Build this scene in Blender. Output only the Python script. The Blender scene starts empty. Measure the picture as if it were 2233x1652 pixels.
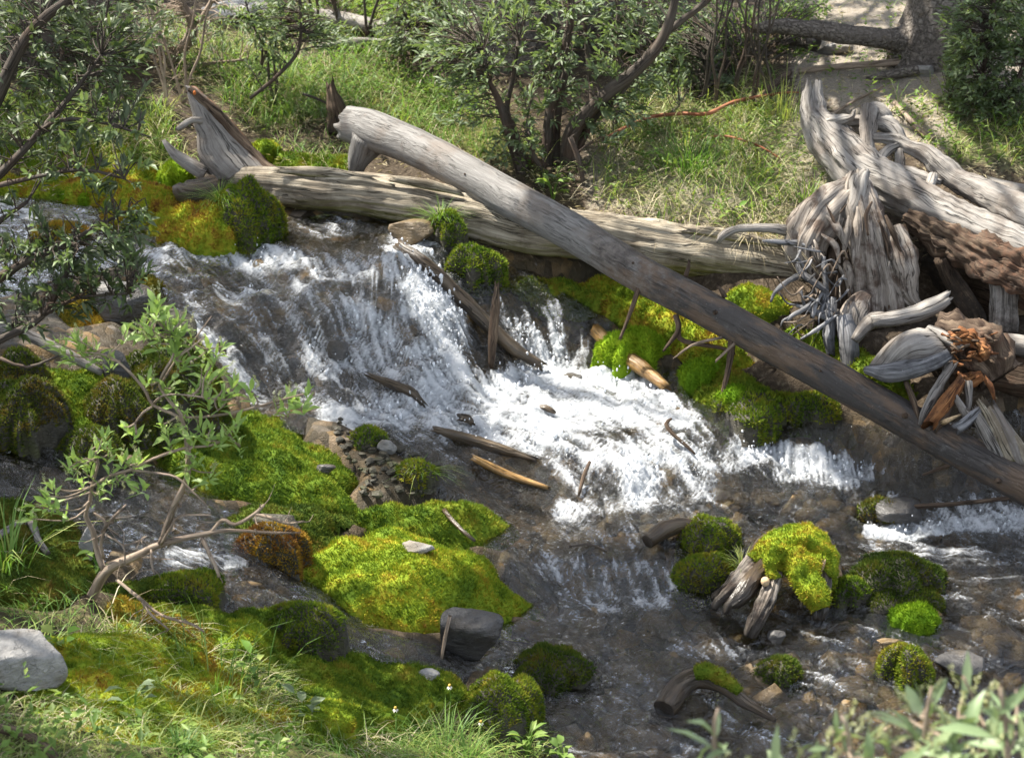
import bpy, bmesh, math, random
import numpy as np
from mathutils import Vector, Matrix

random.seed(7)
RNG = np.random.default_rng(11)

# ------------------------------------------------------------------ camera, sky, sun, exposure
scene = bpy.context.scene
COL = scene.collection
W0, H0, HFOV, PITCH, CZ = 2232.0, 1652.0, math.radians(36.0), math.radians(20.0), 3.0
FPX = (W0 / 2) / math.tan(HFOV / 2)
cam_data = bpy.data.cameras.new("camera")
cam_data.sensor_width = 36.0
cam_data.angle = HFOV
cam_data.clip_start = 0.05
cam_data.clip_end = 400.0
cam_data.dof.use_dof = True
cam_data.dof.focus_distance = 6.2
cam_data.dof.aperture_fstop = 5.0
cam = bpy.data.objects.new("camera", cam_data)
cam.location = (0, 0, CZ)
cam.rotation_euler = (math.pi / 2 - PITCH, 0, 0)
COL.objects.link(cam)
scene.camera = cam

SUN = np.array([-0.45, 0.22, 0.865]); SUN /= np.linalg.norm(SUN)
world = bpy.data.worlds.new("World")
scene.world = world
world.use_nodes = True
wn = world.node_tree
sky = wn.nodes.new("ShaderNodeTexSky")
sky.sky_type = 'NISHITA'
sky.sun_disc = False
sky.sun_elevation = math.asin(SUN[2])
sky.sun_rotation = math.atan2(SUN[0], SUN[1])
sky.air_density = 1.0; sky.dust_density = 1.5; sky.ozone_density = 0.7
hs = wn.nodes.new("ShaderNodeHueSaturation")          # sky blue muted to keep the shade neutral
hs.inputs["Saturation"].default_value = 0.45
wn.links.new(sky.outputs[0], hs.inputs["Color"])
wn.links.new(hs.outputs[0], wn.nodes["Background"].inputs[0])
wn.nodes["Background"].inputs[1].default_value = 0.15
sl = bpy.data.lights.new("sun", 'SUN')
sl.energy = 5.0
sl.angle = math.radians(0.53)
sl.color = (1.0, 0.94, 0.84)
sun = bpy.data.objects.new("sun", sl)
sun.rotation_euler = Vector(-SUN).to_track_quat('-Z', 'Y').to_euler()
sun.location = (-6, 6, 14)
COL.objects.link(sun)
scene.view_settings.view_transform = 'Standard'
scene.view_settings.look = 'None'
scene.view_settings.exposure = 1.5
scene.view_settings.gamma = 1.0
scene.render.engine = 'CYCLES'
scene.cycles.max_bounces = 6
scene.cycles.diffuse_bounces = 3
scene.cycles.glossy_bounces = 2
scene.cycles.transmission_bounces = 4
scene.cycles.transparent_max_bounces = 8
scene.cycles.caustics_reflective = False
scene.cycles.caustics_refractive = False
scene.cycles.sample_clamp_indirect = 4.0
scene.cycles.sample_clamp_direct = 12.0

# ------------------------------------------------------------------ numeric helpers
CAM = np.array([0, 0, CZ]); FW = np.array([0, math.cos(PITCH), -math.sin(PITCH)])
UPV = np.array([0, math.sin(PITCH), math.cos(PITCH)]); RT = np.array([1.0, 0, 0])

def ray(u, v):
    u = np.asarray(u, float)[..., None]; v = np.asarray(v, float)[..., None]
    return FW + RT * (u - W0 / 2) / FPX + UPV * (H0 / 2 - v) / FPX

def at_z(u, v, z):
    d = ray(u, v); t = (np.asarray(z, float) - CZ) / d[..., 2]
    return CAM + d * t[..., None]

def at_y(u, v, y):
    d = ray(u, v); t = np.asarray(y, float) / d[..., 1]
    return CAM + d * t[..., None]

def proj(P):
    D = P - CAM; w = D @ FW
    w = np.where(w < 0.05, 0.05, w)
    return W0 / 2 + FPX * (D @ RT) / w, H0 / 2 - FPX * (D @ UPV) / w, w

def mpp(P):                     # metres covered by one photo unit at P
    return float((np.asarray(P) - CAM) @ FW) / FPX

def hsh(ix, iy, iz, seed):
    h = (ix.astype(np.uint32) * np.uint32(374761393) + iy.astype(np.uint32) * np.uint32(668265263)
         + iz.astype(np.uint32) * np.uint32(2147483647) + np.uint32((seed * 974711 + 12345) & 0xffffffff))
    h = (h ^ (h >> np.uint32(13))) * np.uint32(1274126177)
    h = (h ^ (h >> np.uint32(16))) * np.uint32(2246822519)
    h = h ^ (h >> np.uint32(15))
    return h.astype(np.float64) / 4294967295.0

def vnoise(p, seed=0):
    p = np.asarray(p, float)
    i = np.floor(p).astype(np.int64); f = p - i; f = f * f * (3 - 2 * f)
    r = 0
    for dx in (0, 1):
        wx = f[:, 0] if dx else 1 - f[:, 0]
        for dy in (0, 1):
            wy = f[:, 1] if dy else 1 - f[:, 1]
            for dz in (0, 1):
                wz = f[:, 2] if dz else 1 - f[:, 2]
                r = r + wx * wy * wz * hsh((i[:, 0] + dx) & 0xffffffff, (i[:, 1] + dy) & 0xffffffff, (i[:, 2] + dz) & 0xffffffff, seed)
    return r * 2 - 1

def fbm(p, octv=4, seed=0, gain=0.5):
    p = np.asarray(p, float); a = 1.0; r = 0; t = 0
    for k in range(octv):
        r = r + a * vnoise(p, seed + k * 17); t += a; a *= gain; p = p * 2.03 + 7.1
    return r / t

def sstep(a, b, x):
    t = np.clip((x - a) / (b - a), 0, 1); return t * t * (3 - 2 * t)

def poly_sd(u, v, poly):        # signed distance, positive inside
    poly = np.asarray(poly, float); n = len(poly)
    inside = np.zeros(u.shape, bool); d2 = np.full(u.shape, 1e18)
    for k in range(n):
        ax, ay = poly[k]; bx, by = poly[(k + 1) % n]
        ex, ey = bx - ax, by - ay
        t = np.clip(((u - ax) * ex + (v - ay) * ey) / (ex * ex + ey * ey + 1e-9), 0, 1)
        d2 = np.minimum(d2, (u - ax - t * ex) ** 2 + (v - ay - t * ey) ** 2)
        if ay != by:
            c = (ay > v) != (by > v)
            inside ^= c & (u < (bx - ax) * (v - ay) / (by - ay) + ax)
    d = np.sqrt(d2)
    return np.where(inside, d, -d)

def line_d(u, v, pts):
    d2 = np.full(u.shape, 1e18)
    if len(pts) == 1:
        return np.hypot(u - pts[0][0], v - pts[0][1])
    for (ax, ay), (bx, by) in zip(pts[:-1], pts[1:]):
        ex, ey = bx - ax, by - ay
        t = np.clip(((u - ax) * ex + (v - ay) * ey) / (ex * ex + ey * ey + 1e-9), 0, 1)
        d2 = np.minimum(d2, (u - ax - t * ex) ** 2 + (v - ay - t * ey) ** 2)
    return np.sqrt(d2)

def smooth_path(P, step):
    """Catmull-Rom through rows of P (any columns), resampled about every step metres of the first three."""
    P = np.asarray(P, float)
    if len(P) == 2:
        n = max(2, int(np.linalg.norm(P[1, :3] - P[0, :3]) / step) + 1)
        t = np.linspace(0, 1, n)[:, None]
        return P[0] * (1 - t) + P[1] * t
    Q = np.vstack([2 * P[0] - P[1], P, 2 * P[-1] - P[-2]])
    out = []
    for k in range(1, len(Q) - 2):
        p0, p1, p2, p3 = Q[k - 1], Q[k], Q[k + 1], Q[k + 2]
        n = max(2, int(np.linalg.norm(p2[:3] - p1[:3]) / step) + 1)
        t = np.linspace(0, 1, n, endpoint=False)[:, None]
        out.append(0.5 * ((2 * p1) + (-p0 + p2) * t + (2 * p0 - 5 * p1 + 4 * p2 - p3) * t ** 2 + (-p0 + 3 * p1 - 3 * p2 + p3) * t ** 3))
    out.append(P[-1:])
    return np.vstack(out)

def norm(a):
    return a / (np.linalg.norm(a, axis=-1, keepdims=True) + 1e-12)

# ------------------------------------------------------------------ mesh building
class MB:
    def __init__(s):
        s.V = []; s.Q = []; s.T = []; s.var = []; s.gr = []; s.n = 0
    def add(s, V, Q=None, T=None, var=0.5, gr=None):
        V = np.asarray(V, float); m = len(V)
        if Q is not None and len(Q): s.Q.append(np.asarray(Q, np.int64) + s.n)
        if T is not None and len(T): s.T.append(np.asarray(T, np.int64) + s.n)
        s.V.append(V); s.var.append(np.broadcast_to(np.asarray(var, float), (m,)))
        s.gr.append(V if gr is None else np.asarray(gr, float)); s.n += m
    def mesh(s, name, mat, base=(0, 0, 0), smooth=True, extra=None):
        V = np.vstack(s.V) - np.asarray(base, float)
        me = bpy.data.meshes.new(name)
        Q = np.vstack(s.Q) if s.Q else np.zeros((0, 4), np.int64)
        T = np.vstack(s.T) if s.T else np.zeros((0, 3), np.int64)
        me.vertices.add(len(V)); me.vertices.foreach_set('co', V.astype(np.float32).ravel())
        nl = Q.size + T.size
        me.loops.add(nl)
        me.loops.foreach_set('vertex_index', np.concatenate([Q.ravel(), T.ravel()]).astype(np.int32))
        me.polygons.add(len(Q) + len(T))
        st = np.concatenate([np.arange(len(Q)) * 4, Q.size + np.arange(len(T)) * 3]).astype(np.int32)
        me.polygons.foreach_set('loop_start', st)
        me.polygons.foreach_set('use_smooth', np.full(len(st), smooth))
        a = me.attributes.new('var', 'FLOAT', 'POINT'); a.data.foreach_set('value', np.concatenate(s.var).astype(np.float32))
        a = me.attributes.new('grain', 'FLOAT_VECTOR', 'POINT'); a.data.foreach_set('vector', np.vstack(s.gr).astype(np.float32).ravel())
        for k, val in (extra or {}).items():
            a = me.attributes.new(k, 'FLOAT', 'POINT'); a.data.foreach_set('value', np.asarray(val, np.float32))
        me.materials.append(mat)
        me.update(calc_edges=True); me.validate()
        return me

def link(name, data, parent=None, loc=None):
    o = bpy.data.objects.new(name, data); COL.objects.link(o)
    if parent is not None: o.parent = parent
    if loc is not None: o.location = loc
    return o

def tag(o, label=None, cat=None, group=None, kind=None):
    if label: o['label'] = label
    if cat: o['category'] = cat
    if group: o['group'] = group
    if kind: o['kind'] = kind
    return o

def thing(name, label, cat, base, group=None):
    return tag(link(name, None, None, tuple(base)), label, cat, group)

def part(mb, name, mat, parent, kind=None, label=None, smooth=True, extra=None):
    """A child mesh whose points are given in world space; parent sits unrotated at its location."""
    b = np.zeros(3); q = parent
    while q is not None:
        b = b + np.array(q.location); q = q.parent
    o = link(name, mb.mesh(name, mat, b, smooth, extra), parent)
    return tag(o, label, kind=kind)

def solo(mb, name, mat, label, cat, base=None, group=None, kind=None, smooth=True, extra=None):
    if base is None:
        V = np.vstack(mb.V); base = np.array([V[:, 0].mean(), V[:, 1].mean(), V[:, 2].min()])
    return tag(link(name, mb.mesh(name, mat, base, smooth, extra), None, tuple(base)), label, cat, group, kind)

def tube(mb, path, rad, seg=14, step=0.03, flute=0.0, nfl=5, rough=0.0, rfreq=14.0, jag=(0, 0), squash=1.0, seed=0, var=None, cap=True, twist=0.0, lump=0.0, fine=0.0):
    """A swept limb: radii along the path, lengthwise fluting, lumps, jagged broken ends. Grain = metres along, around."""
    P = np.hstack([np.asarray(path, float), np.asarray(rad, float)[:, None]])
    P = smooth_path(P, step)
    pts, r = P[:, :3], np.maximum(P[:, 3], 0.0006)
    n = len(pts)
    tan = norm(np.gradient(pts, axis=0))
    ref = np.array([0, 0, 1.0]) if abs(tan[0, 2]) < 0.9 else np.array([1.0, 0, 0])
    nv = np.zeros((n, 3)); nv[0] = norm(np.cross(np.cross(tan[0], ref), tan[0]))
    for k in range(1, n):
        a = nv[k - 1] - tan[k] * (nv[k - 1] @ tan[k]); nv[k] = a / (np.linalg.norm(a) + 1e-9)
    bv = np.cross(tan, nv)
    s = np.concatenate([[0], np.cumsum(np.linalg.norm(np.diff(pts, axis=0), axis=1))])
    th = np.linspace(0, 2 * np.pi, seg, endpoint=False)
    S, TH = np.meshgrid(s, th, indexing='ij')
    R = np.repeat(r[:, None], seg, 1)
    rm = r.mean()
    if flute:
        q = np.stack([np.cos(TH + twist * S) * nfl / 3, np.sin(TH + twist * S) * nfl / 3, S * 1.3 / max(rm * 8, .05) + seed], -1).reshape(-1, 3)
        R = R * (1 + flute * (fbm(q, 3, seed) * 1.6).reshape(R.shape))
    if fine:
        q = np.stack([np.cos(TH) * nfl * 1.6, np.sin(TH) * nfl * 1.6, S * 2.2 + seed], -1).reshape(-1, 3)
        f = fbm(q, 3, seed + 21).reshape(R.shape); R = R * (1 + fine * (1 - 3.2 * np.abs(f)))
    if lump:
        q = np.stack([np.cos(TH), np.sin(TH), S / (rm * 3) + seed * 3], -1).reshape(-1, 3)
        R = R * (1 + lump * fbm(q, 2, seed + 5).reshape(R.shape))
    V = pts[:, None, :] + R[..., None] * (np.cos(TH)[..., None] * nv[:, None, :] + np.sin(TH)[..., None] * bv[:, None, :] * squash)
    if rough:
        q = V.reshape(-1, 3) * rfreq
        V = V + (rough * fbm(q, 3, seed + 3).reshape(R.shape))[..., None] * norm(V - pts[:, None, :])
    for e, j in ((0, jag[0]), (-1, jag[1])):
        if j:
            off = j * (0.5 + fbm(np.stack([np.cos(th) * 3, np.sin(th) * 3, th * 0 + seed], -1), 3, seed + 9) * 1.5)
            V[e] += (tan[0] * -1 if e == 0 else tan[-1]) * off[:, None]
    idx = np.arange(n * seg).reshape(n, seg); nx = np.roll(idx, -1, 1)
    Q = np.stack([idx[:-1], nx[:-1], nx[1:], idx[1:]], -1).reshape(-1, 4)
    gr = np.stack([S + seed * 3.7, TH * rm, R * 0 + seed], -1).reshape(-1, 3)
    vv = 0.5 if var is None else np.interp(S, s, np.interp(np.linspace(0, 1, n), np.linspace(0, 1, len(np.atleast_1d(var))), np.atleast_1d(var))).ravel()
    Vf = V.reshape(-1, 3); T = []
    if cap:
        c0 = pts[0] + tan[0] * r[0] * 0.25; c1 = pts[-1] - tan[-1] * r[-1] * 0.25
        Vf = np.vstack([Vf, c0, c1]); gr = np.vstack([gr, [s[0] - .4, 0, seed], [s[-1] + .4, 0, seed]])
        if np.ndim(vv): vv = np.concatenate([vv, [vv[0], vv[-1]]])
        a, b = n * seg, n * seg + 1
        T = [(a, nx[0, k], idx[0, k]) for k in range(seg)] + [(b, idx[-1, k], nx[-1, k]) for k in range(seg)]
    mb.add(Vf, Q, T, vv, gr)

def leaf_batch(mb, P, D, Nn, L, Wd, var, fold=0.25, simple=False, droop=0.12):
    """Many leaves at once: base P, direction D, face normal Nn, length L, width Wd."""
    P = np.asarray(P, float); m = len(P)
    if not m: return
    D = norm(D); X = norm(np.cross(D, Nn)); Nn = np.cross(X, D)
    L = np.broadcast_to(L, (m,))[:, None]; Wd = np.broadcast_to(Wd, (m,))[:, None]
    if simple:
        tpl = [(0, 0, 0), (.45, -.5, fold), (.45, .5, fold), (1, 0, -droop)]
        V = np.stack([P + D * L * a + X * Wd * b + Nn * (Wd * c if abs(b) > 0 else L * c) for a, b, c in tpl], 1).reshape(-1, 3)
        o = np.arange(m)[:, None] * 4
        T = np.concatenate([o + [0, 1, 3], o + [0, 3, 2]]); Q = None; k = 4
    else:
        tpl = [(0, 0, 0), (.28, -.42, fold), (.3, 0, .03), (.28, .42, fold), (.62, -.44, fold), (.64, 0, 0.0), (.62, .44, fold), (1, 0, -droop)]
        V = np.stack([P + D * L * a + X * Wd * b + Nn * (Wd * c if abs(b) > 0 else L * c) for a, b, c in tpl], 1).reshape(-1, 3)
        o = np.arange(m)[:, None] * 8
        Q = np.concatenate([o + [1, 4, 5, 2], o + [2, 5, 6, 3]])
        T = np.concatenate([o + [0, 1, 2], o + [0, 2, 3], o + [4, 7, 5], o + [5, 7, 6]]); k = 8
    mb.add(V, Q, T, np.repeat(np.broadcast_to(var, (m,)), k))

def blade_batch(mb, P, D, L, Wd, bend, var, segs=3):
    """Grass blades: root P, lean direction D (with upward part), length, width, bend."""
    P = np.asarray(P, float); m = len(P)
    if not m: return
    D = norm(D); hz = D.copy(); hz[:, 2] = 0; hz = norm(hz + RNG.normal(0, .01, hz.shape))
    X = norm(np.cross(hz, [0, 0, 1.0])); L = np.asarray(L)[:, None]; Wd = np.asarray(Wd)[:, None]; bend = np.asarray(bend)[:, None]
    rows = []
    for k in range(segs):
        t = k / segs
        c = P + D * L * t + hz * L * bend * t * t - np.array([0, 0, 1.0]) * L * bend * t * t * 0.6
        w = Wd * (1 - t * 0.75) * 0.5
        rows += [c - X * w, c + X * w]
    rows.append(P + D * L + hz * L * bend - np.array([0, 0, 1.0]) * L * bend * 0.75)
    k = len(rows); V = np.stack(rows, 1).reshape(-1, 3); o = np.arange(m)[:, None] * k
    Q = np.concatenate([o + [2 * i, 2 * i + 1, 2 * i + 3, 2 * i + 2] for i in range(segs - 1)]) if segs > 1 else None
    T = o + [2 * segs - 2, 2 * segs - 1, 2 * segs]
    mb.add(V, Q, T, np.repeat(np.broadcast_to(var, (m,)), k))

_ico = {}
def ico(sub):
    if sub not in _ico:
        bm = bmesh.new(); bmesh.ops.create_icosphere(bm, subdivisions=sub, radius=1.0)
        _ico[sub] = (np.array([v.co[:] for v in bm.verts]), np.array([[v.index for v in f.verts] for f in bm.faces])); bm.free()
    return _ico[sub]
# ------------------------------------------------------------------ materials
def newmat(name):
    m = bpy.data.materials.new(name); m.use_nodes = True
    nt = m.node_tree; nt.nodes.clear()
    return m, nt

def nd(nt, typ, ins=None, **props):
    n = nt.nodes.new(typ)
    for k, v in props.items(): setattr(n, k, v)
    for k, v in (ins or {}).items():
        if isinstance(v, bpy.types.NodeSocket): nt.links.new(v, n.inputs[k])
        else: n.inputs[k].default_value = v
    return n

def rgba(c): return (c[0], c[1], c[2], 1.0)

def ramp(nt, fac, stops):
    n = nt.nodes.new("ShaderNodeValToRGB"); e = n.color_ramp.elements
    while len(e) < len(stops): e.new(0.5)
    for i, (p, c) in enumerate(stops):
        e[i].position = p; e[i].color = rgba(c) if len(c) == 3 else c
    nt.links.new(fac, n.inputs[0]); return n.outputs[0]

def mixc(nt, f, a, b, mode='MIX'):
    n = nt.nodes.new("ShaderNodeMix"); n.data_type = 'RGBA'; n.blend_type = mode
    for s, v in ((n.inputs[0], f), (n.inputs[6], a), (n.inputs[7], b)):
        if isinstance(v, bpy.types.NodeSocket): nt.links.new(v, s)
        else: s.default_value = v if isinstance(v, float) else rgba(v)
    return n.outputs[2]

def mth(nt, op, a, b=0.0, c=None):
    n = nt.nodes.new("ShaderNodeMath"); n.operation = op; n.use_clamp = False
    for i, v in enumerate((a, b) + (() if c is None else (c,))):
        if isinstance(v, bpy.types.NodeSocket): nt.links.new(v, n.inputs[i])
        else: n.inputs[i].default_value = v
    return n.outputs[0]

def mapr(nt, v, a, b, c=0.0, d=1.0):
    n = nd(nt, "ShaderNodeMapRange", {0: v, 1: a, 2: b, 3: c, 4: d}); n.clamp = True; n.interpolation_type = 'SMOOTHSTEP'
    return n.outputs[0]

def attr(nt, name): return nd(nt, "ShaderNodeAttribute", attribute_name=name)
def geopos(nt): return nd(nt, "ShaderNodeNewGeometry").outputs['Position']

def noise(nt, vec, scale, detail=4.0, rough=0.55, dist=0.0):
    n = nd(nt, "ShaderNodeTexNoise", {'Vector': vec, 'Scale': scale, 'Detail': detail, 'Roughness': rough, 'Distortion': dist})
    return n.outputs['Fac']

def scalev(nt, vec, sc):
    n = nd(nt, "ShaderNodeVectorMath", {0: vec, 1: sc}, operation='MULTIPLY'); return n.outputs[0]

def out(nt, shader):
    o = nt.nodes.new("ShaderNodeOutputMaterial"); nt.links.new(shader, o.inputs[0])

def principled(nt, col, rough=0.8, spec=0.3, normal=None, **kw):
    n = nd(nt, "ShaderNodeBsdfPrincipled", {'Base Color': col if isinstance(col, bpy.types.NodeSocket) else rgba(col), 'Roughness': rough, 'Specular IOR Level': spec})
    if normal is not None: nt.links.new(normal, n.inputs['Normal'])
    for k, v in kw.items(): n.inputs[k].default_value = v
    return n.outputs[0]

def bump(nt, h, strength, dist, normal=None):
    n = nd(nt, "ShaderNodeBump", {'Height': h, 'Strength': strength, 'Distance': dist})
    if normal is not None: nt.links.new(normal, n.inputs['Normal'])
    return n.outputs[0]

def wood(name, dark, mid, light, blotch, blotch_amt=0.5, crack=0.6, rot=(0.11, 0.05, 0.022), rough=0.8, spec=0.25, gs=1.0, bl_scale=5.0, algae=None, wetshade=(0.022, 0.018, 0.014)):
    """Weathered wood: lengthwise grain and cracks from 'grain', stains in blotches, 'var' > 0.5 = rotten heartwood, < 0.5 = dark: wet wood and painted shade."""
    m, nt = newmat(name)
    g = attr(nt, 'grain').outputs['Vector']; pos = geopos(nt)
    wob = nd(nt, "ShaderNodeVectorMath", {0: g, 1: scalev(nt, nd(nt, "ShaderNodeTexNoise", {'Vector': g, 'Scale': 7.0, 'Detail': 2.0}).outputs['Color'], (0.0, 0.035, 0.0))}, operation='ADD').outputs[0]
    fine = noise(nt, scalev(nt, wob, (7 * gs, 150 * gs, 1)), 1.0, 5.0, 0.65)
    broad = noise(nt, scalev(nt, wob, (2.2 * gs, 26 * gs, 1)), 1.0, 4.0, 0.6)
    crk = noise(nt, scalev(nt, wob, (2.8 * gs, 48 * gs, 2)), 1.0, 3.0, 0.5, 0.4)
    c = ramp(nt, mth(nt, 'ADD', mth(nt, 'MULTIPLY', fine, 0.55), mth(nt, 'MULTIPLY', broad, 0.45)), [(0.30, dark), (0.47, mid), (0.62, light), (0.8, [min(1, x * 1.25) for x in light])])
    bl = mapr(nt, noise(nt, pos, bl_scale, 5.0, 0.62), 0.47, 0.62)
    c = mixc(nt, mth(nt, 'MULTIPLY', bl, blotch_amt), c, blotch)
    line = mapr(nt, mth(nt, 'ABSOLUTE', mth(nt, 'SUBTRACT', crk, 0.5)), 0.0, 0.03, 1.0, 0.0)
    gate = mapr(nt, noise(nt, scalev(nt, g, (3, 12, 1)), 1.0, 2.0), 0.40, 0.55)
    line = mth(nt, 'MULTIPLY', line, gate)
    c = mixc(nt, mth(nt, 'MULTIPLY', line, crack), c, [x * 0.25 for x in dark])
    v = attr(nt, 'var').outputs['Fac']
    rn = noise(nt, pos, 22.0, 5.0, 0.7)
    rotc = mixc(nt, mapr(nt, rn, 0.35, 0.65), [x * 0.45 for x in rot], [min(1, x * 1.5) for x in rot])
    rf = mapr(nt, mth(nt, 'ADD', v, mth(nt, 'MULTIPLY', mth(nt, 'SUBTRACT', rn, 0.5), 0.5)), 0.58, 0.78)
    c = mixc(nt, rf, c, rotc)
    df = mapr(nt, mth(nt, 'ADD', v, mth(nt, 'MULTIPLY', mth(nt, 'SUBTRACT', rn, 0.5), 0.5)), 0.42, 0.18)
    if len(wetshade) == 2: wetshade = mixc(nt, mapr(nt, noise(nt, scalev(nt, g, (3.5, 9, 1)), 1.0, 4.0, 0.6), 0.46, 0.6), wetshade[0], wetshade[1])
    c = mixc(nt, mth(nt, 'MULTIPLY', df, 0.88), c, wetshade)
    if algae:
        nz = nd(nt, "ShaderNodeSeparateXYZ", {0: nd(nt, "ShaderNodeNewGeometry").outputs['Normal']}).outputs[2]
        af = mth(nt, 'MULTIPLY', mapr(nt, nz, -0.1, -0.7), mapr(nt, broad, 0.3, 0.6))
        c = mixc(nt, mth(nt, 'MULTIPLY', af, 0.8), c, algae)
    speck = mapr(nt, noise(nt, pos, 130.0, 2.0), 0.68, 0.74)
    c = mixc(nt, mth(nt, 'MULTIPLY', speck, 0.35), c, [min(1, x * 1.6) for x in light])
    h = mth(nt, 'SUBTRACT', mth(nt, 'ADD', mth(nt, 'MULTIPLY', fine, 0.5), broad), mth(nt, 'MULTIPLY', line, 0.9))
    nrm = bump(nt, h, 0.75, 0.011)
    out(nt, principled(nt, c, rough, spec, nrm)); return m

def leafmat(name, dark, mid, light, trans=0.4, back=None):
    m, nt = newmat(name)
    v = attr(nt, 'var').outputs['Fac']; pos = geopos(nt)
    c = ramp(nt, mth(nt, 'ADD', v, mth(nt, 'MULTIPLY', mth(nt, 'SUBTRACT', noise(nt, pos, 9.0, 2.0), 0.5), 0.35)), [(0.12, dark), (0.5, mid), (0.88, light)])
    bf = nd(nt, "ShaderNodeNewGeometry").outputs['Backfacing']
    if back: c = mixc(nt, mth(nt, 'MULTIPLY', bf, 0.7), c, back)
    p = principled(nt, c, 0.5, 0.35)
    t = nd(nt, "ShaderNodeBsdfTranslucent", {'Color': mixc(nt, 1.0, c, (1.0, 1.0, 0.55), 'MULTIPLY')}).outputs[0]
    mx = nd(nt, "ShaderNodeMixShader", {0: trans, 1: p, 2: t}).outputs[0]
    out(nt, mx); return m

def leafmat_obj(name, dark, mid, light, trans=0.4):
    """As leafmat, for leaves that are objects of their own: tone from each object's own random number."""
    m, nt = newmat(name)
    r = nd(nt, "ShaderNodeObjectInfo").outputs['Random']; tc = nd(nt, "ShaderNodeTexCoord").outputs['Object']
    c = ramp(nt, r, [(0.05, dark), (0.5, mid), (0.95, light)])
    sx = nd(nt, "ShaderNodeSeparateXYZ", {0: tc})
    rib = mapr(nt, mth(nt, 'ABSOLUTE', sx.outputs[0]), 0.0, 0.03, 1.0, 0.0)
    c = mixc(nt, mth(nt, 'MULTIPLY', rib, 0.35), c, [min(1, x * 1.8) for x in light])
    c = mixc(nt, mapr(nt, noise(nt, geopos(nt), 160.0, 2.0), 0.6, 0.75, 0.0, 0.4), c, [x * 0.6 for x in mid])
    p = principled(nt, c, 0.45, 0.4)
    t = nd(nt, "ShaderNodeBsdfTranslucent", {'Color': mixc(nt, 1.0, c, (1.0, 1.0, 0.6), 'MULTIPLY')}).outputs[0]
    out(nt, nd(nt, "ShaderNodeMixShader", {0: trans, 1: p, 2: t}).outputs[0]); return m

def rockmat(name, dark, light, stain, wet=0.0, scale=9.0):
    m, nt = newmat(name); pos = geopos(nt)
    n1 = noise(nt, pos, scale, 7.0, 0.65); n2 = noise(nt, scalev(nt, pos, (1, 1, 3.2)), scale * 3.1, 5.0, 0.6)
    c = ramp(nt, mth(nt, 'ADD', mth(nt, 'MULTIPLY', n1, 0.55), mth(nt, 'MULTIPLY', n2, 0.45)), [(0.32, dark), (0.62, light)])
    c = mixc(nt, mapr(nt, noise(nt, pos, scale * 0.7, 4.0), 0.5, 0.66, 0.0, 0.75), c, stain)
    warp = nd(nt, "ShaderNodeVectorMath", {0: pos, 1: scalev(nt, nd(nt, "ShaderNodeTexNoise", {'Vector': pos, 'Scale': scale * 2, 'Detail': 4.0}).outputs['Color'], (.16, .16, .16))}, operation='ADD').outputs[0]
    vo = nd(nt, "ShaderNodeTexVoronoi", {'Vector': warp, 'Scale': scale * .9}, feature='DISTANCE_TO_EDGE').outputs[0]
    ck = mth(nt, 'MULTIPLY', mapr(nt, vo, 0.0, 0.025, 1.0, 0.0), mapr(nt, n2, 0.45, 0.6))
    c = mixc(nt, mth(nt, 'MULTIPLY', ck, 0.35), c, [x * 0.4 for x in dark])
    h = mth(nt, 'SUBTRACT', mth(nt, 'ADD', n1, mth(nt, 'MULTIPLY', n2, 0.6)), mth(nt, 'MULTIPLY', ck, 0.25))
    out(nt, principled(nt, c, 0.85 - 0.55 * wet, 0.3 + 0.3 * wet, bump(nt, h, 0.8, 0.02))); return m

def mossmat(name, cols, trans=0.25):
    """cols = list of (position, colour) along 'var'; patches shift it so a mat mixes green, olive and rust."""
    m, nt = newmat(name); pos = geopos(nt)
    v = attr(nt, 'var').outputs['Fac']
    big = noise(nt, pos, 9.0, 4.0, 0.6); fine = noise(nt, pos, 45.0, 3.0)
    f = mth(nt, 'ADD', mth(nt, 'ADD', v, mth(nt, 'MULTIPLY', mth(nt, 'SUBTRACT', big, 0.5), 1.9)), mth(nt, 'MULTIPLY', mth(nt, 'SUBTRACT', fine, 0.5), 0.45))
    c = ramp(nt, f, cols)
    p = principled(nt, c, 0.85, 0.15, bump(nt, fine, 0.5, 0.01))
    t = nd(nt, "ShaderNodeBsdfTranslucent", {'Color': c}).outputs[0]
    out(nt, nd(nt, "ShaderNodeMixShader", {0: trans, 1: p, 2: t}).outputs[0]); return m

M = {}
M['log'] = wood('smooth_grey_log', (0.125, 0.118, 0.109), (0.185, 0.177, 0.166), (0.26, 0.251, 0.238), (0.135, 0.098, 0.07), 0.45, 0.6, gs=1.7, bl_scale=3.2, rough=0.7, wetshade=((0.042, 0.037, 0.034), (0.115, 0.076, 0.048)))
M['oldlog'] = wood('weathered_log', (0.06, 0.05, 0.038), (0.24, 0.205, 0.15), (0.45, 0.40, 0.315), (0.10, 0.075, 0.05), 0.6, 0.95, gs=0.8, algae=(0.15, 0.15, 0.035))
M['stump'] = wood('torn_stump_wood', (0.13, 0.105, 0.085), (0.25, 0.215, 0.18), (0.39, 0.35, 0.305), (0.075, 0.047, 0.033), 0.85, 0.95, rot=(0.10, 0.05, 0.03), gs=1.3, bl_scale=8.0)  # dark brown blotches serve as stain and as painted shade of cavities
M['root'] = wood('silver_root_wood', (0.13, 0.117, 0.104), (0.235, 0.215, 0.193), (0.33, 0.312, 0.285), (0.13, 0.105, 0.085), 0.65, 0.95, rot=(0.13, 0.065, 0.035), gs=0.9)
M['rootblue'] = wood('charred_grey_root', (0.02, 0.02, 0.022), (0.15, 0.15, 0.155), (0.32, 0.32, 0.33), (0.03, 0.03, 0.033), 0.7, 0.8)
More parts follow.
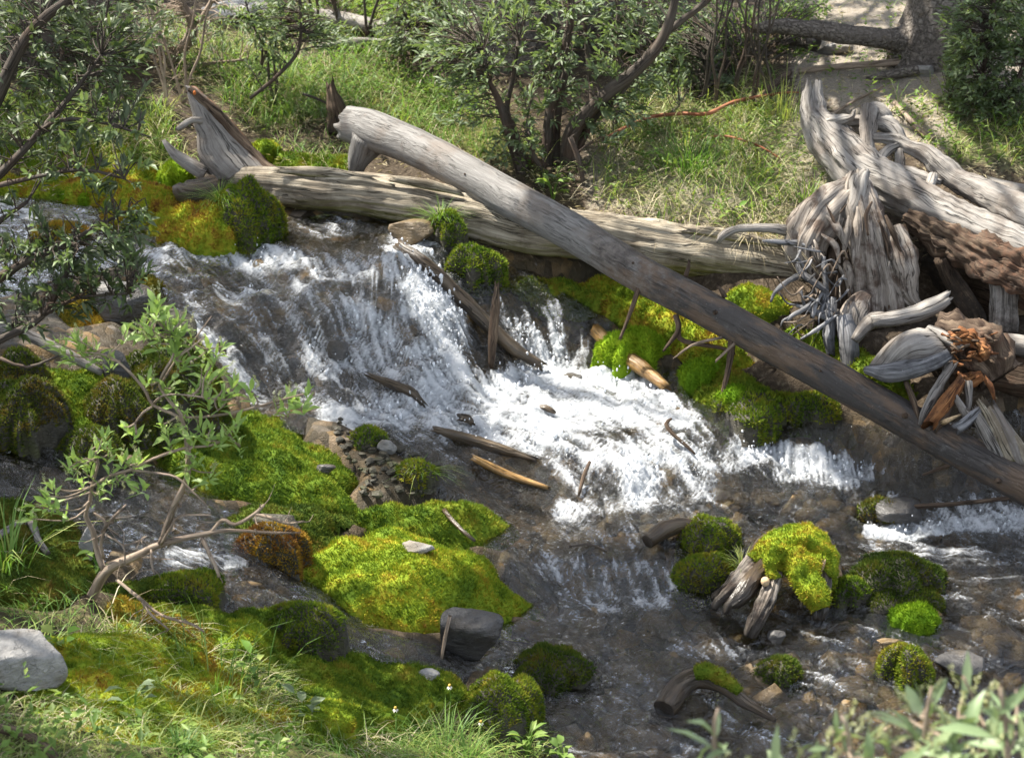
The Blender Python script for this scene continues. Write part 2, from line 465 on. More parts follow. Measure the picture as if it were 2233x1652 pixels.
M['rot'] = wood('rotten_brown_wood', (0.022, 0.015, 0.011), (0.08, 0.053, 0.036), (0.19, 0.14, 0.095), (0.045, 0.03, 0.02), 0.6, 0.9, gs=1.2, rot=(0.075, 0.04, 0.024))
M['orange'] = wood('fresh_rot_orange', (0.055, 0.022, 0.01), (0.22, 0.085, 0.03), (0.40, 0.20, 0.08), (0.07, 0.032, 0.018), 0.7, 0.9, gs=1.3, bl_scale=16.0)
M['wetlog'] = wood('wet_brown_log', (0.022, 0.015, 0.01), (0.066, 0.046, 0.028), (0.135, 0.10, 0.06), (0.035, 0.028, 0.016), 0.5, 0.8, rough=0.3, spec=0.5)
M['amber'] = wood('wet_amber_log', (0.10, 0.05, 0.012), (0.30, 0.165, 0.045), (0.45, 0.28, 0.10), (0.10, 0.06, 0.025), 0.45, 0.8, rough=0.35, spec=0.5)
M['stem'] = wood('willow_bark', (0.025, 0.02, 0.016), (0.062, 0.05, 0.04), (0.115, 0.098, 0.08), (0.10, 0.055, 0.035), 0.4, 0.5)
M['stemlight'] = wood('tan_willow_bark', (0.14, 0.10, 0.07), (0.27, 0.205, 0.15), (0.40, 0.325, 0.25), (0.12, 0.09, 0.07), 0.4, 0.4)
M['stemred'] = wood('red_bark', (0.10, 0.035, 0.018), (0.25, 0.085, 0.04), (0.38, 0.18, 0.10), (0.10, 0.05, 0.03), 0.4, 0.4)
def barkmat():
    m, nt = newmat('scaly_conifer_bark'); pos = geopos(nt); g = attr(nt, 'grain').outputs['Vector']
    wv = nd(nt, "ShaderNodeVectorMath", {0: g, 1: scalev(nt, nd(nt, "ShaderNodeTexNoise", {'Vector': pos, 'Scale': 22.0, 'Detail': 5.0}).outputs['Color'], (0.09, 0.07, 0.0))}, operation='ADD').outputs[0]
    vo = nd(nt, "ShaderNodeTexVoronoi", {'Vector': scalev(nt, wv, (22, 40, 1)), 'Scale': 1.0}, feature='DISTANCE_TO_EDGE').outputs[0]
    n1 = noise(nt, pos, 6.0, 5.0, 0.65); n2 = noise(nt, pos, 60.0, 5.0, 0.7)
    c = ramp(nt, mth(nt, 'ADD', mth(nt, 'MULTIPLY', n1, 0.4), mth(nt, 'MULTIPLY', n2, 0.6)), [(0.3, (0.07, 0.06, 0.052)), (0.5, (0.19, 0.165, 0.142)), (0.68, (0.34, 0.31, 0.27))])
    c = mixc(nt, mapr(nt, noise(nt, pos, 3.1, 3.0), 0.6, 0.68, 0.0, 0.6), c, (0.24, 0.17, 0.06))
    gap = mth(nt, 'MULTIPLY', mapr(nt, vo, 0.0, 0.14, 1.0, 0.0), mapr(nt, n1, 0.3, 0.6))
    c = mixc(nt, mth(nt, 'MULTIPLY', gap, 0.32), c, (0.028, 0.023, 0.02))
    h = mth(nt, 'SUBTRACT', mth(nt, 'MULTIPLY', n2, 0.6), gap)
    out(nt, principled(nt, c, 0.9, 0.15, bump(nt, h, 0.9, 0.025))); return m
M['bark'] = barkmat()
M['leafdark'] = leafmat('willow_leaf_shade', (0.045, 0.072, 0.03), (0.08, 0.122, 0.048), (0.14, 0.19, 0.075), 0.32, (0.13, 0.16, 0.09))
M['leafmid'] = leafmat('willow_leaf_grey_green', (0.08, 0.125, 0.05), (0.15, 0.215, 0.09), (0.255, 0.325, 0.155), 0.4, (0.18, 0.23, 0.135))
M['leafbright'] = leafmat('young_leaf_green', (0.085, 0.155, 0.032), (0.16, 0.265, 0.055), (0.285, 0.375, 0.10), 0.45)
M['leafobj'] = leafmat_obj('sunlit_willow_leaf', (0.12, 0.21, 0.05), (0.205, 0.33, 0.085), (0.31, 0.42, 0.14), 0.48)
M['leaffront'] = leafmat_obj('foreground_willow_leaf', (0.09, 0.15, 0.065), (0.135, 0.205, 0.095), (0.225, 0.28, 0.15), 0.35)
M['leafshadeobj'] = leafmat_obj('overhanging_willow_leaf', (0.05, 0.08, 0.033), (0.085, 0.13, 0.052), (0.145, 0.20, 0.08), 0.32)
M['catkin'] = leafmat('pale_catkin', (0.28, 0.30, 0.12), (0.40, 0.42, 0.20), (0.50, 0.50, 0.30), 0.2)
M['canopy'] = leafmat('canopy_needles', (0.02, 0.045, 0.015), (0.035, 0.07, 0.02), (0.06, 0.10, 0.03), 0.2)
M['grass'] = leafmat('grass_green', (0.07, 0.155, 0.025), (0.155, 0.285, 0.05), (0.38, 0.41, 0.125), 0.42)
M['drygrass'] = leafmat('dry_grass', (0.23, 0.185, 0.105), (0.42, 0.355, 0.22), (0.575, 0.515, 0.355), 0.25)
M['mossgreen'] = mossmat('moss_green', [(0.05, (0.048, 0.095, 0.01)), (0.35, (0.115, 0.185, 0.016)), (0.65, (0.20, 0.245, 0.022)), (0.95, (0.26, 0.205, 0.028))])
M['mossdark'] = mossmat('moss_dark', [(0.05, (0.028, 0.055, 0.01)), (0.4, (0.07, 0.11, 0.014)), (0.7, (0.12, 0.145, 0.018)), (0.95, (0.16, 0.115, 0.025))])
M['mossyellow'] = mossmat('moss_yellow', [(0.0, (0.105, 0.175, 0.015)), (0.35, (0.225, 0.305, 0.022)), (0.6, (0.355, 0.345, 0.028)), (0.8, (0.36, 0.225, 0.032)), (1.0, (0.21, 0.10, 0.028))])
M['mossbright'] = mossmat('moss_bright', [(0.0, (0.13, 0.25, 0.012)), (0.5, (0.25, 0.38, 0.018)), (1.0, (0.33, 0.40, 0.03))], 0.35)
M['mossrust'] = mossmat('moss_rust', [(0.0, (0.10, 0.11, 0.014)), (0.35, (0.235, 0.19, 0.022)), (0.65, (0.33, 0.205, 0.025)), (1.0, (0.19, 0.085, 0.024))])
M['rockgrey'] = rockmat('pale_grey_rock', (0.13, 0.125, 0.12), (0.36, 0.35, 0.33), (0.20, 0.17, 0.13))
M['rockdark'] = rockmat('wet_dark_rock', (0.022, 0.021, 0.021), (0.095, 0.09, 0.085), (0.055, 0.042, 0.024), 0.75)
M['rockmossy'] = rockmat('dark_mossy_stone', (0.018, 0.017, 0.012), (0.07, 0.062, 0.042), (0.05, 0.055, 0.014), 0.45, 14.0)
M['rockbrown'] = rockmat('brown_stream_stone', (0.06, 0.04, 0.02), (0.19, 0.135, 0.07), (0.26, 0.16, 0.055), 0.7)

def groundmat():
    m, nt = newmat('forest_floor'); pos = geopos(nt)
    wet = attr(nt, 'wet').outputs['Fac']; green = attr(nt, 'green').outputs['Fac']; dry = attr(nt, 'dry').outputs['Fac']
    n1 = noise(nt, pos, 5.0, 6.0, 0.65); n2 = noise(nt, pos, 38.0, 5.0, 0.7); n3 = noise(nt, pos, 150.0, 3.0, 0.6)
    soil = ramp(nt, mth(nt, 'ADD', mth(nt, 'MULTIPLY', n1, 0.4), mth(nt, 'MULTIPLY', n2, 0.6)), [(0.3, (0.022, 0.016, 0.010)), (0.5, (0.065, 0.047, 0.03)), (0.7, (0.14, 0.105, 0.07))])
    drycol = ramp(nt, mth(nt, 'ADD', mth(nt, 'MULTIPLY', n3, 0.5), mth(nt, 'MULTIPLY', n2, 0.5)), [(0.3, (0.12, 0.095, 0.07)), (0.52, (0.30, 0.26, 0.21)), (0.75, (0.46, 0.42, 0.36))])
    gr = ramp(nt, mth(nt, 'ADD', mth(nt, 'MULTIPLY', n1, 0.5), mth(nt, 'MULTIPLY', n2, 0.5)), [(0.3, (0.045, 0.06, 0.012)), (0.52, (0.11, 0.135, 0.022)), (0.72, (0.22, 0.19, 0.055))])
    c = mixc(nt, mapr(nt, mth(nt, 'ADD', dry, mth(nt, 'MULTIPLY', mth(nt, 'SUBTRACT', n2, 0.5), 0.7)), 0.3, 0.7), soil, drycol)
    c = mixc(nt, mapr(nt, mth(nt, 'ADD', green, mth(nt, 'MULTIPLY', mth(nt, 'SUBTRACT', n2, 0.5), 0.7)), 0.3, 0.7), c, gr)
    vo = nd(nt, "ShaderNodeTexVoronoi", {'Vector': scalev(nt, pos, (1, 1, 0.6)), 'Scale': 17.0, 'Randomness': 1.0})
    bedc = ramp(nt, nd(nt, "ShaderNodeSeparateColor", {0: vo.outputs['Color']}).outputs[0], [(0.0, (0.03, 0.022, 0.013)), (0.4, (0.085, 0.062, 0.034)), (0.7, (0.15, 0.105, 0.055)), (0.9, (0.27, 0.165, 0.06)), (1.0, (0.19, 0.175, 0.16))])
    bedc = mixc(nt, mapr(nt, n1, 0.4, 0.62, 0.0, 0.75), bedc, (0.028, 0.026, 0.014))
    c = mixc(nt, wet, c, bedc)
    h = mth(nt, 'ADD', mth(nt, 'MULTIPLY', n2, 0.7), mth(nt, 'MULTIPLY', n3, 0.4))
    h = mth(nt, 'SUBTRACT', h, mth(nt, 'MULTIPLY', mth(nt, 'MULTIPLY', vo.outputs['Distance'], wet), 1.2))
    r = mth(nt, 'SUBTRACT', 0.95, mth(nt, 'MULTIPLY', wet, 0.55))
    p = nd(nt, "ShaderNodeBsdfPrincipled", {'Base Color': c, 'Roughness': r, 'Specular IOR Level': 0.3, 'Normal': bump(nt, h, 0.8, 0.03)})
    out(nt, p.outputs[0]); return m
M['ground'] = groundmat()

def watermat():
    m, nt = newmat('stream_water'); pos = geopos(nt)
    foam = attr(nt, 'foam').outputs['Fac']; lic = attr(nt, 'streak').outputs['Fac']
    fl = attr(nt, 'grain').outputs['Vector']
    fine = noise(nt, scalev(nt, fl, (30, 110, 60)), 1.0, 3.0, 0.6)
    bub = noise(nt, pos, 95.0, 4.0, 0.7)
    f = mth(nt, 'ADD', foam, mth(nt, 'ADD', mth(nt, 'MULTIPLY', mth(nt, 'SUBTRACT', lic, 0.5), 0.8), mth(nt, 'ADD', mth(nt, 'MULTIPLY', mth(nt, 'SUBTRACT', bub, 0.5), 0.75), mth(nt, 'MULTIPLY', mth(nt, 'SUBTRACT', fine, 0.5), 0.4))))
    ff = mapr(nt, f, 0.34, 1.18)
    h = mth(nt, 'ADD', mth(nt, 'MULTIPLY', noise(nt, scalev(nt, fl, (22, 48, 30)), 1.0, 4.0, 0.65), 1.0), mth(nt, 'MULTIPLY', fine, 0.4))
    nb = bump(nt, h, 1.0, 0.022)
    fres = nd(nt, "ShaderNodeFresnel", {'IOR': 1.38, 'Normal': nb}).outputs[0]
    tr = nd(nt, "ShaderNodeBsdfTransparent", {'Color': (0.68, 0.65, 0.52, 1)}).outputs[0]
    gl = nd(nt, "ShaderNodeBsdfGlossy", {'Color': (1, 1, 1, 1), 'Roughness': 0.06, 'Normal': nb}).outputs[0]
    clear = nd(nt, "ShaderNodeMixShader", {0: mth(nt, 'MINIMUM', mth(nt, 'ADD', mth(nt, 'MULTIPLY', fres, 1.6), 0.02), 1.0), 1: tr, 2: gl}).outputs[0]
    fcol = ramp(nt, mth(nt, 'ADD', mth(nt, 'MULTIPLY', bub, 0.5), mth(nt, 'MULTIPLY', lic, 0.5)), [(0.3, (0.34, 0.37, 0.40)), (0.5, (0.66, 0.69, 0.72)), (0.66, (0.84, 0.86, 0.88))])
    white = principled(nt, fcol, 0.45, 0.4, bump(nt, mth(nt, 'ADD', bub, lic), 0.6, 0.02))
    t2 = nd(nt, "ShaderNodeBsdfTranslucent", {'Color': (0.8, 0.84, 0.88, 1)}).outputs[0]
    white = nd(nt, "ShaderNodeMixShader", {0: 0.3, 1: white, 2: t2}).outputs[0]
    out(nt, nd(nt, "ShaderNodeMixShader", {0: mth(nt, 'MULTIPLY', ff, 0.93), 1: clear, 2: white}).outputs[0]); return m
M['water'] = watermat()

def spraymat():
    m, nt = newmat('white_spray')
    p = principled(nt, (0.88, 0.9, 0.92), 0.25, 0.5)
    t = nd(nt, "ShaderNodeBsdfTransparent", {'Color': (0.95, 0.97, 1, 1)}).outputs[0]
    out(nt, nd(nt, "ShaderNodeMixShader", {0: 0.35, 1: p, 2: t}).outputs[0]); return m
M['spray'] = spraymat()

def plain(name, c, rough=0.7):
    m, nt = newmat(name); pos = geopos(nt)
    cc = mixc(nt, mapr(nt, noise(nt, pos, 120.0, 3.0), 0.35, 0.65), [x * 0.7 for x in c], c)
    out(nt, principled(nt, cc, rough, 0.3)); return m
M['petalwhite'] = plain('white_petal', (0.75, 0.72, 0.62))
M['petalyellow'] = plain('yellow_petal', (0.62, 0.42, 0.08))
M['orangelichen'] = plain('orange_lichen', (0.55, 0.16, 0.03))
M['palewood'] = plain('fresh_cut_wood', (0.58, 0.42, 0.24))
# ------------------------------------------------------------------ the lie of the land: heights read off the valley, then one smooth sheet
CTRL = np.array([
 (0,470,1.05),(150,500,1.02),(340,540,.95),(600,520,.96),(850,540,.95),(700,490,.97),(1000,540,.94),
 (420,640,.87),(500,720,.74),(620,800,.58),(700,620,.86),(800,700,.72),(900,600,.90),(980,700,.68),(1020,780,.54),(880,660,.8),
 (560,870,.47),(760,900,.445),(1060,850,.44),(1180,800,.44),(800,820,.55),(700,840,.54),(900,780,.58),
 (1300,870,.42),(1480,860,.42),(1300,950,.37),(1550,900,.40),(1150,920,.41),(1000,900,.43),(880,890,.44),
 (1100,590,.80),(1200,700,.62),(1250,775,.46),(1120,650,.74),(1350,700,.60),(1300,600,.76),(1500,650,.70),(1650,670,.74),(1400,760,.53),(1600,860,.50),(1740,880,.47),(1480,820,.44),(1560,760,.58),
 (1500,600,.78),(1700,720,.68),(1050,940,.37),(1200,990,.34),(1300,1005,.32),(1480,985,.34),(1180,1065,.20),(1280,1095,.18),(1480,1075,.19),(1090,1010,.28),(1100,1060,.21),
 (1560,960,.36),(1650,1000,.28),(1700,950,.31),(1900,990,.26),(1950,1035,.22),(1700,1080,.17),(1500,1125,.16),(1800,1120,.155),(1350,1135,.155),(1200,1140,.155),
 (1950,1085,.20),(2080,1060,.21),(2232,1045,.22),(1900,1150,.08),(2070,1150,.075),(2232,1140,.08),
 (1180,1200,.13),(1320,1195,.13),(1450,1195,.125),(1210,1285,.015),(1330,1285,.015),(1450,1270,.02),(1180,1330,0),(1130,1380,.0),
 (1300,1350,0),(1600,1250,.07),(1800,1350,0),(2100,1250,.03),(2232,1300,0),(1400,1480,-.05),(1700,1550,-.1),(2100,1500,-.06),(1300,1600,-.1),(1700,1652,-.14),(2232,1652,-.14),(2400,1400,-.02),
 (1700,1200,.10),(1900,1230,.05),
 (540,925,.50),(640,900,.49),(700,1000,.42),(850,950,.425),(900,1000,.36),(950,1090,.27),(1050,1120,.22),(1120,1130,.165),(800,1190,.31),(800,1110,.33),(1080,1290,.17),(900,1300,.24),(1150,1300,.10),(1080,1200,.19),(1000,1400,.07),(860,1370,.17),(700,1400,.27),(1050,1520,.06),(850,1550,.14),(600,1500,.36),(400,1500,.50),(250,1400,.60),(60,1430,.68),(0,1652,.75),(300,1652,.66),(700,1652,.42),(1000,1652,.16),(1150,1652,.02),
 (60,1000,.72),(300,1060,.61),(280,1130,.58),(400,1190,.52),(430,1240,.42),(560,1215,.41),(600,1265,.36),(700,1330,.29),(780,1385,.20),(500,1270,.42),(500,1110,.47),
 (60,920,.84),(60,800,.92),(330,800,.79),(350,900,.69),(210,890,.76),(200,980,.70),(260,700,.92),(100,680,.98),
 (60,1150,.68),(100,1250,.68),(300,1300,.56),(200,1180,.60),
 (100,350,1.16),(300,390,1.09),(200,420,1.05),(470,480,1.03),(0,300,1.26),(300,250,1.36),(200,100,1.6),(0,0,1.8),(600,250,1.26),(480,390,1.10),(600,100,1.5),(700,0,1.7),(900,330,1.13),(760,390,1.06),(900,150,1.4),(1100,200,1.36),(1200,420,1.06),(1116,0,1.75),(1400,330,1.22),(1500,420,1.13),(1550,500,1.0),(1500,150,1.46),(1600,0,1.75),(1700,300,1.29),(1800,150,1.52),(1900,100,1.61),(2030,130,1.58),(2232,300,1.36),(2232,0,1.8),(2100,450,1.13),
 (1880,690,.72),(2000,740,.67),(1800,760,.62),(2000,830,.58),(2232,700,.70),(2050,655,.69),(2150,665,.68),(2000,650,.71),(2100,705,.66),(2232,850,.55),(2100,900,.46),(1900,850,.50),(2232,950,.36),(1650,500,1.0),(1750,620,.8),
 (-300,1400,.78),(-300,1000,.85),(-300,700,1.05),(-300,400,1.2),(-300,100,1.65),(2500,700,.85),(2500,950,.42),(2500,300,1.4),(2500,50,1.8),(-300,1652,.85),(2500,1150,.1),
], float)
CP = at_z(CTRL[:, 0], CTRL[:, 1], CTRL[:, 2])
EXTRA = np.array([(-6,1.5,1.3),(-3,1.5,1.2),(0,1.2,1.0),(1,1.6,.95),(3,1.2,.9),(6,1.2,.9),(0,2.8,.55),(1.2,2.8,.45),(2.6,2.8,.2),(4.5,3.6,-.2),(6,3.5,-.25),(8,4,-.3),
 (-6,4,1.4),(-8,6,1.7),(-8,9,1.8),(-6,7,1.35),(-9,13,2.4),(0,16,2.3),(-6,17,2.7),(6,16,2.4),(9,13,2.2),(7,9,1.5),(8,6.5,.6),(9,22,3.4),(0,25,3.8),(-9,25,4),(5,5.3,.0),(-4.5,5.5,1.1),(12,4,-.3),(-13,6,2),(-13,20,3.5),(13,20,3.5),(13,10,1.8),(-12,1,1.6),(12,1,.6)], float)
CP = np.vstack([CP, EXTRA])
def solve_rbf(P):
    X = P[:, :2]; n = len(X)
    A = np.hypot(X[:, None, 0] - X[None, :, 0], X[:, None, 1] - X[None, :, 1]) - np.eye(n) * 0.035
    Pm = np.hstack([np.ones((n, 1)), X])
    K = np.block([[A, Pm], [Pm.T, np.zeros((3, 3))]])
    return np.linalg.solve(K, np.concatenate([P[:, 2], np.zeros(3)]))
WT = solve_rbf(CP)
GX0, GX1, GY0, GY1, GS = -14.0, 14.0, 0.6, 26.0, 0.04
gx = np.arange(GX0, GX1 + GS / 2, GS); gy = np.arange(GY0, GY1 + GS / 2, GS)
SG = np.zeros((len(gy), len(gx)))
for j0 in range(0, len(gy), 40):
    YY, XX = np.meshgrid(gy[j0:j0 + 40], gx, indexing='ij')
    acc = WT[-3] + WT[-2] * XX + WT[-1] * YY
    for k in range(len(CP)):
        acc += WT[k] * np.sqrt((XX - CP[k, 0]) ** 2 + (YY - CP[k, 1]) ** 2)
    SG[j0:j0 + 40] = acc
for _ in range(2):
    SG[1:-1] = (SG[:-2] + 2 * SG[1:-1] + SG[2:]) / 4
    SG[:, 1:-1] = (SG[:, :-2] + 2 * SG[:, 1:-1] + SG[:, 2:]) / 4

def hS(x, y):
    fx = np.clip((np.asarray(x) - GX0) / GS, 0, len(gx) - 1.001); fy = np.clip((np.asarray(y) - GY0) / GS, 0, len(gy) - 1.001)
    i = fx.astype(int); j = fy.astype(int); a = fx - i; b = fy - j
    return (SG[j, i] * (1 - a) + SG[j, i + 1] * a) * (1 - b) + (SG[j + 1, i] * (1 - a) + SG[j + 1, i + 1] * a) * b

def on_land(u, v):
    """Where the line of sight meets the land."""
    u = np.atleast_1d(np.asarray(u, float)); v = np.atleast_1d(np.asarray(v, float))
    d = ray(u, v); d = d / d[:, 1:2]
    lo = np.full(len(u), 1.0); hit = np.full(len(u), 24.0); done = np.zeros(len(u), bool)
    for y in np.arange(1.2, 24, 0.05):
        P = CAM + d * y
        new = (~done) & (P[:, 2] <= hS(P[:, 0], P[:, 1])); hit[new] = y; done |= new
    lo = hit - 0.05
    for _ in range(12):
        mid = (lo + hit) / 2; P = CAM + d * mid[:, None]
        b = P[:, 2] <= hS(P[:, 0], P[:, 1]); hit = np.where(b, mid, hit); lo = np.where(b, lo, mid)
    return CAM + d * hit[:, None]

def G(u, v): return on_land(u, v)[0]

# ------------------------------------------------------------------ where the water runs, where it breaks white
WATER = [
 [(-260,430),(0,425),(100,432),(200,448),(340,512),(360,528),(590,520),(600,480),(700,465),(860,480),(1000,520),(1060,560),(1160,590),(1240,640),(1330,700),(1320,760),(1400,790),(1470,795),(1500,865),(1600,900),(1800,912),(1950,930),(2120,905),(2232,885),(2700,880),(2700,1900),(1230,1900),(1190,1640),(1150,1600),(1170,1500),(1060,1440),(1060,1380),(1130,1350),(1185,1300),(1110,1210),(1080,1170),(1130,1130),(1020,1075),(960,1050),(900,1000),(830,955),(740,905),(640,890),(560,870),(480,780),(410,700),(330,600),(300,560),(0,640),(-260,640)],
 [(-260,960),(0,965),(120,955),(240,985),(330,1015),(420,1065),(500,1105),(560,1115),(540,1180),(600,1230),(700,1295),(780,1360),(930,1395),(1060,1420),(1060,1450),(930,1445),(780,1410),(650,1320),(560,1305),(480,1280),(370,1230),(220,1170),(180,1100),(0,1055),(-260,1050)],
]
STROKES = [
 ([(330,555),(450,540),(600,560),(720,585),(860,600)],36,.72), ([(480,625),(600,625),(700,610),(850,590)],28,.72), ([(410,650),(460,740),(560,860)],32,.6),
 ([(885,570),(930,650),(965,740),(990,830)],76,1.05), ([(780,680),(850,760),(900,850)],66,.74), ([(690,770),(780,820),(860,880)],52,.82),
 ([(540,720),(640,820),(740,890)],42,.64), ([(620,690),(720,740),(800,790)],26,.55), ([(730,905),(900,880),(1060,855),(1200,820),(1330,815),(1400,850)],46,1.05), ([(860,570),(980,640)],36,.85),
 ([(960,890),(1200,900),(1400,890),(1490,930)],62,1.0), ([(1060,930),(1300,980),(1520,960)],48,.82), ([(1230,1000),(1300,1060)],52,.74), ([(1370,1000),(1400,1060)],60,.84), ([(1480,970),(1530,1040)],44,.85),
 ([(1230,1110),(1400,1090),(1540,1070)],26,.7), ([(1540,1010),(1650,975),(1750,1000),(1900,1025)],36,.95), ([(1620,945),(1690,935)],22,.5), ([(1700,1030),(1880,1040)],30,.6),
 ([(1930,1100),(2000,1130),(2232,1120)],42,.66), ([(1890,1158),(2050,1150),(2300,1128)],17,.95), ([(1200,1240),(1300,1265),(1450,1240)],44,.52), ([(1220,1292),(1400,1280)],16,.6), ([(1450,1245),(1460,1270)],16,.8),
 ([(1230,1318),(1440,1296)],36,.60), ([(-60,430),(60,470)],22,.8), ([(110,560),(230,585)],22,.5), ([(1130,690),(1170,780)],34,.72), ([(1205,670),(1220,760)],22,.7), ([(1085,655),(1110,700)],18,.6),
 ([(370,1212),(530,1226)],20,.66), ([(600,1270),(700,1310)],20,.3), ([(1650,1450),(1685,1500)],14,.6), ([(1750,1480),(1830,1490)],26,.42), ([(1330,1545),(1420,1600)],34,.36), ([(1230,1640),(1400,1630)],26,.4),
 ([(620,500),(760,492)],22,.5), ([(830,950),(960,960)],24,.5), ([(950,1000),(1100,1010)],20,.35), ([(2170,1290),(2300,1300)],14,.5), ([(1250,1150),(1450,1165)],34,.40), ([(1620,1350),(1760,1352)],30,.42), ([(2040,1362),(2232,1340)],28,.42), ([(1850,1420),(1900,1500)],26,.42), ([(1480,1400),(1620,1420)],30,.38), ([(2000,1210),(2232,1215)],26,.40), ([(1900,1180),(1960,1250)],16,.45), ([(1330,1440),(1440,1520)],30,.36), ([(1180,1700),(1500,1690)],30,.4), ([(1620,1600),(1800,1620)],26,.4), ([(1480,1640),(1560,1600)],18,.42),
]
def water_sd(P):
    u, v, w = proj(P); px = w / FPX
    return np.maximum(poly_sd(u, v, WATER[0]), poly_sd(u, v, WATER[1])) * px

# ------------------------------------------------------------------ moss mats: outlines on the land, rise in metres, moss, label
MATS = [
 ('mossgreen', .085, [(330,975),(390,930),(450,900),(520,888),(600,892),(650,915),(660,950),(720,970),(770,1020),(745,1050),(780,1095),(700,1095),(560,1060),(450,1045),(370,1010)], 'wide dark green moss mat behind the sunlit willow, ending at the gravel', .42),
 ('mossgreen', .07, [(780,1100),(860,1085),(960,1078),(1050,1088),(1120,1130),(1090,1155),(960,1145),(860,1125)], 'long narrow green moss mat pointing into the stream above the yellow mat', .5),
 ('mossyellow', .12, [(605,1205),(690,1165),(800,1130),(870,1128),(970,1150),(1080,1185),(1095,1225),(1150,1265),(1180,1300),(1165,1340),(1070,1350),(940,1340),(860,1335),(760,1322),(700,1265),(640,1235)], 'large sunlit yellow green moss mat with a grey stone in it', .38),
 ('mossgreen', .05, [(440,1335),(520,1320),(580,1340),(610,1410),(760,1400),(880,1430),(1000,1450),(1005,1500),(930,1570),(800,1605),(690,1600),(600,1540),(480,1470)], 'broad olive moss mat between the near grass and the lower stream', .45),
 ('mossyellow', .06, [(1230,595),(1330,588),(1450,640),(1560,690),(1640,760),(1540,790),(1480,745),(1370,695),(1320,655)], 'yellow orange moss mat under the smooth diagonal log', .55),
 ('mossgreen', .06, [(1490,785),(1560,770),(1640,800),(1740,850),(1800,880),(1790,915),(1690,905),(1590,895),(1510,850)], 'green moss mat at the water edge below the diagonal log', .55),
 ('mossdark', .05, [(480,1120),(560,1090),(700,1095),(760,1110),(700,1150),(600,1180),(530,1190)], 'shaded moss mat between the brook and the yellow mat', .5),
 ('mossdark', .06, [(-60,1075),(60,1070),(160,1110),(210,1180),(200,1260),(120,1290),(0,1270),(-60,1260)], 'dark moss mat left of the sunlit willow stem', .55),
 ('mossrust', .05, [(230,1290),(330,1300),(450,1350),(500,1420),(470,1470),(330,1400),(250,1340)], 'brownish moss mat at the foot of the sunlit willow', .45),
 ('mossgreen', .06, [(-60,790),(120,775),(240,805),(330,850),(450,800),(490,890),(400,930),(320,960),(200,950),(120,905),(0,885)], 'shaded moss carpet joining the dark boulders behind the willow', .4),
 ('mossgreen', .05, [(215,1305),(420,1290),(520,1325),(620,1315),(720,1395),(560,1440),(430,1405),(300,1365)], 'low green moss carpet between the willow foot and the brook', .5),
 ('mossyellow', .05, [(-60,365),(60,372),(170,352),(330,352),(350,400),(320,440),(230,438),(120,424),(0,418),(-60,414)], 'bright moss carpet along the far side of the upper stream at the picture edge', .5),
 ('mossyellow', .06, [(0,340),(120,350),(300,345),(340,320),(200,300),(0,310)], 'bright yellow green moss mat in the sun behind the rusty moss', .35),
 ('mossgreen', .05, [(560,360),(640,340),(760,345),(780,385),(700,385),(610,385)], 'flat moss mat behind the weathered log by its root end', .5),
 ('mossgreen', .05, [(1130,600),(1230,585),(1330,640),(1290,660),(1200,640)], 'low green moss mat in the shade left of the yellow orange mat', .55),
 ('mossdark', .05, [(225,1260),(300,1240),(370,1235),(480,1285),(440,1310),(330,1290)], 'small dark moss mat between the willow stem and the brook', .5),
 ('mossrust', .05, [(120,640),(320,590),(360,620),(300,660),(160,680)], 'rusty moss mat below the overhanging shrub at the stream edge', .3),
 ('mossgreen', .05, [(1720,700),(1840,780),(1880,850),(1990,840),(1960,780),(1850,740)], 'mossy ground between the root stump and the diagonal log', .5),
 ('mossyellow', .03, [(90,1400),(330,1345),(520,1440),(640,1530),(600,1610),(250,1570),(60,1500)], 'yellowish moss under the sunlit near grass', .45),
]

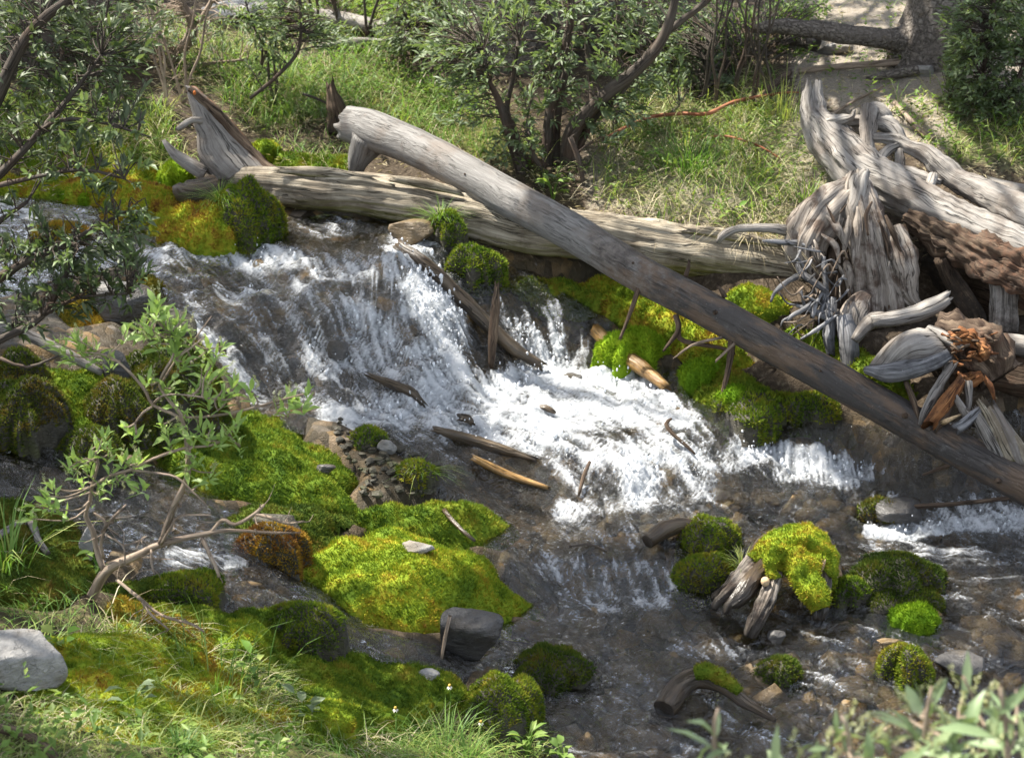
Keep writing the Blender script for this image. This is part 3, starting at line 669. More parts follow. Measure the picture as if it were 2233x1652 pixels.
def build_mats():
    for key, H, poly, label, v0 in MATS:
        p = np.array(poly, float); Q = on_land(np.clip(p[:, 0], -250, 2480), p[:, 1])
        x0, y0 = Q[:, :2].min(0) - .12; x1, y1 = Q[:, :2].max(0) + .12
        st = 0.02
        X, Y = np.meshgrid(np.arange(x0, x1, st), np.arange(y0, y1, st), indexing='ij')
        P = np.stack([X, Y, hS(X, Y)], -1).reshape(-1, 3)
        u, v, w = proj(P)
        sd = poly_sd(u, v, p) * w / FPX
        sd = sd + 0.07 * fbm(P * 6, 4, 3)
        R = max(H * 1.5, .09)
        t = np.clip(sd / R, -0.6, 1)
        dome = np.where(t > 0, np.sqrt(np.clip(1 - (1 - t) ** 2, 0, 1)), t * 1.5)
        lum = 0.055 * fbm(P * 6.5, 4, 8) + 0.022 * fbm(P * 21, 3, 9)
        P[:, 2] += H * (dome - 1) + lum * np.clip(dome, 0, 1) + 0.012
        ok = (sd > -0.05).reshape(X.shape)
        idx = np.arange(X.size).reshape(X.shape)
        qm = ok[:-1, :-1] & ok[1:, :-1] & ok[1:, 1:] & ok[:-1, 1:]
        Qd = np.stack([idx[:-1, :-1], idx[1:, :-1], idx[1:, 1:], idx[:-1, 1:]], -1)[qm]
        used = np.unique(Qd); rm = np.full(len(P), -1); rm[used] = np.arange(len(used))
        mb = MB(); mb.add(P[used], rm[Qd], None, v0 - .1)
        c = np.array([P[used][:, 0].mean(), P[used][:, 1].mean(), P[used][:, 2].min()])
        o = thing('moss_mat', label, 'moss', c, 'moss mats along the stream')
        bed = part(mb, 'moss_bed', M[key], o)
        # the fuzz: short leafy shoots over the mat
        A = P[Qd[:, 0]]; B = P[Qd[:, 1]]; Cc = P[Qd[:, 3]]
        ar = np.linalg.norm(np.cross(B - A, Cc - A), axis=1)
        near = np.clip(5.5 / w[Qd[:, 0]], .4, 1.2)
        dens = 46000 * near ** 2
        cnt = RNG.poisson(ar * dens)
        fi = np.repeat(np.arange(len(Qd)), cnt)
        a = RNG.random((len(fi), 1)); b = RNG.random((len(fi), 1))
        pt = A[fi] + a * (B - A)[fi] + b * (Cc - A)[fi]
        nn = norm(np.cross((B - A)[fi], (Cc - A)[fi]))
        fuzz(pt, nn, key, bed, v0, 1 / np.clip(near[fi], .6, 1.2), label)

def fuzz(pt, nn, key, o, v0, size, label=None, lean=None):
    m = len(pt)
    if not m: return
    clump = fbm(pt * 30, 2, 4)
    d = norm(nn * 0.8 + RNG.normal(0, .42, (m, 3)) + np.array([0, 0, .35]) + (0 if lean is None else lean))
    L = (0.0065 + 0.0085 * RNG.random(m)) * size * (1 + .6 * clump)
    x = norm(np.cross(d, RNG.normal(0, 1, (m, 3))))
    wd = (0.0022 + 0.0018 * RNG.random(m)) * size
    V = np.stack([pt - x * wd[:, None] - nn * .003, pt + x * wd[:, None] - nn * .003, pt + d * L[:, None]], 1).reshape(-1, 3)
    var = np.repeat(v0 + RNG.normal(0, .10, m) + .12 * clump, 3) + np.tile([-.08, -.08, .1], m)
    mb = MB(); mb.add(V, None, np.arange(3 * m).reshape(-1, 3), var)
    part(mb, 'moss_tufts', M[key], o, kind='stuff', smooth=False)

def cushion(key, u, vb, wpx, hpx, label, v0=.5, depth=.85, cat='moss', name='moss_cushion', squash=.62, rock=None, lump=.2, seed=0, group='rounded moss cushions', sink=.3, tuft=1.0, y=None):
    if rock is None and key in ('mossdark', 'mossrust', 'mossgreen'): rock = 'rockmossy'
    b = G(u, vb) if y is None else at_y(u, vb, y); k = mpp(b)
    rx = wpx * k / 2 * 1.08; H = hpx * k * .95; ry = rx * depth
    rz = H / (1 + 0.55); c = b + np.array([0, ry * .75, H - rz])
    nr, nt_ = 22, 56
    rho = np.linspace(0, 1.08, nr) ** .8; th = np.linspace(0, 2 * np.pi, nt_, endpoint=False)
    RH, TH = np.meshgrid(rho, th, indexing='ij')
    ring = 1 + .6 * fbm(np.stack([np.cos(th) * 1.2, np.sin(th) * 1.2, th * 0 + seed * 2.3], -1), 3, seed + 11) + .22 * fbm(np.stack([np.cos(th) * 5, np.sin(th) * 5, th * 0 + seed], -1), 2, seed + 12)
    X = rx * RH * ring[None] * np.cos(TH); Y = ry * RH * ring[None] * np.sin(TH)
    c = b + np.array([0, ry * .55, 0])
    gz = hS(c[0] + X, c[1] + Y); gmin = min(b[2], gz.min())
    prof = np.clip(1 - np.clip(RH, 0, 1) ** 1.9, 0, 1) ** .85
    pn = np.stack([c[0] + X, c[1] + Y, X * 0 + seed], -1).reshape(-1, 3)
    lumps = (fbm(pn * 7, 3, seed) * .42 + fbm(pn * 19, 3, seed + 1) * .16).reshape(X.shape)
    Z = b[2] + (H * 1.0) * prof * (1 + lumps) - .10 * sstep(.86, 1.08, RH)
    ov = 1 + .10 * np.sin(np.clip((1 - prof) * 3.14, 0, 3.14)) + .05 * fbm(pn * 12, 2, seed + 3).reshape(X.shape)
    P = np.stack([c[0] + X * ov, c[1] + Y * ov, Z], -1).reshape(-1, 3)
    idx = np.arange(nr * nt_).reshape(nr, nt_); nxt = np.roll(idx, -1, 1)
    Qd = np.stack([idx[:-1], idx[1:], nxt[1:], nxt[:-1]], -1)[1:].reshape(-1, 4)
    F = np.concatenate([np.stack([idx[0], idx[1], nxt[1]], -1), Qd[:, [0, 1, 2]], Qd[:, [0, 2, 3]]])
    rz = H / 2
    base = np.array([c[0], c[1], b[2]])
    o = thing(name, label, cat, base, group)
    mb = MB(); mb.add(P, None, F, v0 - .12)
    if rock: 
        bed = part(mb, 'stone', M[rock], o)
    else:
        bed = part(mb, 'moss_bed', M[key], o)
    A, B, Cc = P[F[:, 0]], P[F[:, 1]], P[F[:, 2]]
    cr = np.cross(B - A, Cc - A); ar = np.linalg.norm(cr, axis=1) / 2; fn = norm(cr)
    bare = .95 * fbm(A * 8, 3, seed + 2)
    keep = sstep(-.05, .2, fn[:, 2] * .45 + (A[:, 2] - b[2]) / H * .35 + bare * .75 + (.10 if rock else .2))
    dens = 46000 * min(1.2, max(.4, 5.5 / (k * FPX))) ** 2 * tuft
    cnt = RNG.poisson(ar * dens * keep)
    fi = np.repeat(np.arange(len(F)), cnt)
    a = RNG.random((len(fi), 1)); b2 = RNG.random((len(fi), 1)); fl = (a + b2) > 1
    a = np.where(fl, 1 - a, a); b2 = np.where(fl, 1 - b2, b2)
    pt = A[fi] + a * (B - A)[fi] + b2 * (Cc - A)[fi]
    if rock: pt = pt + fn[fi] * .004
    fuzz(pt, fn[fi], key, bed, v0, np.full(len(fi), 1 / min(1.2, max(.6, 5.5 / (k * FPX)))))
    return o, c, (rx, ry, rz)

# ------------------------------------------------------------------ ground
def mat_field(P):
    u, v, w = proj(P); drop = np.zeros(len(P)); ins = np.zeros(len(P))
    for key, H, poly, label, v0 in MATS:
        p = np.array(poly, float)
        m = (u > p[:, 0].min() - 60) & (u < p[:, 0].max() + 60) & (v > p[:, 1].min() - 60) & (v < p[:, 1].max() + 60)
        if not m.any(): continue
        sd = poly_sd(u[m], v[m], p) * w[m] / FPX
        drop[m] = np.maximum(drop[m], (H + .03) * sstep(-.06, .02, sd)); ins[m] = np.maximum(ins[m], sstep(-.03, .02, sd))
    return drop, ins

GRASSY = [  # (outline, green, dry)
 ([(-300,180),(360,230),(430,390),(340,370),(0,340),(-300,340)],.75,.1), ([(430,140),(780,100),(900,150),(1100,230),(1260,450),(1100,370),(760,250),(560,300)],.55,.12),
 ([(1280,300),(1760,220),(1860,390),(1750,520),(1550,500),(1280,450)],.45,.75), ([(280,20),(640,60),(640,190),(400,190)],.5,.35), ([(620,-60),(920,-60),(920,90),(660,70)],.75,.2),
 ([(1880,200),(2600,240),(2600,440),(2030,350)],.55,.5), ([(1330,140),(1700,140),(1720,250),(1330,300)],.5,.35), ([(1690,-60),(2300,-60),(2300,200),(2080,250),(2050,330),(1960,310),(1900,260),(1740,190)],.12,.95),
 ([(-300,1240),(200,1290),(220,1390),(120,1380),(-300,1340)],.5,.3), ([(80,1400),(330,1340),(500,1420),(640,1500),(700,1900),(-300,1900),(-300,1480),(130,1490)],.5,.35), ([(590,1590),(900,1560),(1050,1585),(1280,1700),(600,1900)],.55,.4),
]
def grass_field(P):
    u, v, w = proj(P); g = np.full(len(P), .25); d = np.full(len(P), .3)
    for poly, a, b in GRASSY:
        k = sstep(-.08, .12, poly_sd(u, v, np.array(poly, float)) * w / FPX)
        g = g * (1 - k) + a * k; d = d * (1 - k) + b * k
    return g, d

def sheet(x0, x1, y0, y1, st):
    X, Y = np.meshgrid(np.arange(x0, x1 + st / 2, st), np.arange(y0, y1 + st / 2, st), indexing='ij')
    idx = np.arange(X.size).reshape(X.shape)
    Q = np.stack([idx[:-1, :-1], idx[1:, :-1], idx[1:, 1:], idx[:-1, 1:]], -1)
    return X, Y, Q

def build_ground():
    xs = np.unique(np.concatenate([np.arange(-3.6, 3.6, .026), -3.6 - np.cumsum(np.geomspace(.03, 12, 60)), 3.6 + np.cumsum(np.geomspace(.03, 12, 60))]))
    ys = np.unique(np.concatenate([np.arange(3.2, 9.2, .026), np.arange(9.2, 13.5, .045), 13.5 + np.cumsum(np.geomspace(.06, 14, 60)), 3.2 - np.cumsum(np.geomspace(.03, 2.5, 36))]))
    X, Y = np.meshgrid(xs, ys, indexing='ij')
    idx = np.arange(X.size).reshape(X.shape)
    Q = np.stack([idx[:-1, :-1], idx[1:, :-1], idx[1:, 1:], idx[:-1, 1:]], -1).reshape(-1, 4)
    zf = hS(np.clip(X, GX0, GX1), np.clip(Y, GY0, GY1))
    far = np.maximum(np.maximum(np.abs(X) - GX1, 0), np.maximum(Y - GY1, 0)); zf = zf + far * .12
    P = np.stack([X, Y, zf], -1).reshape(-1, 3)
    front = (P[:, 1] > 1.2)
    sd = np.where(front, water_sd(P), -1.0)
    drop, ins = mat_field(P)
    g, d = grass_field(P); g = np.where(front, g, .4); d = np.where(front, d, .3)
    wet = sstep(-.10, .01, sd) * (1 - ins * .3)
    gu, gv, gw = proj(P); wet = np.where(front, np.maximum(wet, .85 * np.maximum(sstep(-40, 10, poly_sd(gu, gv, np.array([(640,890),(760,910),(960,1000),(970,1080),(800,1095),(700,1000)], float))), np.maximum(sstep(-40, 20, poly_sd(gu, gv, np.array([(0,620),(420,620),(560,900),(330,1020),(0,960)], float))), sstep(-30, 10, poly_sd(gu, gv, np.array([(1040,560),(1400,560),(1500,700),(1320,760),(1150,640)], float)))))), wet)
    n = fbm(P * 3.1, 4, 1) * .035 + fbm(P * 13, 3, 2) * .014
    stones = np.maximum(0, fbm(P * [9, 9, 3], 2, 31)) * .12 * sstep(.0, .1, sd)
    P[:, 2] += n * (1 - .5 * wet) - .115 * sstep(-.03, .14, sd) + stones - drop - .012
    g = g + .35 * ins
    mb = MB(); mb.add(P, Q, None, .5)
    o = solo(mb, 'ground', M['ground'], 'forest floor and stony stream bed under the moss, grass and running water', None, (0, 0, 0), kind='structure', extra={'wet': wet, 'green': np.clip(g, 0, 1), 'dry': np.clip(d, 0, 1)})
    return o

def ground_z(x, y): return hS(x, y)

# ------------------------------------------------------------------ water
def build_water():
    st = 0.0105
    X, Y, Q = sheet(-3.5, 3.6, 3.7, 8.9, st)
    shp = X.shape
    P = np.stack([X, Y, hS(X, Y)], -1).reshape(-1, 3)
    u, v, w = proj(P)
    near = (u > -330) & (u < 2760) & (v > 380) & (v < 1960)
    sd = np.full(len(P), -1.0); sd[near] = water_sd(P[near])
    foam = np.full(len(P), .10); act = sd > -.12
    ua, va = u[act], v[act]; wob = fbm(P[act] * 6, 3, 12) * 26
    fa = np.zeros(len(ua))
    for pts, hw, dn in STROKES:
        dd = line_d(ua, va, pts) + wob * min(1, hw / 40)
        fa = np.maximum(fa, dn * (1 - sstep(hw * .35, hw * 1.45, dd)))
    fa = fa * (1 + (.95 - .35 * sstep(.8, 1.0, fa)) * fbm(P[act] * [5.5, 5.5, 4], 4, 52, .6) + .25 * fbm(P[act] * 22, 2, 53))
    casc = sstep(-20, 30, poly_sd(ua, va, np.array([(330,545),(700,560),(960,570),(1010,700),(1060,860),(740,900),(560,860),(420,690)], float)))
    foam[act] = np.maximum(fa, .15 + .30 * fbm(P[act] * [2.6, 2.6, 0], 3, 51) + .26 * casc)
    Z = P[:, 2].reshape(shp)
    gxv, gyv = np.gradient(Z, st)
    for _ in range(3):
        for A in (gxv, gyv):
            A[1:-1] = (A[:-2] + 2 * A[1:-1] + A[2:]) / 4; A[:, 1:-1] = (A[:, :-2] + 2 * A[:, 1:-1] + A[:, 2:]) / 4
    fx = -gxv * 2.6 + .75; fy = -gyv * 2.6 - .16
    ang = fbm(P * [1.7, 1.7, 0], 2, 40).reshape(shp) * .9
    fx, fy = fx * np.cos(ang) - fy * np.sin(ang), fx * np.sin(ang) + fy * np.cos(ang)
    l = np.hypot(fx, fy) + 1e-6; fx /= l; fy /= l
    def lic(seed, steps, sharp):
        nz = np.random.default_rng(seed).random(shp)
        if sharp > 1:
            k = sharp
            small = np.random.default_rng(seed).random((shp[0] // k + 2, shp[1] // k + 2))
            i = np.arange(shp[0]) / k; j = np.arange(shp[1]) / k
            i0 = i.astype(int); j0 = j.astype(int); a = (i - i0)[:, None]; b = (j - j0)[None]
            nz = (small[i0][:, j0] * (1 - a) + small[i0 + 1][:, j0] * a) * (1 - b) + (small[i0][:, j0 + 1] * (1 - a) + small[i0 + 1][:, j0 + 1] * a) * b
        acc = nz.copy()
        for sgn in (1, -1):
            I = np.arange(shp[0])[:, None] + np.zeros(shp); J = np.arange(shp[1])[None] + np.zeros(shp)
            for s in range(steps):
                ii = np.clip(np.rint(I).astype(int), 0, shp[0] - 1); jj = np.clip(np.rint(J).astype(int), 0, shp[1] - 1)
                I = I + sgn * fx[ii, jj]; J = J + sgn * fy[ii, jj]
                ii = np.clip(np.rint(I).astype(int), 0, shp[0] - 1); jj = np.clip(np.rint(J).astype(int), 0, shp[1] - 1)
                acc += nz[ii, jj]
        acc /= 2 * steps + 1
        acc = (acc - acc.mean()) / acc.std()
        return acc
    fine = lic(1, 5, 1); med = lic(2, 9, 3); big = lic(3, 14, 8)
    streak = np.clip(.5 + .17 * fine + .11 * med + .02 * big, 0, 1)
    f2 = foam.reshape(shp)
    slope = np.hypot(gxv, gyv)
    lump = fbm(P * 9, 4, 21, .6).reshape(shp)
    amp = .0075 + .018 * np.clip(f2, 0, 1) * (0.55 + np.clip(slope, 0, 1.2) * .5)
    dz = amp * (med * .22 + big * .05 + fine * .14) + lump * (.017 + .048 * np.clip(f2, 0, 1)) + .010 * fbm(P * 4, 2, 22).reshape(shp)
    # water heaped over hidden stones in the cascade, and the strong central plume
    cz = np.zeros(len(P)); cz[act] = casc
    hump = fbm(P * [3.4, 3.4, 1], 3, 77, .6); hump = np.where(hump > 0, hump * 1.5, hump)
    plume = np.zeros(len(P)); plume[act] = np.exp(-(line_d(ua, va, [(880,590),(935,660),(968,750),(990,820)]) / 62.0) ** 2)
    dz = dz + (cz * (.085 * hump + .03 * fbm(P * 9, 2, 78)) + .055 * plume).reshape(shp)
    edge = sstep(-.05, .03, sd).reshape(shp)
    Z = Z + dz * edge - .05 * (1 - sstep(-.06, .012, sd).reshape(shp)) - .006
    P[:, 2] = Z.ravel()
    okv = (sd > -.06).reshape(shp)
    qm = okv[:-1, :-1] & okv[1:, :-1] & okv[1:, 1:] & okv[:-1, 1:]
    Qd = Q[qm]; used = np.unique(Qd); rm = np.full(len(P), -1); rm[used] = np.arange(len(used))
    # coordinates that run with the stream, for the finest streaks
    al = X * .75 - Y * .66; ac = X * .66 + Y * .75
    gr = np.stack([al, ac + .03 * big, P[:, 2].reshape(shp)], -1).reshape(-1, 3)
    mb = MB(); mb.add(P[used], rm[Qd], None, .5, gr[used])
    o = solo(mb, 'water', M['water'], 'clear rushing stream water breaking white over small falls', None, (0, 0, 0), kind='structure', extra={'foam': foam[used], 'streak': streak.ravel()[used]})
    # thrown drops over the falls
    sel = np.where((foam > .8) & (sd > .03))[0]
    sl = np.clip(slope.ravel()[sel], .05, 1.2) ** 1.2
    pick = RNG.choice(sel, 1500, p=sl / sl.sum(), replace=True)
    c = P[pick] + np.stack([RNG.normal(0, .015, 1500), RNG.normal(-.01, .015, 1500), np.abs(RNG.normal(.006, .022, 1500))], -1)
    V, F = ico(1)
    r = RNG.gamma(2.2, .0013, 1500) + .0012
    st3 = np.stack([r * .9, r * .9, r * RNG.uniform(.9, 2.0, 1500)], -1)
    VV = (c[:, None] + V[None] * st3[:, None]).reshape(-1, 3)
    FF = (F[None] + (np.arange(1500) * len(V))[:, None, None]).reshape(-1, 3)
    mb = MB(); mb.add(VV, None, FF)
    solo(mb, 'spray', M['spray'], 'white droplets thrown up over the small waterfall', 'spray', kind='stuff')
    return o
# ------------------------------------------------------------------ logs, roots, stumps, stones
def P3(rows):
    """rows (u, v, distance, half-width in photo units) -> points and radii in metres"""
    a = np.array(rows, float); P = at_y(a[:, 0], a[:, 1], a[:, 2])
    r = a[:, 3] * ((P - CAM) @ FW) / FPX
    return P, r

def PG(rows, lift=.4):
    """rows (u, v, half-width) lying on the land or water"""
    a = np.array(rows, float); P = on_land(a[:, 0], a[:, 1]); r = a[:, 2] * ((P - CAM) @ FW) / FPX
    P = P + np.array([0, 0, 1.0]) * (r * lift)[:, None]
    return P, r

def limb(name, mat, parent, rows, label=None, **kw):
    P, r = P3(rows); mb = MB(); tube(mb, P, r, **kw); return part(mb, name, mat, parent, label=label)

def lone(name, mat, rows, label, cat, ground=True, lift=.4, group=None, **kw):
    P, r = PG(rows, lift) if ground else P3(rows)
    mb = MB(); tube(mb, P, r, **kw); return solo(mb, name, mat, label, cat, group=group)

def slab(mb, left, right, bulge, thick, nu=26, nv=12, rough=.006, seed=0, var=None):
    """A curved, torn sheet of wood lofted between two edges (world points), bulging along bulge."""
    Lp = smooth_path(np.array(left), 1e9 if len(left) == 2 else .01); Rp = smooth_path(np.array(right), .01)
    t = np.linspace(0, 1, nu)
    L = np.stack([np.interp(t, np.linspace(0, 1, len(Lp)), Lp[:, i]) for i in range(3)], -1)
    R = np.stack([np.interp(t, np.linspace(0, 1, len(Rp)), Rp[:, i]) for i in range(3)], -1)
    s = np.linspace(0, 1, nv)[None, :, None]
    b = np.asarray(bulge, float)
    F = L[:, None] * (1 - s) + R[:, None] * s + b * (np.sin(s * np.pi) ** .8) * np.sin(np.clip(t, .04, .96) * np.pi)[:, None, None] ** .5
    e = np.hstack([F.reshape(-1, 3)])
    lines = fbm(np.stack([np.tile(np.linspace(0, 1, nv) * 14, nu), np.repeat(t * 2.0, nv), np.zeros(nu * nv) + seed], -1), 3, seed)
    F = F + (b / (np.linalg.norm(b) + 1e-9)) * (lines.reshape(nu, nv, 1) * rough * 1.6) + (fbm(e * 18, 3, seed + 1) * rough).reshape(nu, nv, 1)
    K = F - (b / (np.linalg.norm(b) + 1e-9)) * thick * (0.6 + .4 * s)
    V = np.concatenate([F.reshape(-1, 3), K.reshape(-1, 3)]); n = nu * nv
    i = np.arange(n).reshape(nu, nv)
    Q = [np.stack([i[:-1, :-1], i[1:, :-1], i[1:, 1:], i[:-1, 1:]], -1).reshape(-1, 4), np.stack([i[:-1, :-1], i[:-1, 1:], i[1:, 1:], i[1:, :-1]], -1).reshape(-1, 4) + n]
    rim = np.concatenate([i[0, :], i[1:, -1], i[-1, -2::-1], i[-2:0:-1, 0]]); nx = np.roll(rim, -1)
    Q.append(np.stack([rim, nx, nx + n, rim + n], -1))
    ht = np.linalg.norm(L[-1] - L[0]); wd = np.linalg.norm(R[nu // 2] - L[nu // 2])
    g = np.stack([np.repeat(t * ht, nv), np.tile(np.linspace(0, 1, nv) * wd, nu), np.zeros(n) + seed], -1)
    vv = np.full(2 * n, .5)
    if var is not None: vv[:n] = np.tile(np.interp(np.linspace(0, 1, nv), np.linspace(0, 1, len(var)), var), nu); vv[n:] = .75
    mb.add(V, np.vstack(Q), None, vv, np.vstack([g, g]))

def rock(name, u, vb, wpx, hpx, mat, label, depth=.8, seed=0, flat=.25, group=None, y=None, cuts=14, yaw=0.0):
    b = G(u, vb) if y is None else at_y(u, vb, y); k = mpp(b)
    rx, H = wpx * k / 2, hpx * k
    V, F = ico(4); V = V.copy(); r = np.random.default_rng(seed)
    for _ in range(cuts):                                  # split planes give flat, broken faces
        n = r.normal(0, 1, 3); n /= np.linalg.norm(n); d = r.uniform(.42, .82)
        q = V @ n; V = V - np.clip(q - d, 0, None)[:, None] * n
    V = V * (1 + .10 * fbm(V * 2 + seed, 3, seed)[:, None] + .035 * fbm(V * 7 + seed, 3, seed + 1)[:, None])
    V[:, 2] = np.where(V[:, 2] > 1 - flat, 1 - flat + (V[:, 2] - 1 + flat) * .3, V[:, 2])
    c, s = math.cos(yaw), math.sin(yaw)
    V = V * [rx * 1.22, rx * depth * 1.2, H * .78]
    V = np.stack([V[:, 0] * c - V[:, 1] * s, V[:, 0] * s + V[:, 1] * c, V[:, 2]], -1)
    P = b + np.array([0, rx * depth * .7, H * .30]) + V
    mb = MB(); mb.add(P, None, F)
    return solo(mb, name, M[mat], label, 'rock', group=group)

def stick_in(name, mat, rows, label, **kw):
    return lone(name, M[mat], rows, label, 'stick', **kw)

LOGLINE = []
def build_logs():
    # the smooth grey log lying across the picture
    rows = [(764,272,8.62,40),(800,281,8.54,44),(845,297,8.42,42.5),(912,324,8.26,41),(1000,369,8.02,40.5),(1096,424,7.82,41.5),(1247,506,7.48,41),(1380,588,7.22,40),(1487,645,7.02,39.5),(1650,734,6.75,39),(1821,828,6.48,39),(2030,946,6.22,39),(2232,1058,5.98,39.5),(2480,1195,5.72,40)]
    P, r = P3(rows)
    o = thing('fallen_log', 'smooth grey barkless log lying diagonally over the stream, above everything else', 'log', P[3] - [0, 0, r[3]])
    mb = MB(); tube(mb, P, r, 48, .03, flute=.018, nfl=4, fine=.004, rough=.003, rfreq=9, jag=(.03, 0), lump=.025, seed=2, var=[.55, .55, .55, .52, .42, .27, .18, .17, .15, .2, .14, .16])  # tone falls along the log: brown stain plus its shade, both in the colour
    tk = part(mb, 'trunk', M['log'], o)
    LOGLINE.append(smooth_path(P, .06))
    for s_ in (6, 9, 12, 15, 19, 24, 29, 33, 37, 41):
        c_ = LOGLINE[-1][min(s_ * 2, len(LOGLINE[-1]) - 2)]; d_ = norm(np.array([random.uniform(-.5, .5), -1, random.uniform(-.2, .9)])); q_ = c_ + d_ * (r.mean() * .93)
        mb = MB(); tube(mb, [q_, q_ + d_ * .008, q_ + d_ * random.uniform(.012, .02)], [.014, .009, .004], 10, .004, rough=.002, rfreq=60, jag=(0, .004), seed=s_); part(mb, 'knot', M['rot'], tk)
    limb('root_flare', M['log'], o, [(806,305,8.5,40),(784,345,8.5,24),(776,374,8.52,15)], seg=14, flute=.2, jag=(0, .02), seed=4)
    for rw, lb in (([(1392,628,7.1,6),(1378,670,7.08,5),(1352,738,7.05,3.2)], None), ([(1473,688,6.95,7),(1478,720,6.9,6),(1448,762,6.9,3)], 'forked dead branch stub'),
                   ([(1478,715,6.92,6),(1488,742,6.9,5.5),(1570,758,6.86,4),(1600,770,6.85,3)], None), ([(1596,738,6.78,9),(1590,790,6.74,7),(1573,868,6.7,4.5)], 'thick drooping branch stub'),
                   ([(1575,735,6.8,3.5),(1510,752,6.8,3),(1470,780,6.8,2)], None), ([(1605,745,6.76,4),(1562,785,6.74,3)], None),
                   ([(1494,604,7.05,5),(1500,585,7.06,4.5),(1502,570,7.06,2.5)], None), ([(1580,648,6.9,6),(1574,636,6.9,5),(1566,625,6.9,2)], None), ([(1666,795,6.65,6),(1690,805,6.66,4),(1655,830,6.66,2.5)], None)):
        limb('branch_stub', M['stemlight'] if lb is None and rw[0][3] < 5 else M['rot'], tk, rw, lb, seg=8, step=.02, rough=.002, rfreq=40, jag=(0, .01), seed=int(rw[0][0]))
    # the weathered log behind it, torn root end raised at the far side
    rows = [(470,402,8.2,34),(560,402,8.15,40),(640,408,8.1,44),(700,415,8.05,45),(850,432,7.98,46),(1000,463,7.9,48),(1150,500,7.82,52),(1300,515,7.74,52),(1500,546,7.66,54),(1640,566,7.6,54),(1760,588,7.55,50)]
    P, r = P3(rows)
    o = thing('fallen_log', 'old split weathered log lying level behind the smooth diagonal log', 'log', P[3] - [0, 0, r[3]])
    mb = MB(); tube(mb, P, r, 72, .025, flute=.10, nfl=9, fine=.035, rough=.012, rfreq=12, jag=(.05, .05), lump=.10, seed=5, var=[.3, .45, .5, .5, .5, .5])
    part(mb, 'trunk', M['oldlog'], o)
    for k, (a, b, hh) in enumerate((((620,372),(800,388),13), ((700,394),(850,408),16), ((860,390),(1000,420),12), ((560,430),(840,452),15), ((1270,478),(1480,512),12), ((1350,540),(1560,560),14), ((1500,500),(1700,535),12), ((820,440),(990,478),14))):
        y0, y1 = 8.02 - (a[0] - 620) * .0005, 8.02 - (b[0] - 620) * .0005
        limb('split_plank', M['oldlog'], o, [(a[0], a[1], y0, hh * .6), ((a[0] + b[0]) / 2, (a[1] + b[1]) / 2 - 3, (y0 + y1) / 2, hh), (b[0], b[1], y1, hh * .5)], seg=10, step=.03, flute=.25, squash=.55, jag=(.05, .05), seed=20 + k)
    mb = MB()
    lf = at_y(np.array([404, 418, 428, 430, 440, 470]), np.array([186, 240, 290, 330, 362, 392]), np.array([8.25, 8.2, 8.16, 8.13, 8.1, 8.1]))
    rt = at_y(np.array([418, 468, 510, 545, 580, 612]), np.array([188, 232, 275, 315, 352, 388]), np.array([8.3, 8.34, 8.36, 8.34, 8.28, 8.2]))
    slab(mb, lf, rt, np.array([-.02, -.11, .02]), .05, 34, 18, .007, 3, var=[.5, .5, .5, .5, .55, .72])
    sl_ = part(mb, 'root_slab', M['root'], o, label='raised torn root slab with a smooth pale face')
    limb('torn_edge', M['rot'], o, [(415,200,8.24,10),(470,250,8.28,15),(520,305,8.3,15),(575,362,8.26,13),(640,395,8.15,9)], seg=10, flute=.3, rough=.008, rfreq=30, jag=(.02, .03), seed=8)
    limb('root', M['root'], o, [(448,378,8.1,18),(410,356,8.1,15),(380,335,8.1,11),(356,306,8.12,4)], seg=14, flute=.18, seed=9)
    limb('root', M['root'], o, [(440,264,8.15,8),(418,262,8.12,7),(398,274,8.1,7),(385,283,8.08,4)], seg=8, seed=10)
    limb('root', M['wetlog'], o, [(470,412,8.0,30),(430,418,7.95,28),(395,416,7.92,22),(384,402,7.92,10)], 'dark wet root end', seg=16, flute=.15, rough=.01, seed=11)
    b = at_y(np.array([424]), np.array([203]), np.array([8.14]))[0]
    mb = MB(); V, F = ico(2); mb.add(b + V * [.008, .008, .012], None, F); part(mb, 'lichen', M['orangelichen'], sl_)

    # ---- root plate of the big stump
    base = G(1880, 690)
    s = thing('root_stump', 'big upturned silver root stump with tangled roots beside the weathered log', 'stump', base)
    limb('trunk', M['root'], s, [(1772,190,8.3,17),(1770,220,8.26,25),(1778,262,8.16,30),(1806,300,8.02,44),(1850,345,7.86,50),(1890,385,7.72,52),(1945,412,7.6,50),(2010,445,7.45,48),(2090,485,7.3,48),(2180,525,7.15,46),(2320,580,6.95,46)], seg=72, step=.02, flute=.13, nfl=8, fine=.045, rough=.013, rfreq=26, jag=(.04, .03), lump=.14, seed=30, var=[.5, .5, .5, .5, .5, .5, .55, .6])
    limb('rotten_core', M['rot'], s, [(1985,470,7.40,30),(2050,505,7.28,36),(2120,545,7.14,38),(2200,585,7.0,40),(2320,640,6.85,40)], seg=64, step=.015, flute=.35, nfl=7, fine=.12, rough=.045, rfreq=22, seed=31, var=[.5, .62, .7, .72])
    # fluted foot of the stump
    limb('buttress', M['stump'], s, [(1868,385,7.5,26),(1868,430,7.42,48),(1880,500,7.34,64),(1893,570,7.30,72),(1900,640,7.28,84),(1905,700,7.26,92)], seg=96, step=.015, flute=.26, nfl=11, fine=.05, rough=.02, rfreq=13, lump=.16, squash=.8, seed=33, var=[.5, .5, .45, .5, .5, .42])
    limb('buttress', M['stump'], s, [(1880,400,7.55,22),(1830,440,7.42,40),(1785,490,7.36,50),(1765,540,7.34,44),(1775,600,7.34,30)], seg=64, step=.015, flute=.28, nfl=8, fine=.06, rough=.015, rfreq=16, seed=34)
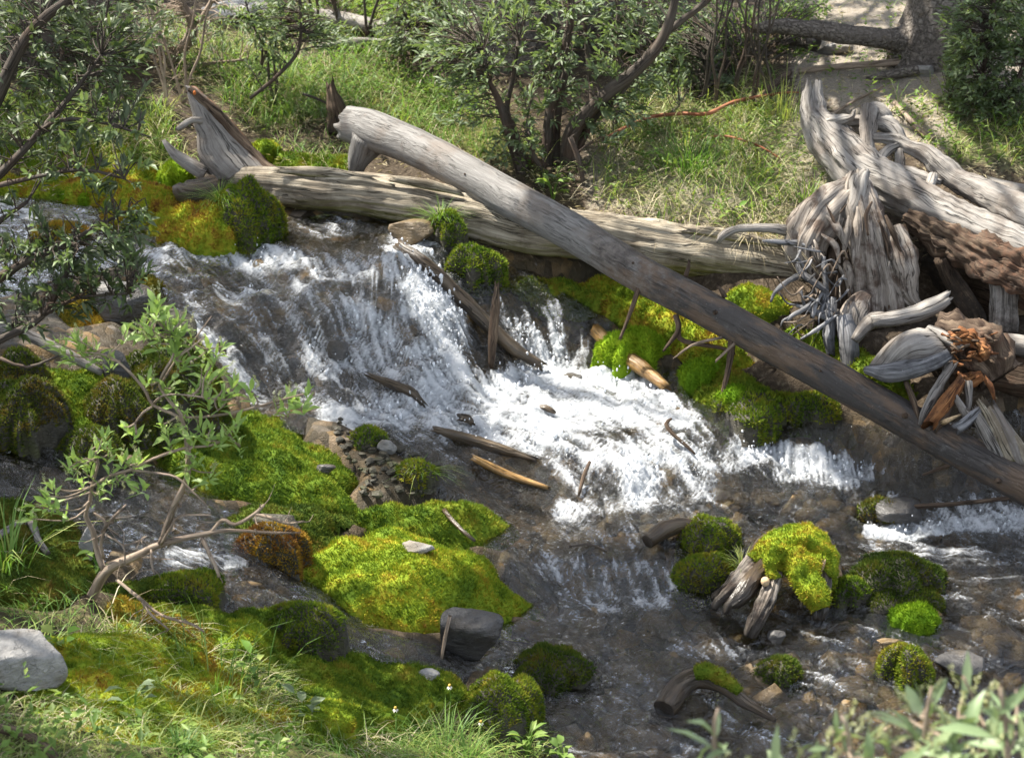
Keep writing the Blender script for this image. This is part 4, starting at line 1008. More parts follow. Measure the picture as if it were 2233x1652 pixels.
    limb('buttress', M['stump'], s, [(1935,500,7.3,30),(1955,560,7.24,40),(1968,620,7.2,36),(1985,655,7.16,20),(2005,668,7.15,10)], seg=54, step=.015, flute=.3, nfl=9, fine=.06, rough=.016, rfreq=18, seed=35)
    limb('buttress', M['rot'], s, [(1835,520,7.34,26),(1828,590,7.3,34),(1832,660,7.26,30),(1838,720,7.2,24)], 'dark inner face of the stump', seg=26, step=.02, flute=.35, nfl=8, rough=.02, rfreq=20, seed=36, var=[.4, .35, .3])
    limb('knuckle', M['root'], s, [(1888,372,7.46,10),(1872,400,7.38,18),(1866,440,7.32,17),(1846,478,7.3,12)], seg=16, flute=.3, rough=.01, rfreq=24, seed=37)
    for k, (x0, y0, x1, y1, w, v) in enumerate(((1850,470,1840,540,10,.5),(1870,450,1868,560,9,.5),(1895,470,1905,600,12,.5),(1915,480,1940,560,10,.65),(1930,470,1965,540,12,.7),(1945,520,1975,600,9,.5),(1840,560,1850,640,11,.35),(1880,560,1876,650,12,.5),(1915,560,1925,660,13,.5),(1800,470,1845,530,9,.5),(1790,510,1835,560,8,.4),(1955,600,1990,650,9,.5),(1865,600,1858,690,10,.4),(1900,440,1890,500,8,.68))):
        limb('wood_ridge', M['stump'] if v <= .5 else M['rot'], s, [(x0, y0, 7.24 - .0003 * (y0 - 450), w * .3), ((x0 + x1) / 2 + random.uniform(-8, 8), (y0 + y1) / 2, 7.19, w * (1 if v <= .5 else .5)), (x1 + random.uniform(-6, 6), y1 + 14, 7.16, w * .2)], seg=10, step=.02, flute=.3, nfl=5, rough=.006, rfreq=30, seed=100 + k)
    # upper tangle of roots
    for k, rw in enumerate(([(1778,258,8.12,14),(1830,262,8.06,14),(1880,262,8.02,15),(1902,240,8.0,17),(1925,248,7.96,13),(1940,262,7.94,8)], [(1896,238,7.98,20),(1893,280,7.9,20),(1890,310,7.84,16),(1895,345,7.78,20)], [(1890,262,7.98,14),(1935,272,7.92,16),(1955,290,7.88,14),(1972,318,7.84,12)],
               [(1895,300,7.86,9),(1950,304,7.82,12),(1985,320,7.76,14),(2022,336,7.7,17),(2050,362,7.64,22),(2088,392,7.56,25),(2140,418,7.46,29),(2190,442,7.34,34),(2260,478,7.2,38),(2360,530,7.0,38)], [(1972,312,7.8,9),(1934,328,7.78,10),(1920,350,7.74,10),(1935,372,7.72,8)], [(1960,330,7.78,10),(1962,356,7.72,11),(1952,384,7.66,10),(1940,398,7.62,9)],
               [(1950,368,7.7,13),(1985,376,7.66,13),(2025,390,7.6,10),(2052,398,7.56,6)], [(2010,445,7.36,9),(2028,405,7.5,10),(2035,380,7.56,9)], [(1975,322,7.8,6),(2000,340,7.76,6),(2030,365,7.72,4)], [(1800,268,8.0,9),(1838,262,7.96,9),(1858,254,7.95,5),(1862,240,7.96,3)], [(1840,300,8.0,10),(1800,330,8.05,12),(1790,300,8.1,10)])):
        limb('root', M['root'], s, rw, seg=36, step=.015, flute=.2, nfl=6, fine=.06, rough=.009, rfreq=34, lump=.15, seed=50 + k)
    # reaching thin roots
    for k, rw in enumerate(([(1740,508,7.38,14),(1700,500,7.36,11),(1655,497,7.36,9.5),(1610,499,7.37,9),(1578,512,7.38,9),(1566,528,7.38,5)], [(1740,530,7.3,10),(1700,528,7.28,8),(1665,525,7.27,4)], [(1745,525,7.28,10),(1775,545,7.22,7),(1790,550,7.2,3)], [(1750,600,7.2,9),(1720,612,7.15,8),(1690,636,7.12,6),(1681,656,7.1,2.5)],
               [(1738,572,7.2,4),(1745,595,7.16,10),(1770,612,7.12,11),(1800,634,7.1,9)], [(1795,560,7.16,6),(1798,600,7.12,7),(1800,640,7.1,8),(1790,690,7.08,10)], [(1735,665,7.12,5),(1765,675,7.1,9),(1800,690,7.06,12),(1830,700,7.05,12)], [(1745,630,7.12,4),(1752,660,7.1,5),(1760,672,7.1,4)], [(1770,655,7.1,4),(1755,672,7.08,7),(1725,690,7.05,6),(1716,700,7.05,3)], [(1800,626,7.12,4),(1780,660,7.08,6),(1770,690,7.05,7)],
               [(1745,740,6.95,4),(1770,725,6.95,6),(1800,705,6.98,6),(1822,688,7.0,5)], [(1812,650,7.1,14),(1812,690,7.05,18),(1806,730,7.0,18),(1812,775,6.95,13)], [(1840,690,7.0,24),(1850,735,6.94,28),(1852,790,6.9,26),(1845,830,6.86,20)], [(1735,665,7.15,3),(1715,660,7.15,2.5),(1700,640,7.15,2)], [(1760,600,7.2,3),(1745,570,7.2,4),(1738,560,7.2,3)], [(1722,690,7.05,4),(1706,700,7.05,3),(1702,712,7.05,2)], [(1780,612,7.1,3),(1768,640,7.1,3),(1748,652,7.1,2.5)])):
        limb('thin_root', M['rootblue'] if k not in (0,) else M['root'], s, [(a_, b_, c_, d_ * (.75 if k else 1)) for a_, b_, c_, d_ in rw], seg=10, step=.015, flute=.12, rough=.004, rfreq=40, jag=(0, .01), seed=80 + k)
    for k in range(70):
        u0, v0 = random.uniform(1770, 1990), random.uniform(440, 690); l = random.uniform(18, 70); a = random.gauss(1.5, .45)
        if v0 < 520 and u0 > 1930: continue
        yy = 7.30 - .0005 * (v0 - 440) - random.uniform(.02, .10); w = random.uniform(2, 6)
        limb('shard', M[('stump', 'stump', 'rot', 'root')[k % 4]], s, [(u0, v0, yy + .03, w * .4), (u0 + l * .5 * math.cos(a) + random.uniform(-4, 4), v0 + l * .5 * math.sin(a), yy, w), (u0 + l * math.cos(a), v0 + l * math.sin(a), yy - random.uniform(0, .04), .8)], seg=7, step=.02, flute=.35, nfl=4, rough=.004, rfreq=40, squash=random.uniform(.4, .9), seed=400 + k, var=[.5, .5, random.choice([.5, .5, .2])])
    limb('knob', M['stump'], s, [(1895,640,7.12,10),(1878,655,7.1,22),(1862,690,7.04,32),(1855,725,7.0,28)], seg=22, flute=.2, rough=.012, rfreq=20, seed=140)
    for k in range(26):          # splinters and hair roots in the tangle
        u0, v0 = random.uniform(1740, 1850), random.uniform(540, 720)
        limb('hair_root', M['rootblue'] if k % 3 else M['stemlight'], s, [(u0, v0, 7.1, 3), (u0 - random.uniform(10, 30), v0 + random.uniform(-20, 25), 7.04, 2.2), (u0 - random.uniform(25, 60), v0 + random.uniform(-25, 45), 7.0, 1)], seg=5, step=.03, seed=k)

    # the dark hollow log and its hanging root behind, at the picture edge
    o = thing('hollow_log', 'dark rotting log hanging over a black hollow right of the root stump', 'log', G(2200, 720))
    limb('trunk', M['rot'], o, [(1990,560,7.75,46),(2080,590,7.6,66),(2160,620,7.45,76),(2260,660,7.3,80),(2420,720,7.1,84)], seg=36, flute=.2, nfl=8, rough=.02, rfreq=12, seed=60, var=[.25, .2, .5, .8, .8])  # left end coloured almost black, the deep shade of the hollow put into it
    limb('hanging_root', M['root'], o, [(2165,540,7.15,30),(2185,600,7.05,30),(2188,660,7.0,27),(2185,725,6.95,30)], seg=24, flute=.25, nfl=7, rough=.012, rfreq=16, seed=61, var=[.45, .4, .25])
    limb('hanging_root', M['rot'], o, [(2050,560,7.2,18),(2080,620,7.2,22),(2120,680,7.15,24),(2140,720,7.1,20)], seg=20, flute=.3, rough=.012, rfreq=16, seed=62, var=[.35, .25, .2])

    # ---- the broken lower stump
    q = thing('broken_stump', 'low broken stump with bright orange rot below the root stump', 'stump', G(2040, 860))
    limb('root', M['root'], q, [(1862,742,6.72,10),(1885,712,6.74,15),(1905,698,6.76,18),(1925,692,6.78,14)], seg=16, flute=.18, seed=63)
    limb('root', M['root'], q, [(1900,700,6.72,14),(1950,694,6.74,17),(2000,682,6.76,18),(2040,665,6.76,18),(2062,652,6.76,14)], 'pale broken root arm pointing up', seg=20, flute=.14, rough=.006, rfreq=20, jag=(.01, .03), seed=64)
    mb = MB()
    lf = at_y(np.array([1893, 1915, 1945, 1985, 2035]), np.array([798, 768, 740, 722, 715]), np.array([6.5, 6.52, 6.55, 6.58, 6.62]))
    rt = at_y(np.array([1960, 2000, 2030, 2060, 2082]), np.array([812, 806, 800, 795, 780]), np.array([6.36, 6.34, 6.34, 6.36, 6.42]))
    slab(mb, lf, rt, np.array([-.03, -.10, .10]), .05, 30, 16, .006, 6); part(mb, 'smooth_slab', M['root'], q, label='smooth pale curved slab of root wood')
    limb('root', M['root'], q, [(2024,716,6.5,9),(2050,730,6.44,13),(2080,748,6.38,11),(2102,760,6.36,5)], seg=14, flute=.15, seed=65)
    limb('root', M['rootblue'], q, [(1886,806,6.4,8),(1930,812,6.34,20),(1980,806,6.3,20),(2030,792,6.28,15),(2070,772,6.28,12)], 'charred grey root', seg=18, flute=.2, rough=.008, seed=66)
    limb('rotten_heart', M['rot'], q, [(2030,750,6.6,46),(2090,765,6.55,60),(2140,790,6.5,58),(2170,830,6.45,40)], seg=80, step=.012, flute=.4, nfl=9, fine=.16, rough=.06, rfreq=20, seed=67, var=[.5, .6, .66, .5])
    limb('orange_rot', M['orange'], q, [(2066,732,6.42,8),(2100,732,6.40,15),(2134,748,6.38,12),(2152,780,6.36,7)], 'bright orange crumbling heartwood', seg=60, step=.01, flute=.4, nfl=8, fine=.2, rough=.05, rfreq=26, seed=68)
    limb('orange_rot', M['orange'], q, [(2085,815,6.36,8),(2112,825,6.35,12),(2140,812,6.34,8)], seg=40, step=.01, flute=.4, nfl=8, fine=.2, rough=.03, rfreq=30, seed=69)
    for k in range(46):
        u0, v0 = random.uniform(2050, 2155), random.uniform(716, 800); a = random.uniform(-.5, .9); l = random.uniform(9, 26); yy = random.uniform(6.30, 6.44)
        limb('orange_splinter', M['orange' if k % 3 else 'rot'], q, [(u0, v0, yy, random.uniform(1.5, 4)), (u0 + l * .5 * math.cos(a), v0 + l * .5 * math.sin(a), yy - .02, random.uniform(1.5, 5)), (u0 + l * math.cos(a), v0 + l * math.sin(a), yy - .03, 1.5)], seg=6, step=.03, flute=.3, seed=k + 200)
    for k, (rw, mt) in enumerate((([(2075,795,6.28,11),(2040,850,6.24,14),(2015,900,6.2,12),(2008,925,6.2,7)], 'root'), ([(2095,830,6.26,14),(2060,880,6.2,24),(2030,920,6.16,22)], 'orange'), ([(2085,855,6.24,10),(2060,905,6.18,16),(2040,935,6.16,10)], 'rot'), ([(2110,838,6.25,14),(2112,870,6.22,12),(2108,900,6.2,9)], 'root'), ([(2082,868,6.2,7),(2100,896,6.17,10),(2118,925,6.15,8)], 'root'), ([(2064,790,6.3,10),(2055,830,6.26,10),(2048,860,6.24,7)], 'root'),
                              ([(2148,826,6.3,5),(2160,845,6.28,8),(2166,868,6.27,3)], 'orange'), ([(1976,836,6.3,8),(1990,870,6.26,9),(2000,905,6.22,6)], 'rot'), ([(2085,935,6.1,14),(2110,918,6.1,14),(2138,892,6.12,7),(2150,880,6.12,3)], 'rootblue'), ([(2058,920,6.14,6),(2075,912,6.14,5),(2084,908,6.14,3)], 'palewood'))):
        limb('splinter', M[mt], q, rw, seg=10, step=.02, flute=.28, rough=.005, rfreq=30, squash=.6, jag=(.02, .03), seed=220 + k)
    o = thing('fallen_log', 'brown rotten log with grey top running out at the picture edge behind the orange rot', 'log', G(2200, 850))
    limb('trunk', M['rot'], o, [(2120,790,6.85,52),(2180,796,6.75,62),(2260,806,6.65,66),(2420,830,6.45,66)], seg=40, flute=.16, nfl=8, rough=.014, rfreq=14, seed=68, jag=(.06, 0), var=[.7, .62, .6, .6])
    limb('grey_shell', M['root'], o, [(2128,745,6.72,14),(2190,748,6.64,22),(2260,760,6.55,24),(2400,785,6.4,22)], seg=20, flute=.15, squash=.6, seed=69)
    limb('branch_stub', M['root'], o, [(2172,735,6.66,10),(2164,722,6.66,7),(2158,708,6.66,3)], seg=8, seed=70)
    # split leaning slab
    o = thing('split_stump', 'grey split slab stump leaning behind the low end of the diagonal log', 'stump', G(2190, 1000))
    for k, (a, b, w) in enumerate((((2128,905),(2180,985),17), ((2150,892),(2205,990),17), ((2172,900),(2228,1000),15), ((2190,925),(2250,1020),13))):
        limb('slab_plank', M['oldlog'] if k % 2 else M['root'], o, [(a[0], a[1], 6.12 - k * .02, w * .7), ((a[0] + b[0]) / 2, (a[1] + b[1]) / 2, 6.08 - k * .02, w), (b[0], b[1] + 15, 6.05 - k * .02, w)], seg=14, step=.025, flute=.2, squash=.7, jag=(.05, 0), seed=240 + k)
    lone('fallen_log', M['root'], [(2160,400,7.9,14),(2200,416,7.75,20),(2260,430,7.6,22),(2380,450,7.4,22)], 'short grey broken log at the picture edge behind the tangled roots', 'log', ground=False, seg=22, flute=.15, jag=(.05, 0), seed=71)

    # ---- moss covered stump standing in the lower stream
    bz = G(1700, 1330)
    m = thing('mossy_stump', 'hollow stump under a yellow green moss cap standing in the lower stream', 'stump', bz)
    Y = bz[1]
    legs = (([(1660,1215,Y+.14,22),(1622,1250,Y+.05,20),(1585,1292,Y-.04,15),(1562,1312,Y-.08,9)], 'root'), ([(1680,1220,Y+.12,24),(1645,1262,Y+.0,22),(1608,1305,Y-.08,18),(1588,1322,Y-.1,10)], 'wetlog'), ([(1690,1225,Y+.1,20),(1680,1275,Y-.02,21),(1662,1325,Y-.1,22),(1640,1372,Y-.16,17)], 'root'), ([(1650,1228,Y+.12,14),(1600,1262,Y+.06,11),(1566,1292,Y-.0,7)], 'root'), ([(1700,1235,Y+.06,12),(1664,1290,Y-.06,10),(1655,1340,Y-.12,8)], 'root'), ([(1745,1250,Y+.0,9),(1752,1290,Y-.06,7),(1748,1312,Y-.08,4)], 'wetlog'),
            ([(1760,1225,Y+.1,30),(1785,1260,Y+.02,26),(1788,1300,Y-.04,22),(1785,1335,Y-.08,14)], 'wetlog'), ([(1770,1190,Y+.3,30),(1812,1225,Y+.28,22),(1835,1275,Y+.22,16)], 'wetlog'), ([(1700,1190,Y+.3,30),(1650,1225,Y+.3,22),(1610,1270,Y+.26,16)], 'wetlog'), ([(1705,1205,Y+.14,16),(1690,1240,Y+.04,10),(1684,1262,Y+.0,7)], 'root'))
    for k, (rw, mt) in enumerate(legs):
        e = rw[-1]; rw = rw + [(e[0] + (e[0] - rw[-2][0]) * .3, e[1] + 16, e[2] - .01, e[3] * .8)]
        rw = [(a_, b_, c_, d_ * .82) for a_, b_, c_, d_ in rw]
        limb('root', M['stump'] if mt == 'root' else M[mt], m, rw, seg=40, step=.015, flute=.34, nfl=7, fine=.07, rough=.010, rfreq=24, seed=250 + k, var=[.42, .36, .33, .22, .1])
    limb('crown', M['wetlog'], m, [(1640,1215,Y+.22,18),(1680,1195,Y+.22,32),(1735,1190,Y+.2,38),(1790,1210,Y+.16,30),(1812,1235,Y+.14,16)], seg=28, flute=.2, rough=.015, rfreq=16, seed=260)
    b = at_y(np.array([1668]), np.array([1266]), np.array([Y - .03]))[0]
    mb = MB(); tube(mb, [b, b + np.array([-.006, -.035, .012])], [.018, .016], 12, .01); part(mb, 'branch_stub', M['palewood'], m, label='pale cut branch stub')
    b = at_y(np.array([1786]), np.array([1238]), np.array([Y + .03]))[0]
    mb = MB(); tube(mb, [b + [0, 0, -.02], b + np.array([.006, -.015, .03])], [.024, .012], 12, .01, jag=(0, .02), rough=.004); part(mb, 'branch_stub', M['palewood'], m)
    # moss cap: a draped lumpy sheet over crown and right leg
    mb = MB()
    cap = [([(1640,1222,Y+.10,16),(1682,1186,Y+.14,30),(1735,1176,Y+.14,36),(1785,1192,Y+.1,32),(1815,1228,Y+.08,18)], 280), ([(1722,1200,Y+.06,26),(1745,1245,Y+.0,32),(1772,1290,Y-.06,32),(1788,1328,Y-.1,20)], 281), ([(1790,1200,Y+.1,26),(1805,1240,Y+.05,24),(1800,1280,Y+.02,18)], 282), ([(1700,1190,Y+.05,22),(1680,1230,Y+.02,18),(1695,1262,Y-.02,14)], 283), ([(1690,1203,Y+.05,22),(1735,1222,Y+.03,27),(1785,1232,Y+.03,24)], 285), ([(1665,1215,Y+.08,17),(1700,1222,Y+.06,20),(1735,1240,Y+.03,20)], 286), ([(1740,1164,Y+.24,18),(1770,1176,Y+.22,18),(1800,1200,Y+.2,14)], 284)]
    for rw, sd in cap:
        P, r = P3(rw); tube(mb, P, r * .86, 40, .012, lump=.3, flute=.18, rough=.022, rfreq=22, seed=sd, var=[.35])
    V = np.vstack(mb.V); Q = np.vstack(mb.Q)
    bed = part(mb, 'moss_cap', M['mossyellow'], m)
    A, B, Dd = V[Q[:, 0]], V[Q[:, 1]], V[Q[:, 3]]
    cr = np.cross(B - A, Dd - A); ar = np.linalg.norm(cr, axis=1); ctr = (A + V[Q[:, 2]]) / 2
    fn = norm(cr); fn = np.where((np.sum(fn * (ctr - np.array([0, 0, 0]) - V.mean(0)), 1) < 0)[:, None], -fn, fn)
    cnt = RNG.poisson(ar * 42000); fi = np.repeat(np.arange(len(Q)), cnt)
    a = RNG.random((len(fi), 1)); b2 = RNG.random((len(fi), 1))
    fuzz(A[fi] + a * (B - A)[fi] + b2 * (Dd - A)[fi], fn[fi], 'mossyellow', bed, .42, np.full(len(fi), 1.0))

    # ---- wood in the water
    stick_in('sunken_log', 'wetlog', [(872,550,13),(930,592,15),(1000,660,16),(1060,720,16),(1120,775,15),(1178,806,10)], 'brown log slanting down through the white waterfall', lift=1.1, seg=18, flute=.12, rough=.006, jag=(.03, .03), seed=300)
    P0 = G(1078, 800); yy = P0[1]
    stick_in('dead_branch', 'rot', [(1083,622,yy+.02,5),(1080,670,yy+.01,10),(1074,740,yy,10),(1070,800,yy-.02,6)], 'upright dead stick standing before the slanting log in the waterfall', ground=False, seg=10, rough=.004, jag=(.02, 0), seed=301)
    stick_in('sunken_log', 'amber', [(1300,735,15),(1340,775,18),(1390,810,17),(1452,852,10)], 'amber barkless log dipping into the pool by the bright moss', lift=.9, seg=18, flute=.06, rough=.004, jag=(.02, .02), seed=302)
    stick_in('sunken_log', 'wetlog', [(808,825,6),(850,845,10),(895,865,11),(918,880,5)], 'short dark wet log piece at the left foot of the waterfall', lift=1.0, seg=14, flute=.15, rough=.006, jag=(.03, .04), seed=303)
    stick_in('sunken_log', 'wetlog', [(955,940,9),(1010,955,12),(1080,977,12),(1160,1000,6)], 'brown log end lying in the foam edge above the second drop', lift=.15, seg=20, flute=.1, rough=.006, jag=(.03, .03), seed=304)
    stick_in('sunken_log', 'amber', [(1035,1000,7),(1070,1018,10),(1120,1040,9),(1190,1062,4)], 'orange wet log with water running over it below the brown log end', lift=.1, seg=14, rough=.004, jag=(.02, .02), seed=305)
    stick_in('dead_branch', 'rot', [(1284,1015,3.5),(1272,1045,4.5),(1262,1082,3)], 'short brown stick standing in the second white drop', lift=1.6, seg=8, rough=.003, jag=(.01, .01), seed=306)
    yy = G(1500, 985)[1]
    stick_in('dead_branch', 'rot', [(1464,912,yy+.1,3),(1452,924,yy+.08,5),(1466,945,yy+.04,4),(1500,975,yy,3.5),(1515,990,yy-.02,2)], 'crooked dark stick leaning out of the foam right of the second drop', ground=False, seg=8, rough=.003, seed=307)
    stick_in('dead_branch', 'wetlog', [(1003,918,8),(1020,924,10),(1030,930,5)], 'dark chip of wood at the top of the brown log end', lift=1.2, seg=10, jag=(.02, .01), seed=308)
    stick_in('dead_branch', 'wetlog', [(1170,893,5),(1190,896,8),(1210,903,4)], 'small wet piece of wood in the middle of the white pool', lift=1.0, seg=8, rough=.004, seed=309)
    yy = G(963, 1430)[1]
    stick_in('dead_branch', 'stemlight', [(980,1345,yy+.04,4),(970,1390,yy+.01,4.5),(962,1438,yy-.02,3)], 'pale straight stick leaning against the dark stone', ground=False, seg=8, jag=(.01, 0), seed=310)
    stick_in('dead_branch', 'wetlog', [(968,1118,5),(985,1140,5),(1005,1160,5),(1035,1184,4)], 'dark broken twig lying over the green moss mats', lift=1.5, seg=8, rough=.003, seed=311)
    stick_in('dead_branch', 'wetlog', [(1240,1195,3),(1285,1190,3),(1320,1205,3)], 'thin twig lying on the lip of the lower fall', lift=1.4, seg=6, seed=312)
    stick_in('dead_branch', 'rot', [(1955,1120,5),(2020,1115,5.5),(2100,1108,5),(2260,1090,5)], 'thin brown branch lying over the falls under the diagonal log', lift=2.6, seg=8, rough=.002, seed=313)
    stick_in('dead_branch', 'rot', [(2010,1042,3),(2060,1025,4),(2080,1015,2)], 'small twig sticking out of the pool near the diagonal log', lift=2.4, seg=6, seed=314)
    yy = G(1560, 1560)[1]
    o = thing('sunken_log', 'dark curved log with a moss saddle reaching into the lower stream', 'log', G(1560, 1560))
    limb('trunk', M['wetlog'], o, [(1448,1545,yy+.02,22),(1478,1505,yy+.1,26),(1520,1478,yy+.12,24),(1575,1492,yy+.08,20),(1625,1530,yy+.02,13),(1690,1570,yy-.06,6)], seg=22, step=.02, flute=.2, rough=.008, seed=315, var=[.35, .4, .5, .5, .5])
    mb = MB(); P, r = P3([(1516,1468,yy+.1,14),(1545,1464,yy+.09,18),(1580,1482,yy+.06,15),(1612,1508,yy+.02,8)]); tube(mb, P, r, 18, .015, rough=.008, rfreq=22, lump=.15, seed=316, var=[.5])
    V = np.vstack(mb.V); Q = np.vstack(mb.Q); bed = part(mb, 'moss_saddle', M['mossgreen'], o)
    A, B, Dd = V[Q[:, 0]], V[Q[:, 1]], V[Q[:, 3]]; fn = norm(np.cross(B - A, Dd - A)); fn = np.where((fn[:, 2] < -.2)[:, None], -fn, fn)
    cnt = RNG.poisson(np.linalg.norm(np.cross(B - A, Dd - A), axis=1) * 40000); fi = np.repeat(np.arange(len(Q)), cnt)
    fuzz(A[fi] + RNG.random((len(fi), 1)) * (B - A)[fi] + RNG.random((len(fi), 1)) * (Dd - A)[fi], fn[fi], 'mossgreen', bed, .62, np.full(len(fi), .9))
    lone('sunken_log', M['wetlog'], [(1410,1195,16),(1450,1170,20),(1500,1160,16),(1540,1172,8)], 'dark wet log arching out of the water beside the square moss tuft', 'log', lift=1.0, seg=16, flute=.2, rough=.008, seed=317)
    lone('dead_branch', M['root'], [(-30,730,10),(60,755,12),(130,790,13),(225,830,8)], 'grey dead branch lying across the shaded stones at the picture edge', 'stick', lift=2.2, seg=12, rough=.004, seed=318)
    # ---- dead wood on the far bank
    P0 = G(1320, 345)
    for rows, mt, lb, sd in (([(1315,345,4),(1400,305,4.5),(1480,288,4),(1540,293,4.5),(1600,262,4),(1700,234,3),(1740,222,2)], 'stemred', 'long reddish dead branch arching over the sunny grass', 320), ([(1530,322,2),(1580,322,2.5),(1650,342,2.5),(1700,366,2)], 'stemred', 'thin red twig lying in the sunny grass below the long red branch', 321),
                              ([(1650,240,6),(1685,200,8),(1720,170,7)], 'rot', 'short brown dead branch at the foot of the upper bushes', 322), ([(1950,232,5),(1975,262,6),(2000,290,6),(2035,312,5)], 'stemlight', 'straight tan stick on the sunny slope beside the root tangle', 323),
                              ([(1120,352,8),(1160,362,9),(1190,372,6)], 'rot', 'short dead branch in the grass behind the smooth log', 324), ([(1800,262,3),(1850,232,3),(1930,190,2)], 'stemlight', 'thin dry stem on the slope above the root tangle', 325), ([(1740,165,6),(1850,155,7),(1960,148,8),(2050,128,9)], 'stemlight', 'pale bare root running along the slope below the big tree', 326),
                              ([(0,1600,10),(60,1618,12),(110,1650,10),(140,1690,8)], 'rot', 'grey root half buried in the shaded near bank', 327), ([(-20,1190,8),(60,1150,9),(85,1190,8),(105,1215,6)], 'root', 'small grey branch in the moss at the near picture edge', 328)):
        lone('dead_branch', M[mt], rows, lb, 'branch', lift=10.0 if mt == 'stemred' else 1.6, seg=10, step=.04, rough=.003, rfreq=20, seed=sd)
    o = thing('old_stump', 'small dark rotten stump in the grass behind the weathered log', 'stump', G(735, 270))
    yy = G(735, 285)[1]
    limb('trunk', M['rot'], o, [(738,290,yy,24),(735,250,yy,20),(728,215,yy,17),(724,192,yy,10)], seg=22, flute=.35, nfl=8, rough=.02, rfreq=18, jag=(0, .06), seed=330, var=[.3, .4, .45])
    for rows, lb, mt, sd in (([(640,42,14),(740,56,17),(840,78,16),(910,100,12)], 'pale fallen log in the sun on the upper bank', 'root', 331), ([(700,112,9),(780,102,10),(860,100,8)], 'thin pale fallen log below the pale log on the upper bank', 'root', 332), ([(1700,90,12),(1770,110,15)], 'grey stub of wood beside the big tree root', 'bark', 333)):
        lone('fallen_log', M[mt], rows, lb, 'log', lift=.8, seg=18, flute=.12, rough=.01, jag=(.05, .05), seed=sd)

